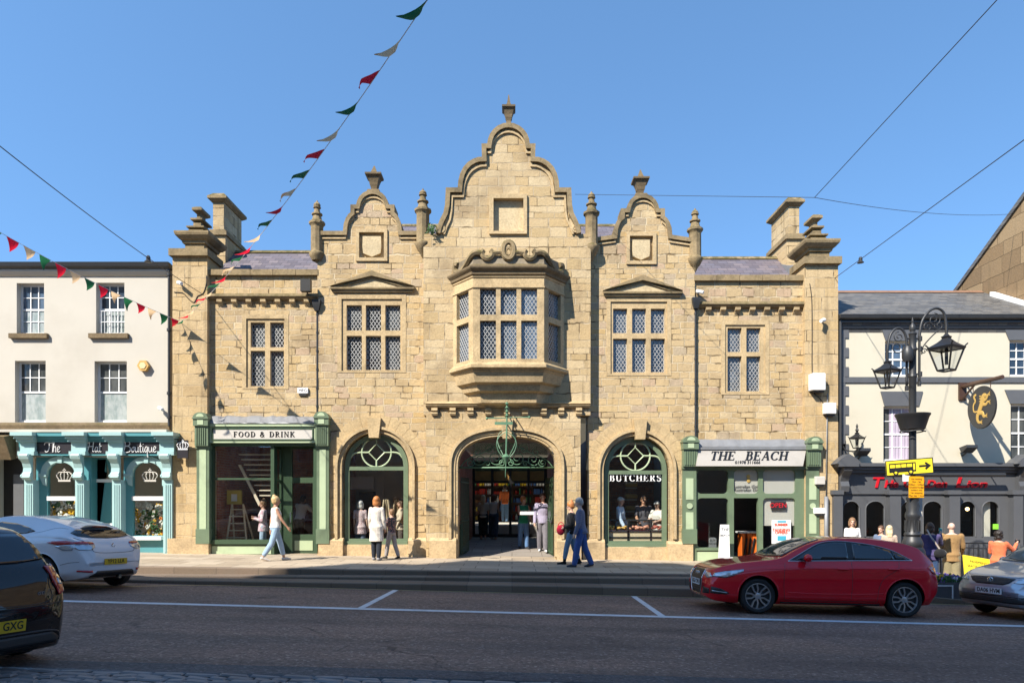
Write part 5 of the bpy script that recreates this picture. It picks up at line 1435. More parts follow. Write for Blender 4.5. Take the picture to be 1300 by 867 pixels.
c = W(184,465,YL); mb = MB(); mb.prism([(c.x+.17*cos(pi*i/3), c.z+.17*sin(pi*i/3)) for i in range(6)], YL-.12, YL); mb.build('case', plain('alarm_amber', (.55,.33,.10), .4), hx)
mb = MB(); mb.prism([(c.x+.10*cos(pi*i/3), c.z+.10*sin(pi*i/3)) for i in range(6)], YL-.135, YL-.12); mb.build('cover', plain('alarm_cream', (.7,.55,.3), .4), hx)
def cctv(px, q, Y, label, dirx=1):
    t = thing('security_camera', label, 'camera', W(px,q,Y)); c = W(px,q,Y)
    mb = MB(); mb.tube([(c.x,Y,c.z),(c.x,Y-.12,c.z)], .03, 6); mb.build('bracket', M['white'], t)
    mb = MB(); mb.tube([(c.x-.04*dirx,Y-.1,c.z+.02),(c.x+.12*dirx,Y-.22,c.z-.05)], .05, 8); mb.ball((c.x,Y-.13,c.z), .06); mb.build('housing', M['white'], t, True, angle=50)
cctv(206,519,YL,'small white security camera low on the white house')
cctv(230,361,YP,'white camera fixed high on the left stone pier')
cctv(1043,408,YP,'white insulator like camera high on the right stone pier', -1)
def boxon(px0,px1,q0,q1,Y,d,label,mat='white',cat='box',text=None,name='utility_box'):
    t = thing(name, label, cat, W((px0+px1)/2,q1,Y)); mb = MB(); mb.pbox(px0,px1,q0,q1,Y-d,Y); o = mb.build('case', M[mat], t)
    bv = o.modifiers.new('b','BEVEL'); bv.width = .02; bv.segments = 2
    m2 = MB(); m2.pbox(px0+2,px1-2,q1-.5,q1+2.5,Y-d*.7,Y); m2.build('base', M['iron'], t)
    if text:
        tx = MB(); tx.text(text, fx((px0+px1)/2,Y-d), fz((q0+q1)/2,Y-d), Y-d-.002, .12, .004); tx.build('lettering', M['ink'], t)
boxon(1031,1048.5,473.5,495,YP,.26,'large white utility box on the right stone pier')
boxon(1047.5,1062,511,525,YP,.18,'smaller white box low on the edge of the right stone pier')
boxon(377.5,391,492,499.5,YW,.07,'small white lettered plate box on the left wing', text='MFG', cat='alarm box')
boxon(1035.5,1048,604.5,615,YP,.14,'cream bell box beside the right shopfront','sign_cream','alarm box')
boxon(1034,1048,644.5,652,YP,.12,'white box low on the stone pier right of the shop',)
fl_ = thing('floodlight', 'black floodlight at the right end of the left wing cornice', 'lamp', W(395,385,YW))
mb = MB(); c = W(393,368,YW); mb.box(c.x-.14,c.x+.14,YW-.42,YW-.24,c.z-.16,c.z+.18); mb.build('housing', M['black'], fl_); mb = MB(); mb.tube([(c.x,YW,c.z-.3),(c.x,YW-.3,c.z-.1)], .025, 6); mb.build('arm', M['black'], fl_)
cctv(885,372,YW,'dark bracketed camera at the left end of the right wing cornice')
wd_ = thing('weed', 'small leafy weed growing by the left foot of the central gable', 'plant', W(549,296,YCN)); mb = MB(); rnd = random.Random(21)
for i in range(36):
    c = W(548+rnd.gauss(0,3), 291+rnd.gauss(0,3), YCN-.1-rnd.random()*.12); a = rnd.uniform(0,6.28); l = Vector((cos(a)*.06, -.02, sin(a)*.06)); n_ = Vector((-sin(a)*.02, .01, cos(a)*.02))
    mb.add([c-l, c+n_, c+l, c-n_], [(0,1,2,3)])
wl_ = mb.build('foliage', M['leaf'], wd_, recalc=False); wl_['kind'] = 'stuff'
mb = MB(); 
for k in (-1,0,1): mb.tube([W(549,299,YCN), W(549+k*5,290,YCN-.15)], .008, 4)
mb.build('stem', M['leaf'], wd_)
for lab, pts in (('thin black cable running down the right stone pier', [(1028,360),(1030.5,380),(1031,420),(1031,470),(1033,497),(1040,505),(1048,515)]), ('thin black cable looped across the left stone pier', [(221,371),(232,372),(238,378),(246,384),(251,376),(258,372),(262,360),(262,350)])):
    t = thing('wall_cable', lab, 'cable', W(*pts[-1],YP)); mb = MB(); mb.tube(spline([W(a,b,YP-.012) for a,b in pts],4), .011, 5); mb.build('wire', M['black'], t)
# ================================================================= the pub
YR = .05
pub = thing('public_house', 'cream rendered pub with grey quoins, slate roof and grey arched shopfront', 'building', (12.6,0,0))
xa, xb = fx(1064.5,YR), 15.75
pw = [(1123.5,1160,433.5,478),(1121.5,1162,516,586),(1281.5,1318,432,478),(1283,1324,513,586)]
mb = MB(); mb.holed(rect(xa,xb,-.6,fz(415,YR)), [prect(*w_,YR) for w_ in pw]+[rect(fx(1068,YR),xb-.1,-.55,fz(600,YR))], YR, YR+.45); mb.build('wall', M['creamwall'], pub)
for w_, gt_ in zip(pw, ('sash','dullpane','sash','dullpane')):
    f = sash(w_,YR,pub,3,2,2,gt_,gt_ if gt_ == 'sash' else 'dullpane',rev=.12)
cu_ = MB()
for k in range(9): cu_.box(fx(1131,YR+.2)+k*.06, fx(1131,YR+.2)+k*.06+.035, YR+.125, YR+.14, fz(585,YR), fz(519,YR)) if False else None
cm = MB(); rg = []
for i in range(25):
    x = fx(1132,YR)+(fx(1158,YR)-fx(1132,YR))*i/24; rg.append([(x,YR+.139+.006*sin(i*1.7),fz(585,YR)),(x,YR+.139+.006*sin(i*1.7),fz(518,YR)),(x,YR+.146,fz(518,YR)),(x,YR+.146,fz(585,YR))])
cm.loft(rg); cm.build('curtain', plain('lilac_curtain', (.42,.36,.44), .8), pub)
for p0,p1,q0,q1,o_ in ((1119,1168,418,433,5),(1117.5,1171,497,515.5,5),(1274.5,1325,417.5,432,6),(1275,1330,495,512.5,7)):
    mb = MB(); mb.prism(pp([(p0,q0),(p1,q0),(p1-o_,q1),(p0+o_,q1)],YR), YR-.03, YR+.02); mb.build('lintel', M['greytrim2'], pub)
mb = MB(); mb.pbox(1065,1345,478.5,485.5,YR-.04,YR+.02); mb.build('string_course', M['greytrim2'], pub)
for i in range(14):
    q = 417+i*12.2; 
    if q > 585: break
    wd = 13 if i % 2 == 0 else 8.5
    mb = MB(); mb.pbox(1064.6,1064.6+wd,q,q+12.1,YR-.03-.002*(i%2),YR+.02); mb.build('quoin', M['greytrim2'], pub)
mb = MB(); mb.box(xa,xb,YR-.06,YR+.2,fz(417.5,YR),fz(408,YR)); mb.box(xa,xb,YR-.14,YR+.2,fz(411,YR),fz(408.5,YR)); mb.build('eaves_board', M['black'], pub)
mb = MB(); mb.loft([[(x,YR-.12,fz(408,YR)),(x,YR-.22,fz(406,YR)),(x,YR-.24,fz(401.5,YR)),(x,YR-.1,fz(401.5,YR)),(x,YR+.1,fz(405,YR))] for x in (xa-.05,xb)]); mb.build('gutter', M['iron'], pub)
mb = MB(); mb.prism([(YR-.16,fz(402,YR)),(3.2,8.63),(7,6.4),(7,6.0),(YR,6.5)], xa-.03, xb+.3, 'x'); rfo = mb.build('roof', M['slate2'], pub)
mb = MB()
for i in range(14): mb.prism([(3.05,8.58),(3.2,8.69),(3.35,8.58)], xa+i*.45, xa+i*.45+.44, 'x')
mb.build('ridge', plain('clay_ridge', (.22,.12,.07), .8, 0, .3), rfo)
mb = MB(); mb.prism([(.4,7.20),(2.6,8.33),(2.6,8.46),(.4,7.33)], 15.6, 15.78, 'x'); mb.build('flashing', M['white'], rfo)
mb = MB(); x = fx(1066.5,YR-.07); mb.tube([(x,YR-.09,fz(404,YR)),(x,YR-.09,fz(580,YR))], .05, 8); mb.build('rain_pipe', M['iron'], pub, True, angle=50)
# pub shopfront
Yf = YR-.10
mb = MB()
for o_,a,b in ((0,627,599.5),(.10,600,596),(.17,596.2,592),(.24,592.3,588)): mb.box(fx(1063,Yf)-o_*.3, xb, Yf-o_, YR+.3, fz(a,Yf), fz(b,Yf)-.001)
psf = mb.build('shopfront', M['greytrim'], pub)
arches = [(1071,1092.5),(1100,1124.5),(1144.5,1166),(1173,1197.5),(1219,1240),(1248,1270)]
hol = []
for a,b in arches:
    x0_,x1_ = fx(a,Yf),fx(b,Yf); c = (x0_+x1_)/2; r = (x1_-x0_)/2; zs = fz(646,Yf)
    hol.append([(x0_,fz(681,Yf)),(x1_,fz(681,Yf))]+[(c+r*cos(pi*i/12), zs+.23*sin(pi*i/12)) for i in range(13)])
mb = MB(); mb.holed(rect(fx(1067,Yf),xb,-.6,fz(626.5,Yf)), hol, Yf+.05, Yf+.15); mb.build('window_frame', M['greytrim'], psf)
for h in hol:
    mb = MB(); x0_,x1_ = h[0][0],h[1][0]
    rgs = []
    mb.tube([(p[0],Yf+.045,p[1]) for p in [h[1]]+h[2:]+[h[0]]], .018, 5); mb.build('bead', M['greytrim2'], psf)
mb = MB(); mb.box(fx(1067,Yf),xb,Yf+.11,Yf+.118,fz(682,Yf),fz(634,Yf)); mb.build('glass', M['glass'], psf)
for p0,p1 in ((1058.5,1070),(1130,1144),(1205.5,1219),(1287,1299)):
    mb = MB(); mb.pbox(p0,p1,625,740,Yf-.16,Yf+.1); mb.pbox(p0-1.5,p1+1.5,622,627.5,Yf-.2,Yf+.1); mb.pbox(p0-1,p1+1,700,740,Yf-.19,Yf+.1)
    mb.build('pilaster', M['greytrim'], psf)
for p0,p1 in ((1062,1077),(1287,1302)):
    c0,c1 = fx(p0,Yf),fx(p1,Yf); mb = MB()
    mb.prism([(Yf-.02,fz(624,Yf)),(Yf-.14,fz(624,Yf)),(Yf-.18,fz(617,Yf)),(Yf-.12,fz(611,Yf)),(Yf-.2,fz(604,Yf)),(Yf-.34,fz(598,Yf)),(Yf-.36,fz(594,Yf)),(Yf-.02,fz(592,Yf))], c0+.05, c1-.05, 'x')
    mb.box(c0-.12,c1+.1,Yf-.42,Yf+.1,fz(593,Yf),fz(589.5,Yf)); mb.prism([(c0-.2,fz(589.5,Yf)),(c1+.2,fz(589.5,Yf)),(c1+.05,fz(583,Yf)),((c0+c1)/2,fz(577,Yf)),(c0-.05,fz(583,Yf))], Yf-.40, Yf+.1)
    mb.build('console', M['greytrim'], psf)
mb = MB()
for a,b in ((1068,1126),(1146,1200),(1221,1285)): mb.holed(prect(a,b,686,712,Yf), [prect(a+2.5,b-2.5,688.5,709.5,Yf)], Yf+.02, Yf+.06)
mb.build('stall_riser', M['greytrim2'], psf)
tx = MB(); z = fz(613,Yf)
def caps(word, px0, px1, px2, mb, hb=.42, hs=.30):
    for t_, a_, b_, h_, dz in ((word[0], px0, px1, hb, 0), (word[1:], px1+.5, px2, hs, -.035)):
        m_ = MB(); m_.text(t_, 0, 0, 0, h_, .05, 'LEFT', .2, .006, 1.0); lo_ = min(p[0] for p in m_.v); hi_ = max(p[0] for p in m_.v); k_ = (fx(b_,Yf)-fx(a_,Yf))/(hi_-lo_)
        mb.add([(fx(a_,Yf)+(p[0]-lo_)*k_, Yf-.012+p[1], z+dz+p[2]) for p in m_.v], m_.f)
caps('THe', 1108, 1122, 1140, tx); caps('GoLDen', 1147, 1160, 1202, tx); caps('Lion', 1213, 1226, 1253, tx)
tx.build('lettering', M['red_letter'], psf)
mb = MB(); mb.tube([(fx(1118,Yf),Yf-.30,fz(602.5,Yf-.3)),(fx(1266,Yf),Yf-.30,fz(602.5,Yf-.3))], .055, 8)
for p in (1130,1190,1255): mb.tube([(fx(p,Yf),Yf,fz(600,Yf)),(fx(p,Yf),Yf-.3,fz(602,Yf-.3))], .018, 5)
mb.build('sign_light', M['iron'], psf)
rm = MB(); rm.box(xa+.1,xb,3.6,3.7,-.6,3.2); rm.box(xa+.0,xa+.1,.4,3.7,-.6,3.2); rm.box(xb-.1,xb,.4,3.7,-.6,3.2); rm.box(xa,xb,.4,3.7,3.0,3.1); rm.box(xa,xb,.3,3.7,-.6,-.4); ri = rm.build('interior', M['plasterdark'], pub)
for px_,qq in ((1232,645),(1256,672)):
    pass
lb = MB(); lb.ball(W(1228,646,1.5), .055, 8, 6); lb.build('bulb', emit('warm_bulb', (1,.62,.25), 4), ri)
pc_ = MB(); pc_.pbox(1222,1240,661,678,3.0,3.05); pc_.build('picture', M['wood_dark'], ri)
gp = MB(); gp.pbox(1261,1268,665,671.5,Yf+.08,Yf+.1); gp.build('notice', plain('lime_paper', (.25,.75,.05), .5), psf)
bl_ = MB(); bl_.pbox(1248,1257,636,681,Yf+.2,Yf+.22); bl_.build('blind', M['plaster'], ri)
# tall stone gable house behind the pub
gh = thing('stone_house', 'tall brown stone gable end rising behind the pub roof', 'building', (18,4,0))
mb = MB(); pts = [(.15,-.6),(.15,11.75),(4.9,8.9),(9,6.4),(9,-.6)]
mb.prism(pts, 15.8, 26, 'x'); mb.build('wall', masonry('brown_gable_stone', [(.20,.135,.075),(.26,.18,.10),(.31,.22,.125),(.23,.155,.085)], .95, .5, (.10,.07,.04), .5, .3, 2., .5), gh)
mb = MB(); mb.prism([(.1,11.86),(4.92,9.0),(9.1,6.45),(9.1,6.3),(4.9,8.86),(.1,11.7)], 15.74, 26.1, 'x'); mb.build('roof', M['slate2'], gh)
# pub sign: round board square to the wall
sg = thing('pub_sign', 'round black hanging pub sign with a golden lion', 'sign', (13.0, YR, 4.2))
cy, cz, R_ = -.80, 4.23, .56
mb = MB(); mb.prism([(cy+R_*cos(2*pi*i/40), cz+R_*1.02*sin(2*pi*i/40)) for i in range(40)], 12.98, 13.03, 'x'); bo = mb.build('board', M['iron'], sg)
mb = MB(); mb.tube([(13.005, cy+R_*cos(2*pi*i/40), cz+R_*1.02*sin(2*pi*i/40)) for i in range(41)], .022, 6); mb.build('rim', M['black'], bo)
ln = MB(); xx = 12.972
def LN(pts, r):     # lion limbs, drawn in (to the viewer's right = towards the street, up)
    pts = spline([(xx, cy-a, cz+b) for a,b in pts], 4); n = len(pts)
    rr = [r[0]+(r[1]-r[0])*i/(n-1) for i in range(n)] if isinstance(r, tuple) else r
    st0 = len(ln.v); ln.tube(pts, rr, 7)
    for i in range(st0, len(ln.v)): v = ln.v[i]; ln.v[i] = (xx+(v[0]-xx)*.2, v[1], v[2])
LN([(-.10,-.16),(-.02,.0),(.05,.14),(.08,.24)], (.07,.085))      # trunk
LN([(.06,.2),(.1,.3),(.17,.31),(.22,.28)], (.085,.04))           # mane and head
LN([(.08,.17),(.2,.2),(.28,.3),(.33,.33)], (.05,.025)); LN([(.06,.08),(.2,.06),(.27,.12),(.34,.1)], (.05,.025))
LN([(-.08,-.14),(.06,-.16),(.12,-.26),(.22,-.25)], (.07,.028)); LN([(-.12,-.16),(-.14,-.3),(-.08,-.4),(.02,-.41)], (.065,.028))
LN([(-.14,-.1),(-.28,-.08),(-.3,.1),(-.22,.2),(-.28,.33),(-.2,.38)], (.022,.035))
for a in (.0,.1,.2): LN([(.0,.3-a*.6),(-.07,.33-a*.8)], (.03,.008))
for a,b in ((.33,.33),(.34,.1),(.22,-.25),(.02,-.41)):
    for d in (-.03,0,.03): LN([(a,b+d),(a+.045,b+d*1.8)], (.016,.006))
ln.build('lion_emblem', M['gold'], bo)
mb = MB(); mb.tube([(13.0,YR,4.93),(13.0,-1.6,4.93)], .055, 8); mb.tube([(13.12,YR,5.02),(13.05,-1.2,4.97)], .03, 6)
mb.box(12.9,13.1,YR-.06,YR+.01,4.55,5.05); mb.tube([(13.0,YR,4.55),(13.0,-.5,4.9)], .03, 6)
for y in (-.45,-1.15): mb.tube([(13.0,y,4.9),(13.0,y,4.72)], .012, 5)
mb.build('beam', M['wood_dark'], sg)
# wall lantern, floodlights
def lantern(mbf, mbg, cx, cy, zt, sc, flat=False):
    """four-sided tapering lantern hanging from zt; frame in mbf, panes in mbg"""
    rt, rb = .27*sc, .14*sc; z1 = zt-.24*sc; z0 = z1-.40*sc
    mbf.lathe([(.03*sc,zt),(.05*sc,zt-.03*sc),(.09*sc,zt-.05*sc),(.07*sc,zt-.08*sc),(.10*sc,zt-.11*sc),(.15*sc,zt-.15*sc),(.20*sc,zt-.18*sc),(.31*sc,z1),(.29*sc,z1-.03*sc),(.02,z1-.03*sc)], cx, cy, 4, pi/4+.5)
    a0 = pi/4+.5
    for k in range(4):
        a, b = a0+k*pi/2, a0+(k+1)*pi/2
        p = lambda r,an,z: (cx+r*cos(an), cy+r*sin(an), z)
        mbf.tube([p(rt*1.02,a,z1-.02*sc),p(rb,a,z0)], .014*sc+.004, 5); mbf.tube([p(rb,a,z0),p(rb,b,z0)], .014*sc+.004, 5); mbf.tube([p(rt*1.02,a,z1-.03*sc),p(rt*1.02,b,z1-.03*sc)], .012*sc+.003, 5)
        mbf.tube([p(rt*1.0,a,z1),p(rt*1.22,a,z1+.06*sc)], .01*sc+.003, 4)
        mbg.add([p(rt*.99,a,z1-.03*sc),p(rt*.99,b,z1-.03*sc),p(rb*.98,b,z0),p(rb*.98,a,z0)], [(0,1,2,3)])
    mbf.tube([(cx,cy,z1),(cx,cy,z0+.1*sc)], .03*sc, 6)
wlm = thing('wall_lantern', 'small black lantern on a bracket on the pub wall', 'lantern', W(1087,585,YR))
f = MB(); g = MB(); c = W(1088,548,-.35); lantern(f, g, c.x, c.y, c.z, .72); 
f.lathe([(.012,c.z+.22),(.035,c.z+.15),(.02,c.z+.12),(.05,c.z+.04),(.03,c.z)], c.x, c.y, 8)
f.tube(spline([(c.x,c.y,c.z-.48),(c.x-.02,-.3,c.z-.55),(c.x-.2,-.1,c.z-.5),(c.x-.2,YR,c.z-.35)],5), .02, 6); f.box(c.x-.26,c.x-.14,YR-.03,YR,c.z-.5,c.z-.2)
f.build('frame', M['black'], wlm); g.build('pane', M['glass'], wlm, recalc=False)
for px_,qq,lb in ((1089,577,'grey floodlight under the wall lantern'),(1222,573,'grey floodlight on the pub wall below the round sign')):
    t = thing('floodlight', lb, 'lamp', W(px_,qq+6,YR)); c = W(px_,qq,YR)
    mb = MB(); mb.prism([(YR-.1,c.z+.1),(YR-.42,c.z+.16),(YR-.44,c.z+.08),(YR-.2,c.z-.06)], c.x-.17, c.x+.15, 'x'); mb.build('housing', M['iron'], t)
    mb = MB(); mb.tube([(c.x,YR,c.z-.12),(c.x,YR-.2,c.z-.02)], .025, 6); mb.build('arm', M['iron'], t)
# railings
rl = thing('railings', 'black spear topped railings in front of the grey pub front', 'railings', (12.5,-1.4,0))
mb = MB(); yr = -1.4
xx0, xx1 = fx(1098,yr), fx(1296,yr)
n = int((xx1-xx0)/.125)
for i in range(n+1):
    x = xx0+(xx1-xx0)*i/n; z = pave_z(x)
    mb.tube([(x,yr,z),(x,yr,z+1.02),(x,yr,z+1.12)], [.012,.012,.003] if i % 8 else [.024,.024,.01], 5)
mb.build('bars', M['black'], rl)
mb = MB()
for zz in (.14,.95): mb.tube([(xx0,yr,pave_z(xx0)+zz),(xx1,yr,pave_z(xx1)+zz)], .016, 5)
mb.build('rail', M['black'], rl)

# ================================================================= street lamp
Yl = -4.45; P = lambda px,q,y=Yl: tuple(W(px,q,y))
lp = thing('street_lamp', 'tall black twin armed street lamp with two glass lanterns and scrolls', 'street lamp', (fx(1158.5,Yl),Yl,-.3))
cx = fx(1158.5,Yl); s = (DF+Yl)/F
mb = MB()
zq = lambda q: fz(q,Yl)
mb.lathe([(.28,-1.0),(.28,zq(706)),(.25,zq(702)),(.25,zq(699)),(.20,zq(694)),(.22,zq(690)),(.19,zq(685)),(.155,zq(681)),(.18,zq(678)),(.14,zq(674)),(.125,zq(660)),(.155,zq(656)),(.155,zq(652)),(.12,zq(648)),(.14,zq(642)),(.11,zq(637)),(.13,zq(634)),(.13,zq(631)),(.08,zq(628)),(.075,zq(540)),(.075,zq(480)),(.095,zq(478)),(.075,zq(474)),(.075,zq(446)),(.095,zq(444)),(.075,zq(440)),(.07,zq(426)),(.09,zq(424)),(.05,zq(421)),(.07,zq(418)),(.06,zq(414)),(.02,zq(410)),(.03,zq(408)),(.004,zq(403))], cx, Yl, 14)
mb.build('post', M['iron'], lp, True, angle=40)
fl = MB()
for k in range(10):
    a = 2*pi*k/10; fl.tube([(cx+.145*cos(a),Yl+.145*sin(a),zq(660)),(cx+.15*cos(a),Yl+.15*sin(a),zq(674))], .018, 5)
fl.build('fluting', M['iron'], lp)
def arm(pts, lant, sc_, scr, yl):
    mb = MB(); mb.tube(spline([P(a,b,yl) for a,b in pts], 6), .028, 7)
    for c_ in scr: curl(*c_, mb=mb, y=yl, rad=.012)
    a = mb.build('arm', M['iron'], lp, True)
    f = MB(); g = MB(); c = W(*lant, yl); f.tube([(c.x,c.y,c.z+.25),(c.x,c.y,c.z)], .03, 7); lantern(f, g, c.x, c.y, c.z+.02, sc_)
    l = f.build('lantern', M['black'], lp); g.build('pane', M['glass'], l, recalc=False)
arm([(1151,490),(1151,450),(1150,428),(1145,418.5),(1138,417),(1131,424),(1127.5,437),(1126.5,450),(1126.5,460)], (1126.5,458), .97, [(fx(1141,Yl),fz(428,Yl),.12,1.5,1,90),(fx(1139,Yl),fz(441,Yl),.15,1.5,-1,40)], Yl)
arm([(1167,486),(1167,450),(1167.5,425),(1171,407),(1180,395),(1190,391.5),(1198,397),(1201,410),(1201.5,424)], (1201.5,425), 1.27, [(fx(1186,Yl),fz(406,Yl),.15,1.5,-1,90),(fx(1178,Yl),fz(415,Yl),.12,1.4,1,0),(fx(1192,Yl),fz(413,Yl),.10,1.3,1,180)], Yl)
mb = MB(); mb.tube(spline([P(1170,450),P(1172,440),P(1182,428),P(1193,418)],5), .014, 5); curl(fx(1173,Yl),fz(446,Yl),.07,1.2,1,0,mb,Yl,.012)
mb.build('brace', M['iron'], lp)
for q in (430,443,475):
    mb = MB(); mb.tube([P(1150,q),P(1168,q)], .02, 6); mb.tube([P(1168,q-3),P(1168,q+3)], .045, 8); mb.build('clamp', M['iron'], lp)
for a_,q in ((1151,490),(1167,484)):
    mb = MB(); mb.tube([P(a_,q),P(a_,q+6)], .04, 8); mb.build('arm_knob', M['iron'], lp)
mb = MB(); mb.lathe([(.09,zq(460)),(.12,zq(455)),(.12,zq(447)),(.07,zq(441))], fx(1149,Yl), Yl-.1, 10); mb.build('control_box', M['iron'], lp, True, angle=40)
pl = thing('hanging_planter', 'black half round trough planter clasped round the lamp post', 'planter', P(1159,546))
mb = MB(); mb.lathe([(.22,zq(546)),(.25,zq(545)),(.335,zq(529)),(.36,zq(527)),(.36,zq(525.5)),(.31,zq(525.5)),(.29,zq(530)),(.05,zq(531))], cx, Yl, 18); mb.build('bowl', M['blackplastic'], pl, True, angle=40)
mb = MB(); mb.tube([(cx+.25*cos(a),Yl+.25*sin(a),zq(547)-.02*abs(sin(2*a))) for a in [2*pi*i/24 for i in range(25)]], .015, 5); mb.build('hoop', M['iron'], pl)
# signs on the post
def placed(M4, mb): mb.xf(M4); return mb
bs = thing('bus_sign', 'yellow sign with a black bus and arrow on the lamp post', 'sign', P(1155,600))
Mb = Matrix.Translation(W(1154.5,592.5,Yl-.14)) @ Matrix.Rotation(radians(-14),4,'Z') @ Matrix.Rotation(radians(-4.0),4,'Y')
def bsb(name, mat, fn):
    mb = MB(); fn(mb); return placed(Mb, mb).build(name, M[mat], bs)
w2, h2 = .475, .172
bsb('plate','yellowsign',lambda m: m.box(-w2,w2,0,.012,-h2,h2))
bsb('border','ink',lambda m: m.holed(rect(-w2,w2,-h2,h2),[rect(-w2+.018,w2-.018,-h2+.018,h2-.018)],-.003,.001))
def bus(m):
    m.holed(rect(-.41,.13,-.105,.10), [rect(-.39+i*.115,-.39+i*.115+.10,.0,.075) for i in range(4)]+[rect(.075,.112,-.07,.075)], -.004, .001)
    for cxx in (-.28,.02): m.prism([(cxx+.055*cos(2*pi*i/16), -.11+.055*sin(2*pi*i/16)) for i in range(16)], -.006, .001)
    m.box(.19,.36,-.004,.001,-.022,.022)
    m.prism([(.33,.085),(.43,0),(.33,-.085),(.30,-.06),(.36,0),(.30,.06)], -.005, .001)
bsb('pictogram','ink',bus)
bsb('hub','yellowsign',lambda m: [m.prism([(cxx+.028*cos(2*pi*i/12), -.11+.028*sin(2*pi*i/12)) for i in range(12)], -.008, -.0055) for cxx in (-.28,.02)])
os_ = thing('notice_sign', 'orange printed notice below the bus sign on the lamp post', 'sign', P(1163,630))
mb = MB(); mb.pbox(1154,1173,604.5,631.5,Yl-.15,Yl-.135); mb.build('plate', M['orangesign'], os_)
mb = MB()
for i,tx_ in enumerate(('No waiting','Mon - Sat','9.00am - 5.00pm','Disabled badge','holders only','No stopping','Max stay 1 hour')): mb.text(tx_, fx(1163.5,Yl-.15), fz(608+i*3.5,Yl-.15), Yl-.152, .052, .003)
mb.build('lettering', M['ink'], os_)
gs = thing('grey_plate', 'small pale grey plate low on the lamp post', 'sign', P(1168,655)); mb = MB(); mb.pbox(1164,1171,631,655,Yl+.1,Yl+.11); mb.build('plate', M['sign_cream'], gs)
wp = thing('white_plate', 'white corner plate tucked behind the orange notice', 'sign', P(1150,610)); mb = MB(); mb.pbox(1146,1155.5,602,611,Yl-.12,Yl-.11); mb.build('plate', M['white'], wp)
gp_ = thing('grey_pole', 'grey service pipe rising on the pier by the pub', 'pipe', W(1047.5,712,YP)); mb = MB(); mb.tube([(fx(1047.5,YP),YP-.07,-.2),(fx(1047.5,YP),YP-.07,fz(630,YP))], .06, 8); mb.tube([(fx(1048,YP),YP-.04,fz(630,YP)),(fx(1049.5,YP),YP-.04,fz(500,YP))], .014, 5); mb.build('tube', M['lead'], gp_, True)
# planter with flowers and notice boards
pt = thing('flower_planter', 'dark square street planter with a white inlaid line and pansies', 'planter', W(1205,760,-4.5))
x0_,x1_ = fx(1176,-4.85),fx(1231,-4.85); z0_,z1_ = fz(764,-4.85),fz(739,-4.85)
mb = MB(); mb.box(x0_,x1_,-4.85,-4.1,z0_-.1,z1_); bx = mb.build('box', M['greytrim'], pt)
mb = MB(); mb.holed(rect(x0_+.06,x0_+.58,z0_+.05,z1_-.06),[rect(x0_+.085,x0_+.555,z0_+.075,z1_-.085)],-4.862,-4.84); mb.build('inlay', M['white'], bx)
M['petal_p'] = plain('purple_petal', (.22,.13,.42), .6)
rnd = random.Random(8)
for mt_,k in (('petal_p',60),('petal_w',22),('petal_y',14),('leaf',120)):
    mb = MB()
    for i in range(k):
        c = Vector((rnd.uniform(x0_+.05,x1_-.02),rnd.uniform(-4.83,-4.15),z1_+rnd.uniform(.0,.10))); r = rnd.uniform(.025,.045)
        for p_ in range(4):
            a = 2*pi*p_/4+rnd.random(); mb.ball(c+Vector((cos(a)*r,-.01,sin(a)*r)), r*.8, 5, 3, (1,.4,1))
    o = mb.build('blossom' if mt_ != 'leaf' else 'foliage', M[mt_], pt); o['kind'] = 'stuff'
nb = thing('notice_board', 'yellow leaning notice board beside the silver car', 'sign', W(1243,735,-3.2))
Mn = Matrix.Translation(W(1243,724,-3.2)) @ Matrix.Rotation(radians(10),4,'Y') @ Matrix.Rotation(radians(-22),4,'X')
mb = MB(); mb.box(-.36,.30,0,.03,-.34,.34); placed(Mn,mb).build('board', M['yellowsign'], nb)
mb = MB()
for i,t_ in enumerate(('PAVEMENT','SEATING AREA','Please order')): mb.text(t_, .0, .2-.12*i, -.004, .085, .004)
placed(Mn,mb).build('lettering', M['ink'], nb)
mb = MB(); mb.tube([tuple(Mn @ Vector((-.3,.05,.3))), (fx(1236,-2.9),-2.8,pave_z(12.5))], .02, 5); mb.tube([tuple(Mn @ Vector((.27,.05,.3))), (fx(1252,-2.9),-2.8,pave_z(12.5))], .02, 5); mb.build('prop', M['black'], nb)
ab = thing('sandwich_board', 'narrow white board standing outside the right shop window', 'sign', W(921,712,-.6))
mb = MB(); x0_,x1_ = fx(915.5,-.6),fx(926.5,-.6); mb.prism([(-.62,pave_z(6)),(-.58,pave_z(6)),(-.5,.98),(-.54,.98)], x0_, x1_, 'x'); mb.build('board', M['white'], ab)
mb = MB(); mb.prism([(-.32,pave_z(6)),(-.29,pave_z(6)),(-.49,.97),(-.52,.97)], x0_, x1_, 'x'); mb.build('leg', M['white'], ab)
mb = MB(); mb.text('THE', fx(921,-.6), .84, -.556, .12, .004, shear=.0); mb.text('BEACH', fx(921,-.6), .68, -.568, .085, .004); mb.build('lettering', M['greytrim2'], ab)
a2 = thing('window_card', 'grey round topped card standing inside the right shop window', 'sign', W(905,694,.25))
mb = MB(); c0,c1 = fx(900,.25),fx(909.5,.25); mb.prism([(c0,fz(695,.25)),(c1,fz(695,.25)),(c1,fz(683.5,.25)),((c0*.2+c1*.8),fz(682,.25)),((c0*.8+c1*.2),fz(682,.25)),(c0,fz(683.5,.25))], .25, .27); mb.build('board', M['lead'], a2)
mb = MB(); mb.text('BUY', fx(904.7,.25), fz(686,.25), .247, .09, .004); mb.text('NOW', fx(904.7,.25), fz(690,.25), .247, .09, .004); mb.build('lettering', M['ink'], a2)

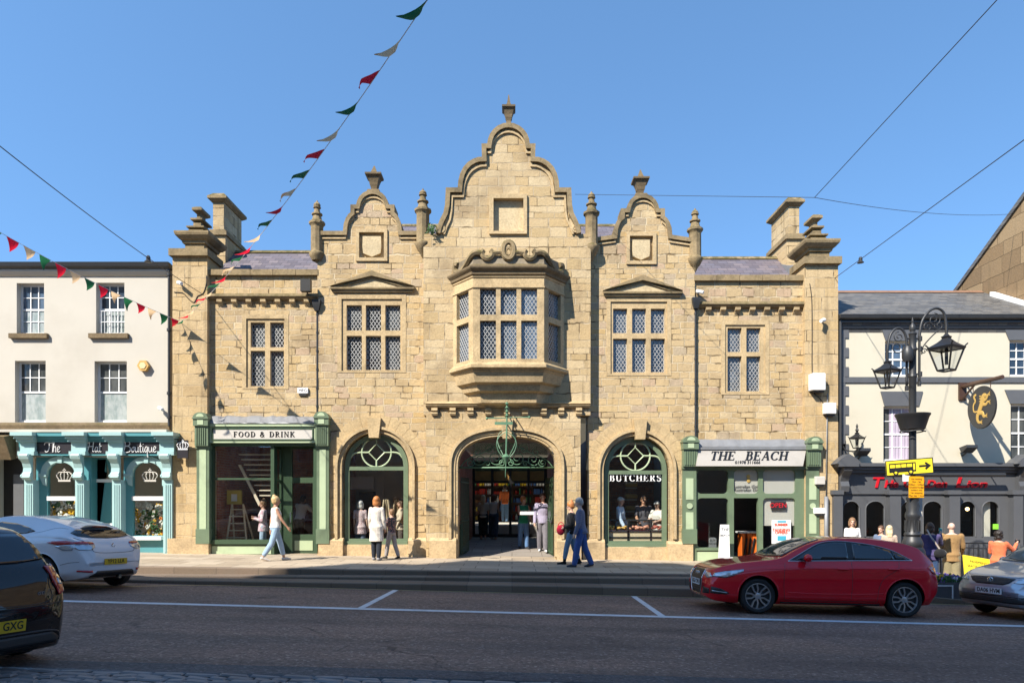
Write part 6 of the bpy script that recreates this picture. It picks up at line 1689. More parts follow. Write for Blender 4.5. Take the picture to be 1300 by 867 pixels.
# ================================================================= bunting and overhead cables
def bunting(label, A, B, sag, n, first, size, seed, blow, dr=-1):
    t = thing('bunting', label, 'bunting', A, 'strings of bunting'); rnd = random.Random(seed)
    A = Vector(A); B = Vector(B)
    pos = lambda u: A.lerp(B,u)+Vector((0,0,-4*sag*u*(1-u)))
    st_ = MB(); st_.tube([pos(i/60) for i in range(61)], .006, 5); st_.build('string', M['string'], t)
    d = (B-A).normalized()
    for i in range(n):
        u = (i+.55)/n; p = pos(u); a = pos(u-size*.5/(B-A).length); b = pos(u+size*.5/(B-A).length)
        col_ = ('flag_green','flag_cream','flag_red')[(first+dr*i) % 3]
        sw = rnd.uniform(-.5,.1); wind = Vector((-.55,.25,0))*rnd.uniform(.25,.75)
        tip = p+blow*size*rnd.uniform(.85,1.1)+Vector((0,0,rnd.uniform(-.15,.1)*size))
        N = 6; sg_ = rnd.choice((-1,1)); vv = []
        for k in range(N+1):
            v = k/N*.97
            bul = Vector((d.y,-d.x,.3))*sin(v*pi*1.2)*.05*sg_
            vv += [a.lerp(tip,v)+bul, p.lerp(tip,v)+bul*1.5, b.lerp(tip,v)+bul*.5]
        mb = MB(); mb.add(vv, [f_ for k in range(N) for f_ in ((3*k,3*k+1,3*k+4,3*k+3),(3*k+1,3*k+2,3*k+5,3*k+4))])
        fo = mb.build('flag', M[col_], t, True, recalc=False); pass
A1 = W(229,409,YP-.02); 
B1 = W(552,-14,-DF+8.0)
bunting('long string of red, green and cream pennants rising across the sky', A1, B1, .35, 22, 0, .31, 4, Vector((-.95,.1,-.35)))
B2 = W(-40,272,-5.2)
bunting('shorter string of red, green and cream pennants in front of the white house', A1+Vector((0,-.005,.02)), B2, .12, 15, 2, .28, 9, Vector((-.25,.1,-.95)), 1)
def cable(label, pts, r=.012, sag=.0, fit=None):
    t = thing('overhead_cable', label, 'cable', pts[0], 'cables strung across the street')
    a, b = Vector(pts[0]), Vector(pts[1]); mb = MB()
    mb.tube([a.lerp(b,i/24)+Vector((0,0,-4*sag*(i/24)*(1-i/24))) for i in range(25)], r, 5); mb.build('wire', M['iron'], t)
    for u in (fit or []):
        c = a.lerp(b,u)+Vector((0,0,-4*sag*u*(1-u))); m2 = MB(); m2.lathe([(.03,c.z+.06),(.05,c.z+.02),(.05,c.z-.05),(.09,c.z-.09),(.02,c.z-.1)], c.x, c.y, 8); m2.build('fitting', M['iron'], t)
cable('dark cable from the left edge down to the left stone pier', [W(258,374,YP), W(-20,170,-9)], .009, .1, (.38,))
cable('dark cable with a small fitting from the right edge to the right stone pier', [W(1060,353,YP), W(1330,156,-9)], .009, .0, (.2,))
cable('fine cable crossing the sky level above the gables', [W(730,247,-.0), W(1034,251,-6.0)], .006, .0)
cable('fine cable running level to the brown gable end', [W(1034,251,-6.0), W(1284,272,1.4)], .006, .15)
cable('thin cable climbing steeply out of the top right sky', [W(1034,251,-6.0), W(1290,-26,-11)], .007, .0)
# ================================================================= cars
def pchip(tab):
    xs = [p[0] for p in tab]; ys = [p[1] for p in tab]; n = len(xs)
    h = [xs[i+1]-xs[i] for i in range(n-1)]; d = [(ys[i+1]-ys[i])/h[i] for i in range(n-1)]
    m = [0]*n; m[0] = d[0]; m[-1] = d[-1]
    for i in range(1, n-1):
        if d[i-1]*d[i] > 0:
            w1 = 2*h[i]+h[i-1]; w2 = h[i]+2*h[i-1]; m[i] = (w1+w2)/(w1/d[i-1]+w2/d[i])
    def f(x):
        if x <= xs[0]: return ys[0]
        if x >= xs[-1]: return ys[-1]
        i = max(k for k in range(n-1) if xs[k] <= x); t = (x-xs[i])/h[i]
        return ((2*t**3-3*t*t+1)*ys[i]+(t**3-2*t*t+t)*h[i]*m[i]+(-2*t**3+3*t*t)*ys[i+1]+(t**3-t*t)*h[i]*m[i+1])
    return f

class Car:
    """hull lofted from profile tables (s = metres back from the nose); lamps, glass and trim are skins laid on it"""
    def __init__(s, root, L, prof, paint, wheels, wr, arch_r, track, black=None):
        s.root = root; s.L = L; s.paint = paint
        P = {k: pchip(v) for k, v in prof.items()}
        s.P = P; N = 76; rings = []
        for i in range(N+1):
            u = i/N; sx = L*(u - .55*sin(2*pi*u)/(2*pi))      # denser at both ends
            rings.append(s.ring(sx))
        mb = MB(); mb.loft(rings)
        me = bpy.data.meshes.new('hull'); me.from_pydata(mb.v, [], mb.f); bm = bmesh.new(); bm.from_mesh(me)
        bmesh.ops.recalc_face_normals(bm, faces=bm.faces); bm.to_mesh(me)
        s.bvh = BVHTree.FromBMesh(bm); bm.free()
        me.materials.append(paint); me.materials.append(M['blackplastic'])
        me.polygons.foreach_set('use_smooth', [True]*len(me.polygons))
        body = bpy.data.objects.new('body', me); COL.objects.link(body)
        # wheel arches cut through the flanks
        for sx in wheels:
            for sg in (-1, 1):
                c = MB(); n = 28
                c.prism([(L/2-sx+arch_r*cos(2*pi*k/n), wr+.015+arch_r*sin(2*pi*k/n)) for k in range(n)], sg*(track-.24), sg*(track+.5), 'y')
                cm = bpy.data.meshes.new('cut'); cm.from_pydata(c.v, [], c.f); b2 = bmesh.new(); b2.from_mesh(cm)
                bmesh.ops.recalc_face_normals(b2, faces=b2.faces); b2.to_mesh(cm); b2.free()
                cm.materials.append(M['blackplastic']); 
                cm.polygons.foreach_set('material_index', [0]*len(cm.polygons))
                co_ = bpy.data.objects.new('cut', cm); COL.objects.link(co_)
                md = body.modifiers.new('b', 'BOOLEAN'); md.operation = 'DIFFERENCE'; md.object = co_; md.solver = 'EXACT'
                try: md.material_mode = 'TRANSFER'
                except Exception: pass
                bpy.context.view_layer.update()
                m2 = bpy.data.meshes.new_from_object(body.evaluated_get(bpy.context.evaluated_depsgraph_get()))
                body.modifiers.clear(); body.data = m2
                bpy.data.objects.remove(co_)
        try: body.data.set_sharp_from_angle(angle=radians(38))
        except Exception: pass
        body.data.name = 'body'; attach(body, root); s.body = body
        for sx in wheels:
            for sg in (-1, 1):
                s.arch_lip(L/2-sx, sg, wr+.015, arch_r)
    def ring(s, sx):
        P = s.P; x = s.L/2-sx
        zt, zs, wsh, wm, wr, zb, wb = (P[k](sx) for k in ('top','belt','wsh','wmax','wroof','zbot','wbot'))
        h = max(.01, zt-zs); zm = (zb+zs)/2
        pts = [(0,zb),(wb*.6,zb),(wb*.93,zb+.004),(wb,zb+.035),(wm*.975,zb+.11),(wm*.995,zb+.2),(wm,zm+.02),(wm*.992,zs-.10),(wsh+.008,zs-.03),(wsh-.012,zs+.02 if h > .05 else zs+h*.3),
               (wsh-(wsh-wr)*.46,zs+.45*h),(wr+.012,zs+.86*h),(wr*.95,zs+.945*h),(wr*.62,zs+.988*h),(0,zt)]
        c = spline([(x,y,z) for y,z in pts], 3)
        c = [Vector((x,max(0,p.y),p.z)) for p in c]
        return c + [Vector((x,-p.y,p.z)) for p in reversed(c[1:-1])]
    def hit(s, mode, u, v):
        if mode == 'L': o, d = Vector((u,3,v)), Vector((0,-1,0))
        elif mode == 'R': o, d = Vector((u,-3,v)), Vector((0,1,0))
        elif mode == 'F': o, d = Vector((6,u,v)), Vector((-1,0,0))
        elif mode == 'B': o, d = Vector((-6,u,v)), Vector((1,0,0))
        else: o, d = Vector((u,v,4)), Vector((0,0,-1))
        loc, nor, idx, dist = s.bvh.ray_cast(o, d)
        if loc is None: return None
        if nor.dot(d) > 0: nor = -nor
        return loc, nor
    def patch(s, name, mat, poly, mode, eps=.006, parent=None, step=.05, smooth=True):
        """a thin skin following the hull inside the outline 'poly' seen along 'mode'"""
        b = []
        n = len(poly)
        for i in range(n):
            p, q = Vector(poly[i][:2]), Vector(poly[(i+1) % n][:2]); k = max(1, int((q-p).length/step))
            b += [p.lerp(q, j/k) for j in range(k)]
        from mathutils.geometry import intersect_point_tri_2d
        xs = [p.x for p in b]; ys = [p.y for p in b]
        def inside(p):
            c = False
            for i in range(len(b)):
                a, e = b[i], b[i-1]
                if (a.y > p.y) != (e.y > p.y) and p.x < (e.x-a.x)*(p.y-a.y)/(e.y-a.y)+a.x: c = not c
            return c
        g = []
        x = min(xs)+step*.7
        while x < max(xs):
            y = min(ys)+step*.7
            while y < max(ys):
                p = Vector((x,y))
                if inside(p) and min((p-q).length for q in b) > step*.45: g.append(p)
                y += step
            x += step
        allp = b+g; ed = [(i,(i+1) % len(b)) for i in range(len(b))]
        vs_, es_, fs_, *_ = delaunay_2d_cdt(allp, ed, [list(range(len(b)))], 1, 1e-5)
        out = []; ok = []
        for p in vs_:
            r = s.hit(mode, p.x, p.y)
            ok.append(r is not None); out.append(r[0]+r[1]*eps if r else Vector((0,0,0)))
        mb = MB(); mb.add(out, [f for f in fs_ if all(ok[i] for i in f)])
        if not mb.f: return None
        o = mb.build(name, mat, parent or s.body, smooth, recalc=False)
        sol = o.modifiers.new('s', 'SOLIDIFY'); sol.thickness = eps*1.6; sol.offset = 0
        return o
    def line(s, name, mat, pts, mode, r=.004, eps=.0, parent=None, n=8, closed=False):
        pt = spline([(a,b,0) for a,b in pts], n, closed)
        q = []
        for p in pt:
            h = s.hit(mode, p.x, p.y)
            if h: q.append(h[0]+h[1]*eps)
        if len(q) < 2: return
        mb = MB(); mb.tube(q, r, 5); return mb.build(name, mat, parent or s.body, True)
    def both(s, fn, *a, **k):
        for m in ('L','R'): fn(*a[:3], m, *a[3:], **k)
    def arch_lip(s, x, sg, zc, r):
        q = []
        for i in range(25):
            a = radians(-18+216*i/24); h = s.hit('L' if sg > 0 else 'R', x+(r+.002)*cos(a), zc+(r+.002)*sin(a))
            if h: q.append(h[0]-h[1]*.002)
        if len(q) > 3:
            mb = MB(); mb.tube(q, .012, 6); mb.build('arch_lip', s.paint, s.body, True)
    def wheel(s, sx, side, wr, y, rimr, style, wid=.205):
        x = s.L/2-sx; mp = lambda mb: [(x+p[0], y+side*p[2], wr+p[1]) for p in mb.v]
        w2 = wid/2; t = MB()
        t.lathe([(rimr*.96,-w2*.9),(rimr+.01,-w2),(wr-.03,-w2),(wr-.006,-w2*.8),(wr,-w2*.5),(wr,w2*.5),(wr-.006,w2*.8),(wr-.03,w2),(rimr+.012,w2),(rimr,w2*.92),(rimr*.97,w2*.6)], 0, 0, 32)
        t.v = mp(t); o = t.build('wheel', M['tyre'], s.root, True, angle=40)
        r = MB(); r.cur = 0
        rg = []
        r.lathe([(rimr*.99,w2*.55),(rimr*1.0,w2*.88),(rimr*.95,w2*.9),(rimr*.91,w2*.72),(rimr*.91,-w2*.1)], 0, 0, 32)
        r.lathe([(.0,w2*.55),(.055,w2*.55),(.055,w2*.72),(.03,w2*.8),(.001,w2*.8)], 0, 0, 14)
        ns = {'twin':10,'ten':10,'five':5,'cover':7}[style]
        for k in range(ns):
            a = 2*pi*k/ns
            if style == 'twin':
                pr = k//2*2*pi/5+(.22 if k % 2 else -.22)*1.0; pin = k//2*2*pi/5+(.1 if k % 2 else -.1); hw = .018
                mid = pr + (.12 if k % 2 else -.12)
                pts = [(.05,pin),(.12,mid),(rimr*.93,pr)]
            else: pts = [(.05,a),(.12,a),(rimr*.93,a)]; hw = {'ten':.016,'five':.035,'cover':.03}[style]
            q = [Vector((p*cos(b),p*sin(b),0)) for p,b in pts]; rg = []
            for i, p in enumerate(q):
                d = (q[min(i+1,2)]-q[max(i-1,0)]).normalized(); nr = Vector((-d.y,d.x,0)); zz = w2*(.72,.78,.86)[i]; e = hw*(1,.9,1.15)[i]
                rg.append([p-nr*e+Vector((0,0,zz-.03)), p-nr*e*.7+Vector((0,0,zz)), p+nr*e*.7+Vector((0,0,zz)), p+nr*e+Vector((0,0,zz-.03))])
            r.loft(rg)
        r.v = mp(r); r.build('rim', M['alloy'], o, True, angle=35)
        d = MB(); d.lathe([(.001,0),(rimr*.9,0),(rimr*.9,.01),(.001,.01)], 0, 0, 24); d.lathe([(.05,.01),(rimr*.62,.012),(rimr*.62,.03),(.05,.03)], 0, 0, 20); d.v = mp(d); d.build('brake_disc', M['blackplastic'], o)
    def plate(s, text, mode, v, mat, tilt=0, u=0, w=.52, h=.112, clip=None):
        h0 = s.hit(mode, u, v); x = h0[0].x; sg = 1 if mode == 'F' else -1
        xs = [s.hit(mode, u+d, v) for d in (-.24,.24)]
        mb = MB(); mb.box(u-w/2, u+w/2, -.008, 0, v-h/2, v+h/2)
        # front: text read from +x looking back to -x
        Mx = Matrix(((0,-sg,0,x+sg*.012),(sg,0,0,0),(0,0,1,0),(0,0,0,1)))
        Mx = Matrix.Translation((0,0,0)) @ Matrix(((0,-sg,0,x+sg*.014),(sg,0,0,0),(0,0,1,0),(0,0,0,1)))
        tm = Matrix.Translation((x+sg*.014,0,v)) @ Matrix.Rotation(tilt*sg,4,'Y') @ Matrix.Translation((-(x+sg*.014),0,-v))
        mb.xf(tm @ Mx); pl = mb.build('number_plate', mat, s.body)
        t = MB(); t.text(text, u, v, -.009, .107, .003, offset=.002, sx=.86, spacing=1.04); t.xf(tm @ Mx); t.build('lettering', M['ink'], pl)
        return pl
def place_car(o, x, y, hd):
    f = Vector((cos(hd), sin(hd), 0)); n = Vector((.026,.031,1)).normalized()
    f = (f-n*f.dot(n)).normalized(); l = n.cross(f)
    R = Matrix((f,l,n)).transposed()
    o.rotation_euler = R.to_euler(); o.location = (x, y, road_z(x, y)+.004)
def car_root(label, group='cars on the street'):
    return thing('car', label, 'car', group=group, rz=0.0)

M['red'] = carpaint('red_car_paint', (.66,.006,.018), .0, .4)
M['whitecar'] = carpaint('white_car_paint', (.72,.72,.74), .0, .3)
M['blackcar'] = carpaint('black_car_paint', (.004,.004,.005), .0, .3)
M['silver'] = carpaint('silver_car_paint', (.42,.46,.52), .55, .32)

# ---- red hatchback, side on
rc = car_root('glossy red five door hatchback parked side on in front of the pub and right shop')
Lr = 4.24
prof = dict(
 top=[(0,.60),(.03,.66),(.08,.735),(.2,.80),(.5,.885),(.9,.945),(1.2,.985),(1.32,1.02),(1.6,1.17),(1.9,1.305),(2.15,1.375),(2.5,1.415),(2.85,1.42),(3.2,1.395),(3.55,1.352),(3.80,1.288),(3.875,1.255),(3.97,1.17),(4.08,1.06),(4.155,.97),(4.205,.84),(4.24,.72)],
 belt=[(0,.50),(.06,.62),(.2,.715),(.6,.80),(1.2,.875),(1.6,.90),(2.5,.925),(3.4,.95),(3.9,.945),(4.07,.90),(4.24,.66)],
 wsh=[(0,.50),(.06,.64),(.2,.755),(.5,.825),(1.0,.845),(2.2,.845),(3.3,.845),(3.8,.815),(4.03,.745),(4.17,.66),(4.24,.56)],
 wmax=[(0,.56),(.06,.70),(.2,.81),(.5,.875),(.9,.892),(2.2,.885),(3.5,.892),(3.9,.865),(4.05,.80),(4.17,.72),(4.24,.62)],
 wroof=[(0,.42),(.2,.66),(.6,.74),(1.15,.765),(1.32,.755),(1.6,.71),(1.9,.655),(2.2,.625),(2.8,.61),(3.4,.595),(3.8,.59),(3.94,.61),(4.12,.62),(4.24,.50)],
 zbot=[(0,.30),(.05,.24),(.2,.19),(.7,.17),(3.5,.18),(4.0,.22),(4.12,.29),(4.24,.40)],
 wbot=[(0,.50),(.06,.64),(.3,.78),(.8,.80),(3.5,.80),(4.0,.76),(4.12,.66),(4.24,.56)])
car = Car(rc, Lr, prof, M['red'], (.87,3.50), .317, .365, .78)
X = lambda s_: Lr/2-s_
for sx in (.87,3.50):
    for sg in (-1,1): car.wheel(sx, sg, .317, sg*.775, .232, 'twin')
# day-light opening: three panes divided by dark pillars, chrome line round them
for m in ('L','R'):
    car.patch('pillar', M['blackplastic'], [(X(1.42),.955),(X(3.66),1.020),(X(3.55),1.08),(X(3.33),1.19),(X(3.0),1.275),(X(2.55),1.325),(X(2.28),1.325),(X(2.02),1.275),(X(1.72),1.12)], m, .005)
    car.patch('side_window', M['carglass'], [(X(1.56),.975),(X(2.50),1.003),(X(2.52),1.302),(X(2.28),1.302),(X(2.03),1.252),(X(1.76),1.115)], m, .009)
    car.patch('side_window', M['carglass'], [(X(2.60),1.006),(X(3.33),1.028),(X(3.29),1.18),(X(2.98),1.256),(X(2.62),1.298)], m, .009)
    car.patch('side_window', M['carglass'], [(X(3.36),1.028),(X(3.58),1.035),(X(3.48),1.09),(X(3.32),1.165)], m, .009)
    car.line('window_trim', M['chrome'], [(X(1.42),.952),(X(2.0),.972),(X(2.6),.990),(X(3.2),1.008),(X(3.66),1.018)], m, .009, .004)
    car.line('window_trim', M['chrome'], [(X(3.67),1.02),(X(3.55),1.083),(X(3.33),1.193),(X(3.0),1.278),(X(2.55),1.328),(X(2.28),1.328),(X(2.02),1.278),(X(1.72),1.123),(X(1.42),.956)], m, .005, .004)
    # door shut lines, shoulder crease, sill
    for pts in ([(X(1.36),.93),(X(1.33),.75),(X(1.32),.5),(X(1.34),.27)], [(X(2.55),1.0),(X(2.55),.7),(X(2.53),.27)], [(X(3.42),1.02),(X(3.36),.86),(X(3.12),.70),(X(3.02),.5),(X(3.0),.27)], [(X(1.34),.265),(X(2.2),.262),(X(3.0),.27)]):
        car.line('shut_line', M['blackplastic'], pts, m, .0045, -.001)
    car.line('crease', M['red'], [(X(.45),.72),(X(1.0),.80),(X(1.8),.835),(X(2.8),.855),(X(3.6),.875),(X(4.1),.865)], m, .012, -.006)
    car.line('crease', M['red'], [(X(1.4),.40),(X(2.0),.385),(X(2.8),.40),(X(3.1),.42)], m, .014, -.007)
    car.patch('sill', M['blackplastic'], [(X(1.28),.20),(X(3.08),.20),(X(3.08),.225),(X(1.28),.225)], m, .006)
    for sx in (2.38,3.28):
        h = car.hit(m, X(sx), .835 if sx < 3 else .855); y = h[0].y; sg = 1 if y > 0 else -1
        mb = MB(); mb.box(X(sx)-.10,X(sx)+.10,y,y+sg*.035,h[0].z-.012,h[0].z+.016); o = mb.build('door_handle', M['red'], car.body); bv = o.modifiers.new('b','BEVEL'); bv.width = .01
    sg = 1 if m == 'L' else -1
    mb = MB(); mb.ball((X(1.72),sg*.945,1.025), .095, 14, 8, (.75,1.05,.72)); o = mb.build('wing_mirror', M['red'], car.body, True)
    mb = MB(); mb.box(X(1.70),X(1.66),sg*.80,sg*.90,.965,1.0); mb.build('mirror_stalk', M['blackplastic'], o)
    # lamps
    car.patch('headlight', M['clearlens'], [(X(.10),.645),(X(.13),.70),(X(.30),.742),(X(.62),.785),(X(.60),.745),(X(.42),.675),(X(.28),.635)], m, .006, step=.03)
    car.line('lamp_edge', M['blackplastic'], [(X(.10),.64),(X(.28),.63),(X(.42),.67),(X(.62),.785)], m, .006)
    car.patch('tail_light', M['redlens'], [(X(3.92),.90),(X(4.02),.93),(X(4.15),.90),(X(4.19),.80),(X(4.15),.76),(X(4.02),.80)], m, .006, step=.03)
    car.patch('fog_lamp', M['blackplastic'], [(X(.06),.34),(X(.30),.33),(X(.36),.36),(X(.22),.43),(X(.07),.46)], m, .005, step=.03)
    car.line('fog_trim', M['chrome'], [(X(.08),.385),(X(.2),.375),(X(.32),.36)], m, .008, .006)
# front
car.patch('grille', M['blackplastic'], [(-.30,.735),(.30,.735),(.37,.66),(.36,.50),(.27,.30),(-.27,.30),(-.36,.50),(-.37,.66)], 'F', .006)
car.line('grille_surround', M['chrome'], [(-.30,.737),(0,.74),(.30,.737),(.37,.66),(.36,.50),(.27,.30),(0,.295),(-.27,.30),(-.36,.50),(-.37,.66)], 'F', .011, .006, closed=True)
for z in (.36,.41,.62,.66,.70): car.line('grille_bar', M['iron'], [(-.3,z),(0,z),(.3,z)], 'F', .006, .008)
car.patch('headlight', M['clearlens'], [(.42,.715),(.62,.69),(.70,.63),(.58,.60),(.44,.645)], 'F', .006, step=.03); car.patch('headlight', M['clearlens'], [(-.42,.715),(-.62,.69),(-.70,.63),(-.58,.60),(-.44,.645)], 'F', .006, step=.03)
car.patch('intake', M['blackplastic'], [(.46,.44),(.68,.42),(.66,.33),(.42,.31)], 'F', .005, step=.03); car.patch('intake', M['blackplastic'], [(-.46,.44),(-.68,.42),(-.66,.33),(-.42,.31)], 'F', .005, step=.03)
car.plate('GK63 CWU', 'F', .50, M['plate_w'], .0)
mb = MB(); xf_ = car.hit('F',0,.655)[0].x+.015
for k in range(4): mb.tube([(xf_,-.09+.06*k+.042*cos(2*pi*i/16),.652+.042*sin(2*pi*i/16)) for i in range(17)], .007, 5)
mb.build('badge', M['chrome'], car.body)
car.patch('windscreen', glass_pane('windscreen_glass', (.02,.025,.022), (.09,.11,.09), 1.2, .02, 0, 1), [(-.66,1.03),(0,1.005),(.66,1.03),(.60,1.22),(.53,1.345),(0,1.362),(-.53,1.345),(-.60,1.22)], 'F', .008)
car.patch('rear_window', M['carglass'], [(-.52,1.235),(.52,1.235),(.58,1.05),(0,1.03),(-.58,1.05)], 'B', .008)
for a,b in ((-.55,.02),(-.02,.52)): car.line('wiper', M['blackplastic'], [(a,1.06),((a+b)/2,1.035),(b,1.03)], 'F', .009, .012)
car.line('bonnet_line', M['blackplastic'], [(-.70,.80),(-.4,.77),(0,.765),(.4,.77),(.70,.80)], 'F', .004, 0)
place_car(rc, 3.53+Lr/2, -DF+12.2+.885, radians(180))

# ---- white coupe, rear three-quarter
wc = car_root('white sloping coupe seen from its rear quarter by the teal boutique')
Lw = 4.30
prof = dict(
 top=[(0,.58),(.06,.70),(.3,.82),(.8,.94),(1.15,1.0),(1.5,1.17),(1.9,1.34),(2.3,1.415),(2.7,1.42),(3.1,1.38),(3.5,1.295),(3.72,1.235),(3.80,1.205),(3.9,1.12),(4.04,1.02),(4.12,.985),(4.2,.90),(4.27,.78),(4.30,.66)],
 belt=[(0,.48),(.1,.62),(.5,.78),(1.2,.88),(2.0,.93),(2.8,.99),(3.4,1.03),(3.8,1.02),(4.05,.965),(4.2,.85),(4.30,.60)],
 wsh=[(0,.46),(.1,.66),(.4,.80),(1.0,.84),(2.4,.835),(3.3,.845),(3.7,.83),(4.0,.75),(4.2,.62),(4.30,.48)],
 wmax=[(0,.54),(.1,.74),(.4,.87),(.9,.90),(2.2,.888),(3.4,.905),(3.8,.88),(4.05,.80),(4.2,.70),(4.30,.58)],
 wroof=[(0,.40),(.3,.64),(1.1,.74),(1.5,.69),(1.9,.62),(2.3,.58),(2.9,.55),(3.4,.52),(3.75,.52),(3.95,.55),(4.1,.57),(4.2,.52),(4.30,.42)],
 zbot=[(0,.30),(.1,.22),(.6,.17),(3.5,.18),(4.0,.23),(4.2,.28),(4.30,.36)],
 wbot=[(0,.50),(.1,.66),(.5,.80),(3.5,.81),(4.0,.74),(4.2,.64),(4.30,.54)])
car = Car(wc, Lw, prof, M['whitecar'], (.9,3.53), .325, .385, .79)
X = lambda s_: Lw/2-s_
for sx in (.9,3.53):
    for sg in (-1,1): car.wheel(sx, sg, .325, sg*.785, .235, 'ten')
for m in ('L','R'):
    car.patch('side_window', M['carglass'], [(X(1.45),.965),(X(2.5),1.03),(X(3.0),1.075),(X(3.18),1.12),(X(2.95),1.185),(X(2.6),1.25),(X(2.2),1.275),(X(1.95),1.225),(X(1.7),1.11)], m, .007)
    car.line('shut_line', M['blackplastic'], [(X(2.9),1.04),(X(2.85),.8),(X(2.7),.5),(X(2.68),.27)], m, .0045, -.001)
    car.line('shut_line', M['blackplastic'], [(X(3.75),1.18),(X(3.55),1.19),(X(3.35),1.12),(X(3.2),1.09)], m, .004, -.001)
    car.patch('tail_light', M['redlens'], [(X(3.62),.925),(X(3.75),.955),(X(3.95),.96),(X(4.10),.93),(X(4.08),.905),(X(3.85),.885)], m, .007, step=.03)
    car.patch('tail_light_lens', M['clearlens'], [(X(3.80),.87),(X(4.06),.89),(X(4.12),.85),(X(4.10),.79),(X(3.95),.79)], m, .006, step=.03)
    sg = 1 if m == 'L' else -1
    mb = MB(); mb.ball((X(1.6),sg*.95,1.02), .09, 12, 8, (.75,1,.7)); mb.build('wing_mirror', M['whitecar'], car.body, True)
    car.line('bumper_line', M['iron'], [(X(3.92),.52),(X(4.05),.56),(X(4.2),.58)], m, .004, 0)
B = lambda pts: [(-a,b) for a,b in pts]+[(a,b) for a,b in reversed(pts)]
for sg in (-1,1):
    car.patch('tail_light', M['redlens'], [(sg*.40,.90),(sg*.42,.935),(sg*.62,.955),(sg*.76,.94),(sg*.72,.905)], 'B', .007, step=.03)
    car.patch('tail_light_lens', M['clearlens'], [(sg*.40,.885),(sg*.72,.89),(sg*.76,.84),(sg*.70,.79),(sg*.50,.80),(sg*.42,.84)], 'B', .006, step=.03)
    car.patch('reflector', M['redlens'], [(sg*.50,.375),(sg*.72,.40),(sg*.72,.43),(sg*.50,.42)], 'B', .006, step=.03)
car.patch('rear_window', M['carglass'], B([(.50,1.165),(.62,1.10),(.57,1.045),(.3,1.015),(.0,1.005)]), 'B', .008)
sp_ = MB(); rgs = []
for y in [-.60+1.2*i/14 for i in range(15)]:
    x = X(3.60)-.28*(1-(y/.60)**2*.6); z = 1.255-.14*(abs(y)/.62)**2.2
    rgs.append([(x+.30,y*.9,z+.0),(x,y,z-.015),(x-.015,y,z-.035),(x+.02,y,z-.06),(x+.2,y*.93,z-.05)])
sp_.loft(rgs); spo = sp_.build('spoiler', M['iron'], car.body, True, angle=45)
mb = MB(); mb.box(X(3.88)-.02,X(3.80),-.16,.16,1.222,1.236); mb.build('brake_light', M['redlens'], spo)
car.line('shut_line', M['blackplastic'], [(-.66,1.02),(-.48,.88),(-.44,.76),(0,.735),(.44,.76),(.48,.88),(.66,1.02)], 'B', .005, 0)
car.patch('diffuser', M['blackplastic'], [(-.52,.30),(-.40,.40),(.40,.40),(.52,.30),(.50,.29),(-.50,.29)], 'B', .006, step=.04)
mb = MB(); xr = car.hit('B',0,.86)[0].x-.012
mb.prism([(0,.93),(.045,.875),(0,.82),(-.045,.875),(-.03,.875),(0,.842),(.03,.875),(0,.908)], xr, xr+.012, 'x'); mb.build('badge', M['chrome'], car.body)
car.plate('YP12 LLA', 'B', .57, M['plate_y'])
mb = MB(); mb.tube([(X(4.0),-.13,.27),(X(4.3),-.13,.27)], .04, 10); mb.build('exhaust', M['chrome'], car.body)
hd = radians(180-16); rear = Vector((-7.72,-6.45)); ctr = rear+Vector((cos(hd),sin(hd)))*Lw/2
place_car(wc, ctr.x, ctr.y, hd)

# ---- black hatchback, only its rear corner in the picture
bc = car_root('black hatchback cut off by the left edge, its red rear lamp towards the road')
Lb = 3.85
prof = dict(
 top=[(0,.58),(.06,.70),(.3,.82),(.8,.93),(1.05,.98),(1.4,1.19),(1.7,1.35),(2.0,1.42),(2.4,1.43),(2.9,1.40),(3.3,1.34),(3.42,1.29),(3.52,1.18),(3.64,1.03),(3.70,.97),(3.76,.88),(3.82,.72),(3.85,.58)],
 belt=[(0,.48),(.1,.62),(.5,.78),(1.2,.88),(2.0,.91),(2.8,.94),(3.3,.955),(3.6,.93),(3.76,.80),(3.85,.52)],
 wsh=[(0,.46),(.1,.64),(.4,.77),(1.0,.80),(2.4,.80),(3.2,.79),(3.5,.755),(3.7,.69),(3.80,.63),(3.85,.54)],
 wmax=[(0,.54),(.1,.70),(.4,.81),(.9,.835),(2.2,.835),(3.2,.838),(3.5,.815),(3.7,.765),(3.80,.72),(3.85,.64)],
 wroof=[(0,.40),(.3,.60),(1.0,.70),(1.4,.64),(1.8,.58),(2.4,.56),(3.0,.55),(3.4,.55),(3.6,.60),(3.7,.60),(3.85,.46)],
 zbot=[(0,.30),(.1,.22),(.6,.17),(3.1,.15),(3.6,.13),(3.78,.14),(3.85,.19)],
 wbot=[(0,.50),(.1,.62),(.5,.76),(3.2,.77),(3.6,.74),(3.78,.70),(3.85,.62)])
car = Car(bc, Lb, prof, M['blackcar'], (.78,3.20), .30, .35, .735)
X = lambda s_: Lb/2-s_
for sx in (.78,3.20):
    for sg in (-1,1): car.wheel(sx, sg, .30, sg*.73, .205, 'cover', .185)
for m in ('L','R'):
    car.patch('side_window', M['carglass'], [(X(1.4),.96),(X(3.1),1.0),(X(3.05),1.12),(X(2.8),1.24),(X(2.2),1.29),(X(1.8),1.26)], m, .007)
    car.patch('tail_light', M['redlens'], [(X(3.50),.93),(X(3.60),.965),(X(3.70),.93),(X(3.78),.80),(X(3.78),.70),(X(3.70),.68),(X(3.60),.80)], m, .010, step=.025)
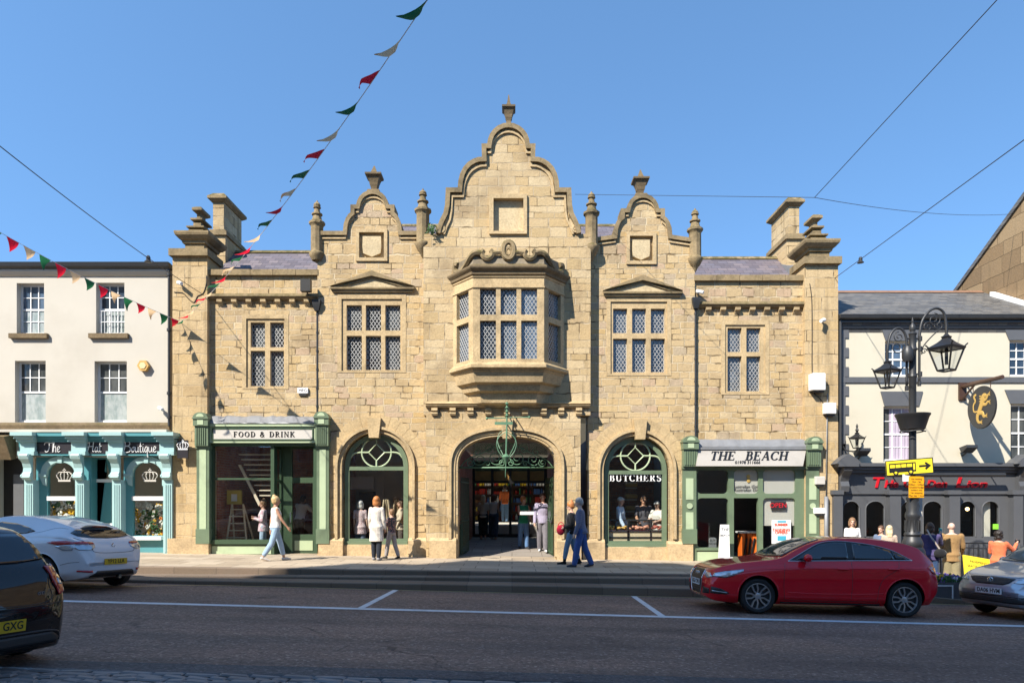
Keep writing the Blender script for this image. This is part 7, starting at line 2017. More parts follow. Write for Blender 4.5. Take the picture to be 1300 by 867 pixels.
for sg in (-1,1):
    car.patch('tail_light', M['redlens'], [(sg*.55,.955),(sg*.66,.95),(sg*.735,.84),(sg*.75,.70),(sg*.66,.665),(sg*.60,.80)], 'B', .010, step=.025)
    car.patch('reverse_lamp', M['clearlens'], [(sg*.655,.83),(sg*.715,.82),(sg*.725,.76),(sg*.665,.77)], 'B', .014, step=.02)
car.patch('rear_window', M['carglass'], B([(.50,1.27),(.58,1.16),(.62,1.03),(.3,1.0),(0,.995)]), 'B', .008)
car.line('shut_line', M['blackplastic'], [(-.60,1.0),(-.55,.80),(-.53,.62),(0,.60),(.53,.62),(.55,.80),(.60,1.0)], 'B', .005, 0)
car.line('bumper_line', M['blackplastic'], [(-.76,.60),(-.5,.585),(0,.58),(.5,.585),(.76,.60)], 'B', .006, 0)
car.patch('bumper_insert', M['blackplastic'], B([(.56,.31),(.64,.25),(.60,.20),(0,.20)]), 'B', .006)
car.line('insert_edge', M['iron'], [(-.66,.22),(-.57,.32),(0,.33),(.57,.32),(.66,.22)], 'B', .012, 0)
car.plate('MX08 GXG', 'B', .42, M['plate_y'], .05)
mb = MB(); xr = car.hit('B',-.40,.73)[0].x
Mb2 = Matrix(((0,1,0,xr-.010),(-1,0,0,0),(0,0,1,0),(0,0,0,1)))
mb.text('GTI', .44, .70, 0, .045, .006, shear=.2, offset=.001); mb.xf(Mb2); mb.build('badge', M['chrome'], car.body)
hd = radians(180-15); rear = Vector((-4.80,-DF+6.35)); ctr = rear+Vector((cos(hd),sin(hd)))*Lb/2
place_car(bc, ctr.x, ctr.y, hd)

# ---- silver hatchback, front corner
sc2 = car_root('silver hatchback cut off by the right edge with its nose towards the planter')
Ls = 3.82
prof = dict(
 top=[(0,.60),(.04,.68),(.10,.755),(.2,.80),(.5,.89),(.85,.965),(1.0,1.0),(1.4,1.25),(1.75,1.43),(2.1,1.50),(2.6,1.51),(3.1,1.46),(3.4,1.38),(3.6,1.15),(3.72,.95),(3.82,.7)],
 belt=[(0,.50),(.08,.62),(.3,.73),(.8,.84),(1.4,.90),(2.4,.93),(3.3,.95),(3.7,.85),(3.82,.6)],
 wsh=[(0,.48),(.06,.60),(.2,.70),(.5,.775),(1.0,.79),(3.2,.79),(3.6,.70),(3.82,.55)],
 wmax=[(0,.56),(.06,.68),(.2,.77),(.5,.82),(.9,.83),(3.2,.83),(3.6,.77),(3.82,.62)],
 wroof=[(0,.40),(.2,.60),(.6,.67),(1.0,.69),(1.4,.63),(1.8,.57),(2.6,.55),(3.3,.53),(3.6,.55),(3.82,.46)],
 zbot=[(0,.30),(.06,.24),(.3,.19),(.7,.18),(3.2,.19),(3.6,.26),(3.82,.36)],
 wbot=[(0,.50),(.06,.62),(.3,.74),(3.2,.76),(3.6,.68),(3.82,.55)])
car = Car(sc2, Ls, prof, M['silver'], (.78,3.24), .29, .335, .73)
X = lambda s_: Ls/2-s_
for sx in (.78,3.24):
    for sg in (-1,1): car.wheel(sx, sg, .29, sg*.725, .2, 'cover', .18)
car.patch('grille', M['blackplastic'], [(-.44,.735),(0,.745),(.44,.735),(.36,.655),(.26,.615),(-.26,.615),(-.36,.655)], 'F', .006, step=.04)
for z in (.645,.675,.705): car.line('grille_bar', M['iron'], [(-.33,z),(0,z),(.33,z)], 'F', .006, .008)
car.patch('lower_grille', M['blackplastic'], [(-.66,.40),(.66,.40),(.66,.30),(-.66,.30)], 'F', .006)
for z in (.33,.365): car.line('grille_bar', M['iron'], [(-.6,z),(0,z),(.6,z)], 'F', .006, .008)
car.line('bumper_line', M['iron'], [(-.66,.415),(0,.415),(.66,.415)], 'F', .01, 0)
for sg in (-1,1):
    car.patch('headlight', M['clearlens'], [(sg*.44,.665),(sg*.50,.73),(sg*.66,.775),(sg*.72,.72),(sg*.62,.655)], 'F', .007, step=.03)
    m = 'L' if sg > 0 else 'R'
    car.patch('headlight', M['clearlens'], [(X(.14),.655),(X(.16),.74),(X(.34),.815),(X(.50),.81),(X(.42),.72),(X(.28),.66)], m, .007, step=.03)
    car.patch('side_window', M['carglass'], [(X(1.3),.95),(X(3.2),.99),(X(3.1),1.2),(X(2.6),1.34),(X(2.0),1.37),(X(1.75),1.30)], m, .007)
    car.line('shut_line', M['blackplastic'], [(X(1.15),.88),(X(1.12),.6),(X(1.14),.28)], m, .004, 0)
    mb = MB(); mb.ball((X(1.45),sg*.90,1.02), .09, 12, 8, (.7,1,.75)); mb.build('wing_mirror', M['silver'], car.body, True)
car.patch('windscreen', glass_pane('windscreen_glass', (.12,.12,.10), (.26,.25,.21), 1.0, .03, 0, 1), [(-.64,1.03),(0,1.01),(.64,1.03),(.58,1.25),(.50,1.41),(0,1.43),(-.50,1.41),(-.58,1.25)], 'F', .008)
for a,b in ((-.50,.06),(.02,.56)): car.line('wiper', M['blackplastic'], [(a,1.06),((a+b)/2,1.03),(b,1.045)], 'F', .010, .014)
car.line('bonnet_line', M['blackplastic'], [(-.66,.85),(-.5,.765),(-.3,.75),(0,.755),(.3,.75),(.5,.765),(.66,.85)], 'F', .004, 0)
mb = MB(); xf_ = car.hit('F',0,.685)[0].x+.016
mb.tube([(xf_,.055*cos(2*pi*i/20),.685+.055*sin(2*pi*i/20)) for i in range(21)], .008, 6)
for pts in ([(-.02,.73),(0,.695),(.02,.73)], [(-.04,.70),(-.02,.645),(0,.68),(.02,.645),(.04,.70)]): mb.tube([(xf_,a,b) for a,b in pts], .006, 5)
mb.build('badge', M['chrome'], car.body)
car.plate('DA06 HVM', 'F', .50, M['plate_w'])
hd = radians(180+15); fr_ = Vector((8.80,-DF+12.6)); ctr = fr_-Vector((cos(hd),sin(hd)))*Ls/2
place_car(sc2, ctr.x, ctr.y, hd)
# ================================================================= people
def fuse(mb, name, mat, parent, vox=.012, smooth=2, fac=.5):
    """grow many overlapping closed pieces into one continuous skin"""
    me = bpy.data.meshes.new('t'); me.from_pydata(mb.v, [], mb.f)
    bm = bmesh.new(); bm.from_mesh(me); bmesh.ops.recalc_face_normals(bm, faces=bm.faces); bm.to_mesh(me); bm.free()
    o = bpy.data.objects.new('t', me); COL.objects.link(o)
    r = o.modifiers.new('r', 'REMESH'); r.mode = 'VOXEL'; r.voxel_size = vox
    if smooth: sm = o.modifiers.new('s', 'SMOOTH'); sm.iterations = smooth; sm.factor = fac
    bpy.context.view_layer.update()
    m2 = bpy.data.meshes.new_from_object(o.evaluated_get(bpy.context.evaluated_depsgraph_get()))
    bpy.data.objects.remove(o); bpy.data.meshes.remove(me)
    m2.name = name; m2.materials.clear(); m2.materials.append(mat)
    m2.polygons.foreach_set('use_smooth', [True]*len(m2.polygons))
    ob = bpy.data.objects.new(name, m2); COL.objects.link(ob); attach(ob, parent)
    return ob
SKIN = {'fair': skin('fair_skin', (.56,.33,.235)), 'tan': skin('tanned_skin', (.46,.25,.16)), 'pale': skin('pale_skin', (.60,.40,.31))}
HAIR = {k: plain('hair_'+k, c, .55, 0, .35, 30, .3) for k, c in (('blonde',(.52,.36,.17)),('pale_blonde',(.60,.47,.29)),('ginger',(.42,.16,.045)),('brown',(.10,.052,.028)),('dark',(.022,.016,.013)),('grey',(.36,.34,.31)),('light_brown',(.22,.12,.06)),('white',(.6,.58,.54)))}
def fab(col, **k):
    key = 'cloth_'+'_'.join('%d' % (c*1000) for c in col)+''.join(str(v)[:5] for v in k.values())
    if key not in M: M[key] = fabric('cloth', col, **k)
    return M[key]
DENIM = (.075,.14,.27); LDENIM = (.28,.39,.52); BLACKC = (.014,.014,.016); WHITEC = (.72,.70,.66)
def person(label, X, Y, Zg, H, hd, sex='f', legs=((8,4),(-8,8)), arms=((5,8,12),(5,8,12)), lean=0, head=(0,0), skn='fair',
           top=None, bottom=None, shoes=(.02,.02,.02), hair=('short','brown'), group='people on the pavement', extra=None, build=1.0, sit=False):
    """top = (colour spec, sleeve 0 none / .5 short / 1 long, hem height, flare); bottom = (colour spec, leg end height, fit)"""
    R = thing('person', label, 'person', (X, Y, Zg), group, rz=radians(hd-90))
    m = sex == 'm'
    shw = (.112 if m else .098)*build; hpw = (.088 if m else .094)*build; wst = (.082 if m else .070)*build; chs = (.098 if m else .088)*build
    V3 = Vector
    # joints
    J = {}
    for i, sd in enumerate((-1, 1)):
        hf, kf = legs[i]; h = V3((sd*.048, 0, .52)); a = radians(hf); k = h+V3((sd*.004, sin(a), -cos(a)))*.243
        b = a-radians(kf); an = k+V3((0, sin(b), -cos(b)))*.236
        J[i] = (h, k, an, b)
    low = min(J[i][2].z for i in (0,1))-.042
    off = V3((0,0,-low))
    tl = radians(lean); T = lambda p: V3((p[0], p[1]*cos(tl)+(p[2]-.52)*sin(tl), .52+(p[2]-.52)*cos(tl)-p[1]*sin(tl)))+off
    for i in (0,1): J[i] = tuple(v+off for v in J[i][:3])+(J[i][3],)
    def ell(z, w_, d, yo=0, n=16):
        c = [(w_*cos(2*pi*k/n), yo+d*sin(2*pi*k/n), z) for k in range(n)]
        return [T(p) for p in c]
    def torso(mb, g=0, z0=.47, z1=.865, flare=0, hem=None):
        base = [(.455,hpw*.80,.060,0),(.49,hpw*.98,.070,-.004),(.53,hpw,.074,-.006),(.575,(hpw+wst)/2,.064,0),(.62,wst,.056,.002),(.68,(wst+chs)/2,.060,.004),(.73,chs,.066,.006 if m else .010),(.775,shw*.98,.058,.0),(.805,shw*.92,.048,-.004),(.828,shw*.62,.042,-.006),(.845,.042,.038,-.006),(.87,.032,.034,0)]
        rg = []
        lo = [b for b in base if z0 <= b[0] <= z1]
        if hem is not None and hem < .455:
            lo = [b for b in lo if b[0] > .52]; w1 = hpw*.97
            for t in (1, .66, .33):
                z = lo[0][0]+(hem-lo[0][0])*t
                rg.append(ell(z, w1+g+flare*t*.7, .072+g+flare*t*.6))
        for z, w_, d, yo in lo: rg.append(ell(z, w_+g+(flare*.25 if z < .56 else 0), d+g+(flare*.25 if z < .56 else 0), yo))
        mb.loft(rg)
    armj = {}
    for i, sd in enumerate((-1, 1)):
        fl, ab, el = (radians(v) for v in arms[i][:3]); tw = arms[i][3] if len(arms[i]) > 3 else .15
        s0 = T((sd*(shw-.008), -.004, .805))
        d1 = V3((sd*sin(ab), sin(fl+tl*0)*cos(ab), -cos(fl)*cos(ab))).normalized(); e = s0+d1*.168
        d2 = V3((sd*sin(ab)*.5-sd*tw*sin(radians(arms[i][2])), sin(fl+el), -cos(fl+el))).normalized(); w_ = e+d2*.145
        armj[i] = (s0, e, w_, d2, d1)
    S_ = lambda mb: setattr(mb, 'v', [tuple(V3(p)*H) for p in mb.v]) or mb
    ar = .9 if not m else 1.08
    # ---- body: one skin from head to ankle, hands with five fingers
    b = MB(); torso(b)
    hy, hp = radians(head[0]), radians(head[1])
    hc = T((0, .006, .932)); Rh = Matrix.Rotation(tl*-.4-hp, 3, 'X') ; Rh = Matrix.Rotation(hy, 3, 'Z') @ Rh
    hv = lambda p: hc + Rh @ V3(p)
    b.capsule(T((0,-.004,.845)), hc+V3((0,-.004,-.03)), .033 if m else .028, .031 if m else .027)
    b.ball(hc+Rh @ V3((0,-.004,.014)), .0505, 14, 10, (.90,1.10,1.05), Rh)
    b.ball(hv((0,.016,-.026)), .036, 12, 8, (.92,.98,1.0), Rh)
    b.capsule(hv((0,.024,-.05)), hv((0,.034,-.052)), .016, .013)
    b.capsule(hv((0,.052,.008)), hv((0,.063,-.014)), .006, .0095, 6)
    b.capsule(hv((-.016,.046,.014)), hv((.016,.046,.014)), .008, .008, 6)
    b.capsule(hv((-.011,.048,-.032)), hv((.011,.048,-.032)), .006, .006, 6)
    for sd in (-1,1): b.ball(hv((sd*.047,-.004,-.004)), .014, 8, 6, (.4,.75,1.2), Rh)
    for i, sd in enumerate((-1,1)):
        h, k, an, sb = J[i]
        b.capsule(h, k, .050*build, .034*build); b.capsule(k, k.lerp(an,.35), .033*build, .034*build); b.capsule(k.lerp(an,.3), an, .034*build, .020*build)
        fd = V3((0, cos(sb*.6), sin(sb*.6) if sb < -.3 else 0)).normalized()
        b.capsule(an+V3((0,-.012,-.022)), an+fd*.085+V3((sd*.01,0,-.028)), .020, .014)
        s0, e, w_, d2, d1 = armj[i]
        b.capsule(s0, e, .030*ar, .023*ar); b.capsule(e, e.lerp(w_,.4), .023*ar, .022*ar); b.capsule(e.lerp(w_,.4), w_, .022*ar, .0155*ar)
        # palm, four unequal curled fingers, thumb from the side of the palm
        inw = V3((-sd,0,0)); inw = (inw-d2*inw.dot(d2)).normalized(); fw = d2.cross(inw)*sd
        if fw.y < -.2: fw = -fw
        pc = w_+d2*.028; b.capsule(w_+d2*.004, w_+d2*.046, .0155, .0175, 8)
        for kf_, ln_ in ((-1.5,.036),(-.5,.042),(.5,.045),(1.5,.040)):
            r0 = w_+d2*.048+fw*kf_*.0082; r1 = r0+(d2*.9+inw*.25)*ln_*.5; r2 = r1+(d2*.7+inw*.75)*ln_*.5
            b.capsule(r0-d2*.01, r1, .0056, .0052, 6); b.capsule(r1, r2, .0052, .0044, 6)
        t0 = w_+d2*.018+fw*.013; t1 = t0+(fw*.8+d2*.7+inw*.2)*.022; t2 = t1+(d2*.9+fw*.2+inw*.4)*.02
        b.capsule(t0, t1, .0075, .0062, 6); b.capsule(t1, t2, .0062, .005, 6)
    S_(b); body = fuse(b, 'body', SKIN[skn], R, .0085, 2, .4)
    # eyes and mouth
    ey = MB()
    for sd in (-1,1): ey.ball(hv((sd*.0185,.0495,.004))*H, .0062*H, 8, 6, (1.25,.6,.8))
    ey.build('eyes', M['ink'], body, True)
    mo = MB(); mo.ball(hv((0,.0535,-.031))*H, .012*H, 8, 6, (1.1,.35,.28)); mo.build('mouth', fab((.36,.12,.10)), body, True)
    # ---- clothes
    if bottom:
        spec, end, fit = bottom; mb = MB(); g = .008+fit
        rg = []
        torso_b = MB(); torso(torso_b, .007+fit*.3, .47, .60); mb.v += torso_b.v; mb.f += torso_b.f; mb.m += torso_b.m
        for i in (0,1):
            h, k, an, sb = J[i]
            mb.capsule(h+V3((0,0,.01)), k, .052*build+g*.7, .036*build+g)
            t = max(.05, min(1, (k.z-end)/(k.z-an.z+1e-6)))
            q = k.lerp(an, t*.97)
            mb.capsule(k, k.lerp(q,.45), .036*build+g, .035*build+g); mb.capsule(k.lerp(q,.4), q, .035*build+g, .026*build+g*1.15)
        S_(mb); fuse(mb, 'trousers', fab(*spec) if isinstance(spec, tuple) and not isinstance(spec[0], tuple) and len(spec) == 1 else spec, R, .011)
    if top:
        spec, sl, hem, fl = top; mb = MB(); g = .011
        if hem < .455: torso(mb, g, .455, .84, fl, hem)
        else: torso(mb, g, hem, .84, fl)
        for i in (0,1):
            s0, e, w_, d2, d1 = armj[i]
            if sl > 0: mb.capsule(s0, s0.lerp(e, min(1, sl*1.4 if sl < 1 else 1)), .032*ar+g*.75, .027*ar+g*.75)
            if sl >= 1: mb.capsule(e, w_-d2*.004, .025*ar+g*.75, .020*ar+g*.6)
            elif sl == 0: mb.ball(s0+V3((-(-1,1)[i]*.018,0,.008)), .028, 8, 6)
        S_(mb); fuse(mb, 'top', spec, R, .011)
    for i in (0,1):
        h, k, an, sb = J[i]; mb = MB(); sd = (-1,1)[i]
        fd = V3((0, cos(sb*.6), sin(sb*.6) if sb < -.3 else 0)).normalized()
        mb.capsule(an+V3((0,-.014,-.018)), an+fd*.05+V3((sd*.006,0,-.022)), .026, .023); mb.capsule(an+fd*.05+V3((sd*.006,0,-.024)), an+fd*.098+V3((sd*.012,0,-.027)), .022, .015)
        if isinstance(shoes, tuple) and len(shoes) > 3: mb.capsule(an+V3((0,-.004,-.01)), an+(k-an).normalized()*.06, .026, .028)
        S_(mb); mb.v = [(p[0], p[1], max(p[2], .0)) if not sb < -.3 else p for p in mb.v]
        fuse(mb, 'shoe', fab(shoes[:3]), R, .009)
    # ---- hair
    st, hcol = hair; mb = MB()
    if st != 'bald':
        if st == 'cap':
            mb.ball(hv((0,-.004,.030)), .0535, 14, 8, (.96,1.10,.80), Rh); mb.ball(hv((0,.05,.034)), .032, 10, 6, (1.1,1.0,.22), Rh)
            mm = fab((.66,.66,.64))
        else:
            mm = HAIR[hcol]; big = 1.06 if m else 1.1
            mb.ball(hv((0,-.012,.026)), .0535, 14, 10, (.93*big,1.06*big,.98*big), Rh)
            mb.ball(hv((0,-.026,.0)), .047, 12, 8, (1.0,.9,1.1), Rh)
            if not m or st == 'bob':
                for sd in (-1,1): mb.ball(hv((sd*.04,-.010,.004)), .022, 8, 6, (.7,1.1,1.5), Rh)
            if st == 'bun': mb.ball(hv((0,-.034,.072)), .030, 10, 8)
            if st == 'bob':
                mb.ball(hv((0,-.030,-.028)), .052, 12, 8, (1.05,.72,1.1), Rh)
                for sd in (-1,1): mb.capsule(hv((sd*.042,-.012,.01)), hv((sd*.046,-.004,-.055)), .022, .017)
            if st in ('long','pony'):
                q = [hv((0,-.03,-.0)), hc+Rh@V3((0,-.052,-.06)), hc+Rh@V3((0,-.060,-.125))]
                for a, c, r0, r1 in ((q[0],q[1],.046,.042),(q[1],q[2],.040,.026)):
                    for dx in (-.018,0,.018): mb.capsule(a+Rh@V3((dx,0,0)), c+Rh@V3((dx*1.2,0,0)), r0*.72, r1*.72)
                for sd in (-1,1): mb.capsule(hv((sd*.042,-.014,.01)), hv((sd*.046,-.022,-.085)), .02, .014)
            if st == 'curly':
                rr = random.Random(len(label))
                for i_ in range(34):
                    a = rr.uniform(0,2*pi); z_ = rr.uniform(-.07,.07); rd = .054*sqrt(max(.1,1-(z_/.085)**2))
                    p = V3((rd*cos(a), -.012+rd*sin(a), z_))
                    if p.y < .03: mb.ball(hv(p), .02, 7, 5)
        S_(mb); hb = MB(); 
        fuse(mb, 'cap' if st == 'cap' else 'hair', mm, R, .009, 1)
    R['_h'] = 0
    del R['_h']
    return R, armj, T, H
def pos_of(R, p):       # local point -> world
    a = R.rotation_euler.z; v = Vector(p)
    return Vector((R.location.x+v.x*cos(a)-v.y*sin(a), R.location.y+v.x*sin(a)+v.y*cos(a), R.location.z+v.z))
def at(px, qfeet, Y): return fx(px,Y), Y, pave_z(fx(px,Y))
def Yfoot(px, q):      # depth at which the pavement meets that picture row
    d = 1.66*F/(q-635.0)
    for _ in range(6): d = (1.66-pave_z((px-650)*d/F))*F/(q-635.0)
    return d-DF
def where(px, q):
    Y = Yfoot(px, q); x = fx(px, Y); return x, Y, pave_z(x)
W_ = fab((.74,.73,.70)); DN = fab(DENIM); LD = fab(LDENIM); BK = fab(BLACKC)
# walkers outside
x,y,z = where(350,711.5)
person('woman in a white sleeveless top and pale jeans walking past the food and drink shop', x,y,z,1.70,32, legs=((19,5),(-17,16)), arms=((-12,10,10),(22,12,14)), top=(W_,0,.505,.012), bottom=(LD,.10,.0), shoes=(.62,.56,.50), hair=('bun','blonde'), skn='tan', head=(0,4))
x,y,z = where(478,711)
person('ginger haired woman in a long cream cardigan seen from behind with a boy', x,y,z,1.70,82, legs=((3,2),(-3,6)), arms=((4,8,12),(4,8,16)), top=(fab((.66,.60,.52)),1,.30,.02), bottom=(fab((.02,.024,.034)),.06,.0), shoes=(.25,.25,.26), hair=('bob','ginger'), head=(8,0))
x,y,z = where(497,709)
person('boy in a dark printed t-shirt and grey trousers beside the ginger woman', x,y,z,1.38,150, 'm', legs=((14,4),(-12,10)), arms=((18,8,50),(5,8,20)), top=(fabric('print', (.05,.055,.06), 'spots', (.45,.2,.17), 26),.5,.50,.01), bottom=(fab((.30,.27,.26)),.07,.006), shoes=(.02,.02,.02), hair=('short','light_brown'), build=.86, head=(-10,-6))
x,y,z = where(725,716)
x2,y2,z2 = where(738,719.5)
pA = person('woman in a black jacket and jeans holding a red bag, walking left', x,y-.0,z,1.66,172, legs=((16,6),(-10,12)), arms=((-8,8,78,.5),(-6,8,84,.5)), top=(BK,1,.475,.006), bottom=(fab((.17,.27,.38)),.10,-.001), shoes=(.012,.012,.012,1), hair=('bun','ginger'), head=(0,18))
pB = person('man in a blue checked shirt and jeans walking left with head bowed', x2,y2,z2,1.76,168, 'm', legs=((13,3),(-11,12)), arms=((4,6,14),(-4,6,12)), top=(fabric('check_shirt', (.13,.14,.21), 'check', (.20,.20,.27), 48),1,.485,.012), bottom=(fab((.06,.11,.30)),.05,.004), shoes=(.05,.055,.07), hair=('short','grey'), skn='pale', head=(0,16), lean=4)
hg = thing('handbag', 'red handbag held by the woman in the black jacket', 'bag', pos_of(pA[0],(0,.42,.9)))
c = pos_of(pA[0], (pA[1][1][2]+pA[1][0][2])*.5*pA[3]+Vector((0,.10,-.08)))
mb = MB(); mb.ball(c, .12, 12, 8, (.95,.6,1.15)); mb.build('bag', fab((.55,.02,.05)), hg, True)
mb = MB(); mb.tube(spline([c+Vector((-.08,0,.1)),c+Vector((-.03,0,.19)),c+Vector((.05,0,.19)),c+Vector((.08,0,.1))],4), .012, 6); mb.build('handle', fab((.4,.02,.04)), hg)
# in the archway
fl = lambda Y: .13+.0057*(Y-1.6) if Y > 1.6 else max(-.01,-.01+.127*(Y-.5))
def inside(px, Y): return fx(px,Y), Y, fl(Y)
x,y,z = inside(664.5,1.9)
g1 = person('woman in a green waistcoat and blue jeans holding a white tray in the archway', x,y,z,1.66,285, legs=((10,4),(-8,10)), arms=((14,10,30),(38,8,52)), top=(fab((.02,.22,.13)),.0,.47,.014), bottom=(fab((.10,.19,.36)),.05,.004), shoes=(.02,.02,.025), hair=('short','ginger'), head=(38,0), group='people inside the market')
g2 = person('man in a lilac shirt and grey trousers walking out of the archway', *inside(689,1.25),1.80,268, 'm', legs=((10,2),(-6,8)), arms=((4,9,14),(6,9,14)), top=(fab((.34,.31,.42)),1,.49,.008), bottom=(fab((.16,.15,.17)),.05,.008), shoes=(.62,.62,.62), hair=('short','brown'), head=(6,2), group='people inside the market')
c = pos_of(g1[0], g1[1][1][2]*g1[3]); tr = thing('tray', 'white tray carried by the woman in the green waistcoat', 'tray', c)
mb = MB(); mb.box(c.x-.05,c.x+.50,c.y-.26,c.y+.06,c.z-.03,c.z+.01); mb.box(c.x-.05,c.x+.50,c.y-.27,c.y-.25,c.z-.03,c.z+.10); o = mb.build('tray_box', M['white'], tr); bv = o.modifiers.new('b','BEVEL'); bv.width = .012
person('blonde woman in a pale blouse and dark skirt seen from behind in the passage', *inside(613.5,6.6),1.70,88, legs=((4,2),(-4,6)), arms=((4,8,10),(4,8,10)), top=(fab((.60,.56,.48)),.5,.48,.012), bottom=(fab((.03,.035,.03)),.14,.02), shoes=(.45,.32,.24), hair=('long','pale_blonde'), group='people inside the market')
person('dark haired woman in a white top and blue trousers beside the blonde in the passage', *inside(626.5,6.7),1.72,80, legs=((6,2),(-5,8)), arms=((4,10,14),(6,10,22)), top=(fab((.66,.62,.57)),0,.52,.010), bottom=(fab((.06,.08,.12)),.10,.026), shoes=(.5,.36,.27), hair=('bob','brown'), group='people inside the market')
person('man in an orange jacket seen from behind at the far shelves', fx(641,12.6),12.6,.62,1.76,90, 'm', legs=((3,2),(-3,4)), arms=((20,10,55),(20,10,55)), top=(fab((.42,.10,.025)),1,.48,.012), bottom=(fab((.07,.13,.22)),.05,.006), hair=('short','dark'), group='people inside the market')
# behind the shop glass
person('woman in a pink scarf and pale jeans standing behind the food shop window', fx(334,.55),.55,-.0,1.66,200, legs=((4,2),(-3,4)), arms=((8,6,98,.7),(12,6,104,.7)), top=(fabric('pink_stripe', (.55,.36,.42), 'check', (.68,.62,.64), 8),1,.45,.01), bottom=(fab((.34,.45,.58)),.06,.002), shoes=(.5,.5,.5), hair=('bun','light_brown'), group='people behind the shop windows', head=(10,10))
person('man in a white t-shirt with his back to the glazed door', fx(380,2.2),2.2,.1,1.74,70, 'm', legs=((3,2),(-3,4)), arms=((48,14,30),(48,14,30)), top=(W_,.5,.50,.006), bottom=(fab((.06,.045,.04)),.05,.006), hair=('short','dark'), lean=16, group='people behind the shop windows')
person('white haired woman in a pink floral tunic behind the left arched window', fx(457.5,.5),.5,.02,1.62,88, legs=((2,2),(-2,4)), arms=((4,9,14),(4,9,14)), top=(fabric('floral', (.62,.50,.50), 'spots', (.36,.17,.19), 30),.5,.40,.02), bottom=(fab((.10,.13,.19)),.05,.0), hair=('bob','white'), group='people behind the shop windows', skn='pale')
person('woman in a cream jacket at the easels behind the left arched window', fx(509,.95),.95,.02,1.66,200, legs=((2,2),(-2,4)), arms=((14,9,60),(10,9,40)), top=(fab((.55,.45,.34)),1,.45,.012), bottom=(fab((.10,.08,.07)),.05,.006), hair=('bob','brown'), group='people behind the shop windows')
person('butcher in a pale blue coat and white cap at the left of the meat counter', fx(787.5,.85),.85,-.0,1.76,335, 'm', arms=((8,8,16),(10,8,20)), top=(fab((.50,.62,.78)),1,.36,.012), bottom=(fab((.3,.3,.32)),.05,.006), hair=('cap','brown'), head=(0,6), group='butchers behind the counter')
person('bare headed butcher in a dark apron behind the middle of the counter', fx(817,1.15),1.15,-.0,1.78,272, 'm', arms=((14,10,50),(14,10,50)), top=(fab((.09,.085,.10)),.5,.36,.012), bottom=(fab((.05,.05,.06)),.05,.006), hair=('short','brown'), head=(0,6), group='butchers behind the counter', skn='tan')
person('butcher in white with a pale cap at the right of the meat counter', fx(834.5,.9),.9,-.0,1.64,225, 'm', arms=((24,10,58),(24,10,58)), top=(fab((.66,.63,.58)),.5,.36,.012), bottom=(fab((.4,.36,.34)),.05,.006), hair=('cap','grey'), head=(0,14), group='butchers behind the counter', skn='pale')
# by the pub
def street(px, qh, H, Y):    # feet on the pavement at depth Y, X from the picture column
    x = fx(px, Y); return x, Y, pave_z(x)
x,y,z = street(1082,662,1.6,-2.2)
person('woman in a white t-shirt and sunglasses behind the red car', x,y,z,1.53,262, top=(W_,.5,.47,.01), bottom=(DN,.05,.004), hair=('bob','light_brown'), head=(-12,0), group='people outside the pub')
x,y,z = street(1118.5,668,1.5,-2.0)
person('brown haired boy behind the red car roof beside a blonde woman', x,y,z,1.42,215, 'm', top=(fab((.12,.16,.25)),.5,.47,.01), bottom=(DN,.05,.006), hair=('short','brown'), build=.9, group='people outside the pub')
x,y,z = street(1129,668,1.5,-2.3)
person('woman with long pale blonde hair seen from behind above the red car roof', x,y,z,1.44,70, top=(fab((.5,.38,.3)),1,.47,.01), bottom=(BK,.05,.006), hair=('long','pale_blonde'), group='people outside the pub')
x,y,z = street(1181,667,1.64,-3.5)
p1 = person('woman in a purple jumper holding a phone to her ear with a shoulder bag', x,y,z,1.58,70, legs=((4,2),(-4,6)), arms=((8,12,20),(40,20,118)), top=(fab((.075,.06,.15)),1,.45,.014), bottom=(fab((.03,.06,.13)),.05,.008), hair=('bob','brown'), head=(-20,0), group='people outside the pub', build=1.14)
x,y,z = street(1208,665,1.7,-3.1)
p2 = person('balding man in a tan jacket leaning on a walking stick', x,y,z,1.64,72, 'm', legs=((3,2),(-3,4)), arms=((6,8,16),(14,12,30)), top=(fab((.30,.18,.075)),1,.43,.016), bottom=(fab((.25,.21,.12)),.05,.012), hair=('bald','grey'), group='people outside the pub', build=1.16, skn='pale')
x,y,z = street(1268,676,1.5,-3.3)
p3 = person('dark curly haired woman in an orange coat holding a phone up', x,y,z,1.50,30, arms=((20,14,60),(48,16,88)), top=(fab((.72,.17,.075)),1,.42,.02), bottom=(BK,.05,.008), hair=('curly','dark'), head=(-10,6), group='people outside the pub', build=1.2)
# what they carry
c = pos_of(p1[0], p1[1][1][2]*p1[3]+Vector((0,.03,.06))); t = thing('phone', 'teal mobile phone held by the woman in purple', 'phone', c); mb = MB(); mb.box(c.x-.035,c.x+.035,c.y-.012,c.y+.0,c.z-.04,c.z+.10); o = mb.build('case', plain('phone_teal', (.05,.28,.30), .3), t); mb = MB(); mb.box(c.x-.03,c.x+.03,c.y,c.y+.003,c.z-.035,c.z+.095); mb.build('screen', M['carglass'], t)
c = pos_of(p3[0], p3[1][1][2]*p3[3]+Vector((0,.04,.05))); t = thing('phone', 'black mobile phone held up by the woman in orange', 'phone', c); mb = MB(); mb.box(c.x-.06,c.x+.06,c.y-.012,c.y,c.z-.03,c.z+.04); mb.build('case', M['blackplastic'], t); mb = MB(); mb.box(c.x-.055,c.x+.055,c.y,c.y+.003,c.z-.025,c.z+.035); mb.build('screen', M['carglass'], t)
hips = pos_of(p1[0], (.17,-.16,.88)); sh_ = pos_of(p1[0], (-.08,-.06,1.40))
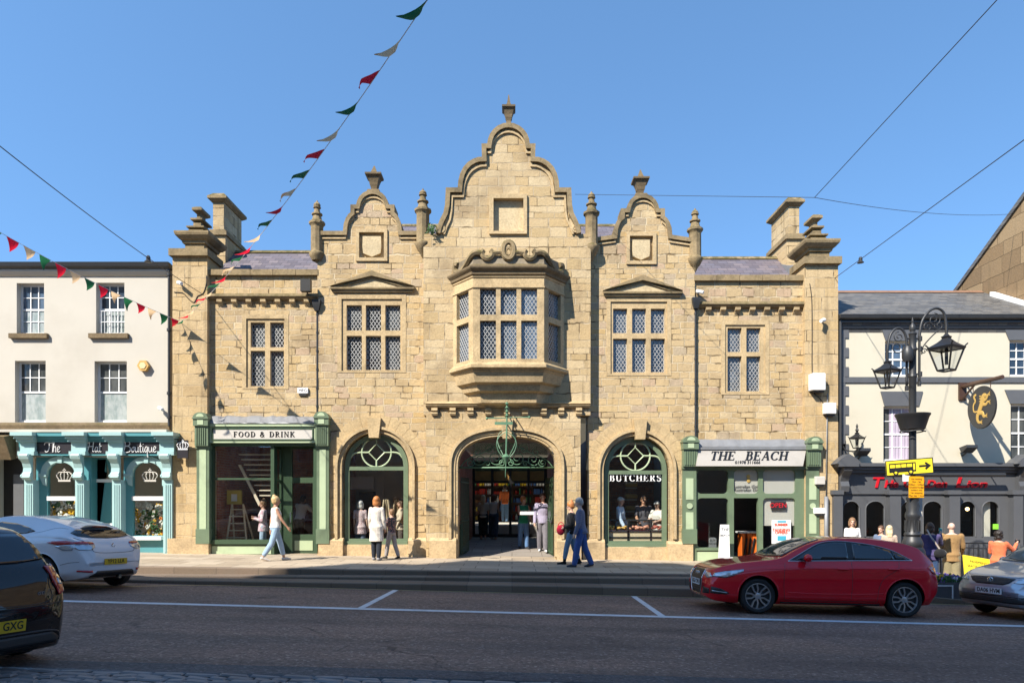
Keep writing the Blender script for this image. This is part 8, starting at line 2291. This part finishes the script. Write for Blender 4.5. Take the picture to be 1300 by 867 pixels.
t = thing('shoulder_bag', 'dark shoulder bag on a pale strap worn across the purple jumper', 'bag', hips); mb = MB(); mb.ball(hips, .15, 12, 8, (1.0,.55,.75)); mb.build('bag', BK, t, True)
mb = MB(); bk_ = pos_of(p1[0], (.05,-.20,1.15)); mb.tube(spline([sh_+Vector((0,0,.03)), pos_of(p1[0],(-.03,-.185,1.28)), bk_, hips+Vector((0,0,.08))],5), .018, 5); mb.build('strap', fab((.5,.42,.36)), t)
hnd = pos_of(p2[0], p2[1][1][2]*p2[3]+Vector((0,.04,-.06)))
t = thing('walking_stick', 'pale walking stick held by the man in the tan jacket', 'stick', (hnd.x,hnd.y,z)); mb = MB(); mb.tube([(hnd.x,hnd.y,hnd.z+.02),(hnd.x+.02,hnd.y+.05,pave_z(hnd.x))], .014, 6); mb.build('shaft', M['sign_cream'], t)
mb = MB(); mb.tube([(hnd.x-.03,hnd.y-.06,hnd.z+.02),(hnd.x,hnd.y,hnd.z+.035),(hnd.x+.02,hnd.y+.06,hnd.z+.02)], .017, 6); mb.build('handle', M['lead'], t)
c = pos_of(p1[0], (0,0,0))
# ---------------------------------------------------------------- things behind the shop glass
def easel(name, label, px, q0, q1, Y, wd, pic=None):
    t = thing(name, label, 'easel', W(px,q1,Y)); z0, z1 = fz(q1,Y), fz(q0,Y); x = fx(px,Y)
    for i,(a,b,yo) in enumerate(((-wd,-.06,0),(wd,.06,0),(0,0,.45))):
        mb = MB(); mb.tube([(x+a,Y+yo,z0),(x+b,Y+.02,z1)], .028, 4); mb.build('leg', M['wood_pale'], t)
    mb = MB(); zm = z0+(z1-z0)*.38; mb.box(x-wd*.72,x+wd*.72,Y-.05,Y-.01,zm,zm+.05); mb.build('ledge', M['wood_pale'], t)
def ladder(label, px, q0, q1, Y, wd):
    t = thing('step_ladder', label, 'ladder', W(px,q1,Y)); z0, z1 = fz(q1,Y), fz(q0,Y); x = fx(px,Y)
    for yo in (0,.6):
        for sx in (-1,1):
            mb = MB(); mb.tube([(x+sx*wd,Y+yo,z0),(x+sx*wd*.55,Y+.1,z1)], .03, 4); mb.build('stile', M['wood_pale'], t)
    for k in range(5):
        f = (k+.7)/5.5; mb = MB(); zz = z0+(z1-z0)*f; w2 = wd*(1-.45*f); mb.box(x-w2,x+w2,Y+.06*f-.02,Y+.06*f+.06,zz,zz+.03); mb.build('tread', M['wood_pale'], t)
ladder('pale wooden step ladder behind the food shop window', 300, 640, 689, .7, .30)
easel('easel', 'left pale wooden easel in the left arched window', 490, 634, 690, .75, .20)
easel('easel', 'right taller pale wooden easel in the left arched window', 504, 634, 690, .95, .26)
t = thing('picture_light', 'yellow framed hanging display above the step ladder', 'display', W(297,640,1.2)); mb = MB(); mb.holed(prect(288,306,622,640,1.0),[prect(293,301,627,636,1.0)],1.0,1.1); mb.build('frame', plain('ochre_frame', (.55,.40,.08), .5), t)
mb = MB(); mb.pbox(292,302,626,637,1.04,1.06); mb.build('panel', M['white'], t)
# butcher's counter with trays of meat
bc_ = thing('meat_counter', 'glass fronted meat counter behind the BUTCHERS window', 'counter', (fx(807,.9),.9,0))
Yc = .32; x0_,x1_ = fx(768,Yc),fx(846,Yc)
mb = MB(); mb.box(x0_,x1_,Yc,Yc+.4,fz(692,Yc),fz(674,Yc)); mb.build('base', M['wood_pale'], bc_)
mb = MB()
for q in (673.5,681): mb.box(x0_,x1_,Yc-.03,Yc,fz(q+1.6,Yc),fz(q,Yc))
for p in (797,797.8,826): mb.box(fx(p,Yc)-.02,fx(p,Yc)+.02,Yc-.03,Yc+.02,fz(692,Yc),fz(661,Yc))
mb.build('rail', M['iron'], bc_)
mb = MB(); mb.box(x0_,x1_,Yc+.36,Yc+.46,fz(661,Yc+.4),fz(659,Yc+.4)); mb.build('counter_top', M['blackplastic'], bc_)
M['meat'] = plain('red_meat', (.36,.10,.07), .35, 0, .4, 12); M['pastry'] = plain('golden_pastry', (.55,.33,.08), .5, 0, .3, 14); M['sausage'] = plain('pink_sausage', (.55,.26,.17), .4, 0, .3, 14)
rnd = random.Random(5)
for p0,p1,mt_ in ((771,781,'pastry'),(784,789,'pastry'),(790,796,'pastry'),(800,824,'sausage'),(829,845,'meat')):
    mb = MB(); a,b = fx(p0,Yc+.1),fx(p1,Yc+.1); mb.box(a,b,Yc+.02,Yc+.34,fz(673.5,Yc),fz(672.5,Yc)); tr = mb.build('tray', M['chrome'], bc_)
    mb = MB()
    for i in range(int((b-a)/.05)*2): mb.ball((rnd.uniform(a+.03,b-.03),Yc+rnd.uniform(.05,.31),fz(672.5,Yc)+rnd.uniform(.03,.10)), rnd.uniform(.04,.06), 7, 5, (1.3,1,.75))
    o = mb.build('goods', M[mt_], tr, True); o['kind'] = 'stuff'
sb_ = thing('bread_rack', 'shelves of loaves behind the butchers', 'shelves', (fx(802,2.4),2.4,0)); mb = MB()
for i in range(4): mb.box(fx(795,2.4),fx(808,2.4),2.3,2.6,.9+i*.38,.94+i*.38)
mb.build('shelf', M['wood_pale'], sb_); mb = MB()
for i in range(4):
    for k in range(6): mb.ball((fx(796+k*2.1,2.4),2.4,1.03+i*.38), .085, 8, 6, (1,1.3,.9))
o = mb.build('loaves', M['pastry'], sb_, True); o['kind'] = 'stuff'
# orange rack in the doorway of the right shop
dk = thing('display_rack', 'orange display stand with a white top in the right shop doorway', 'display', W(950,710,.9)); Yd2 = .9
for a,b in ((941,946),(949,955),(956,962)):
    mb = MB(); mb.pbox(a,b,677,712,Yd2,Yd2+.3); mb.build('panel', plain('orange_panel', (.75,.16,.02), .4), dk)
mb = MB(); mb.pbox(939,963,674.5,676.5,Yd2-.05,Yd2+.35); mb.build('top', M['white'], dk)
mb = MB()
for a,b in ((944,948),(950,953),(953,958)): mb.tube([W(a,710,Yd2-.03),W(b,683,Yd2-.03)], .03, 5)
mb.build('strut', M['black'], dk)
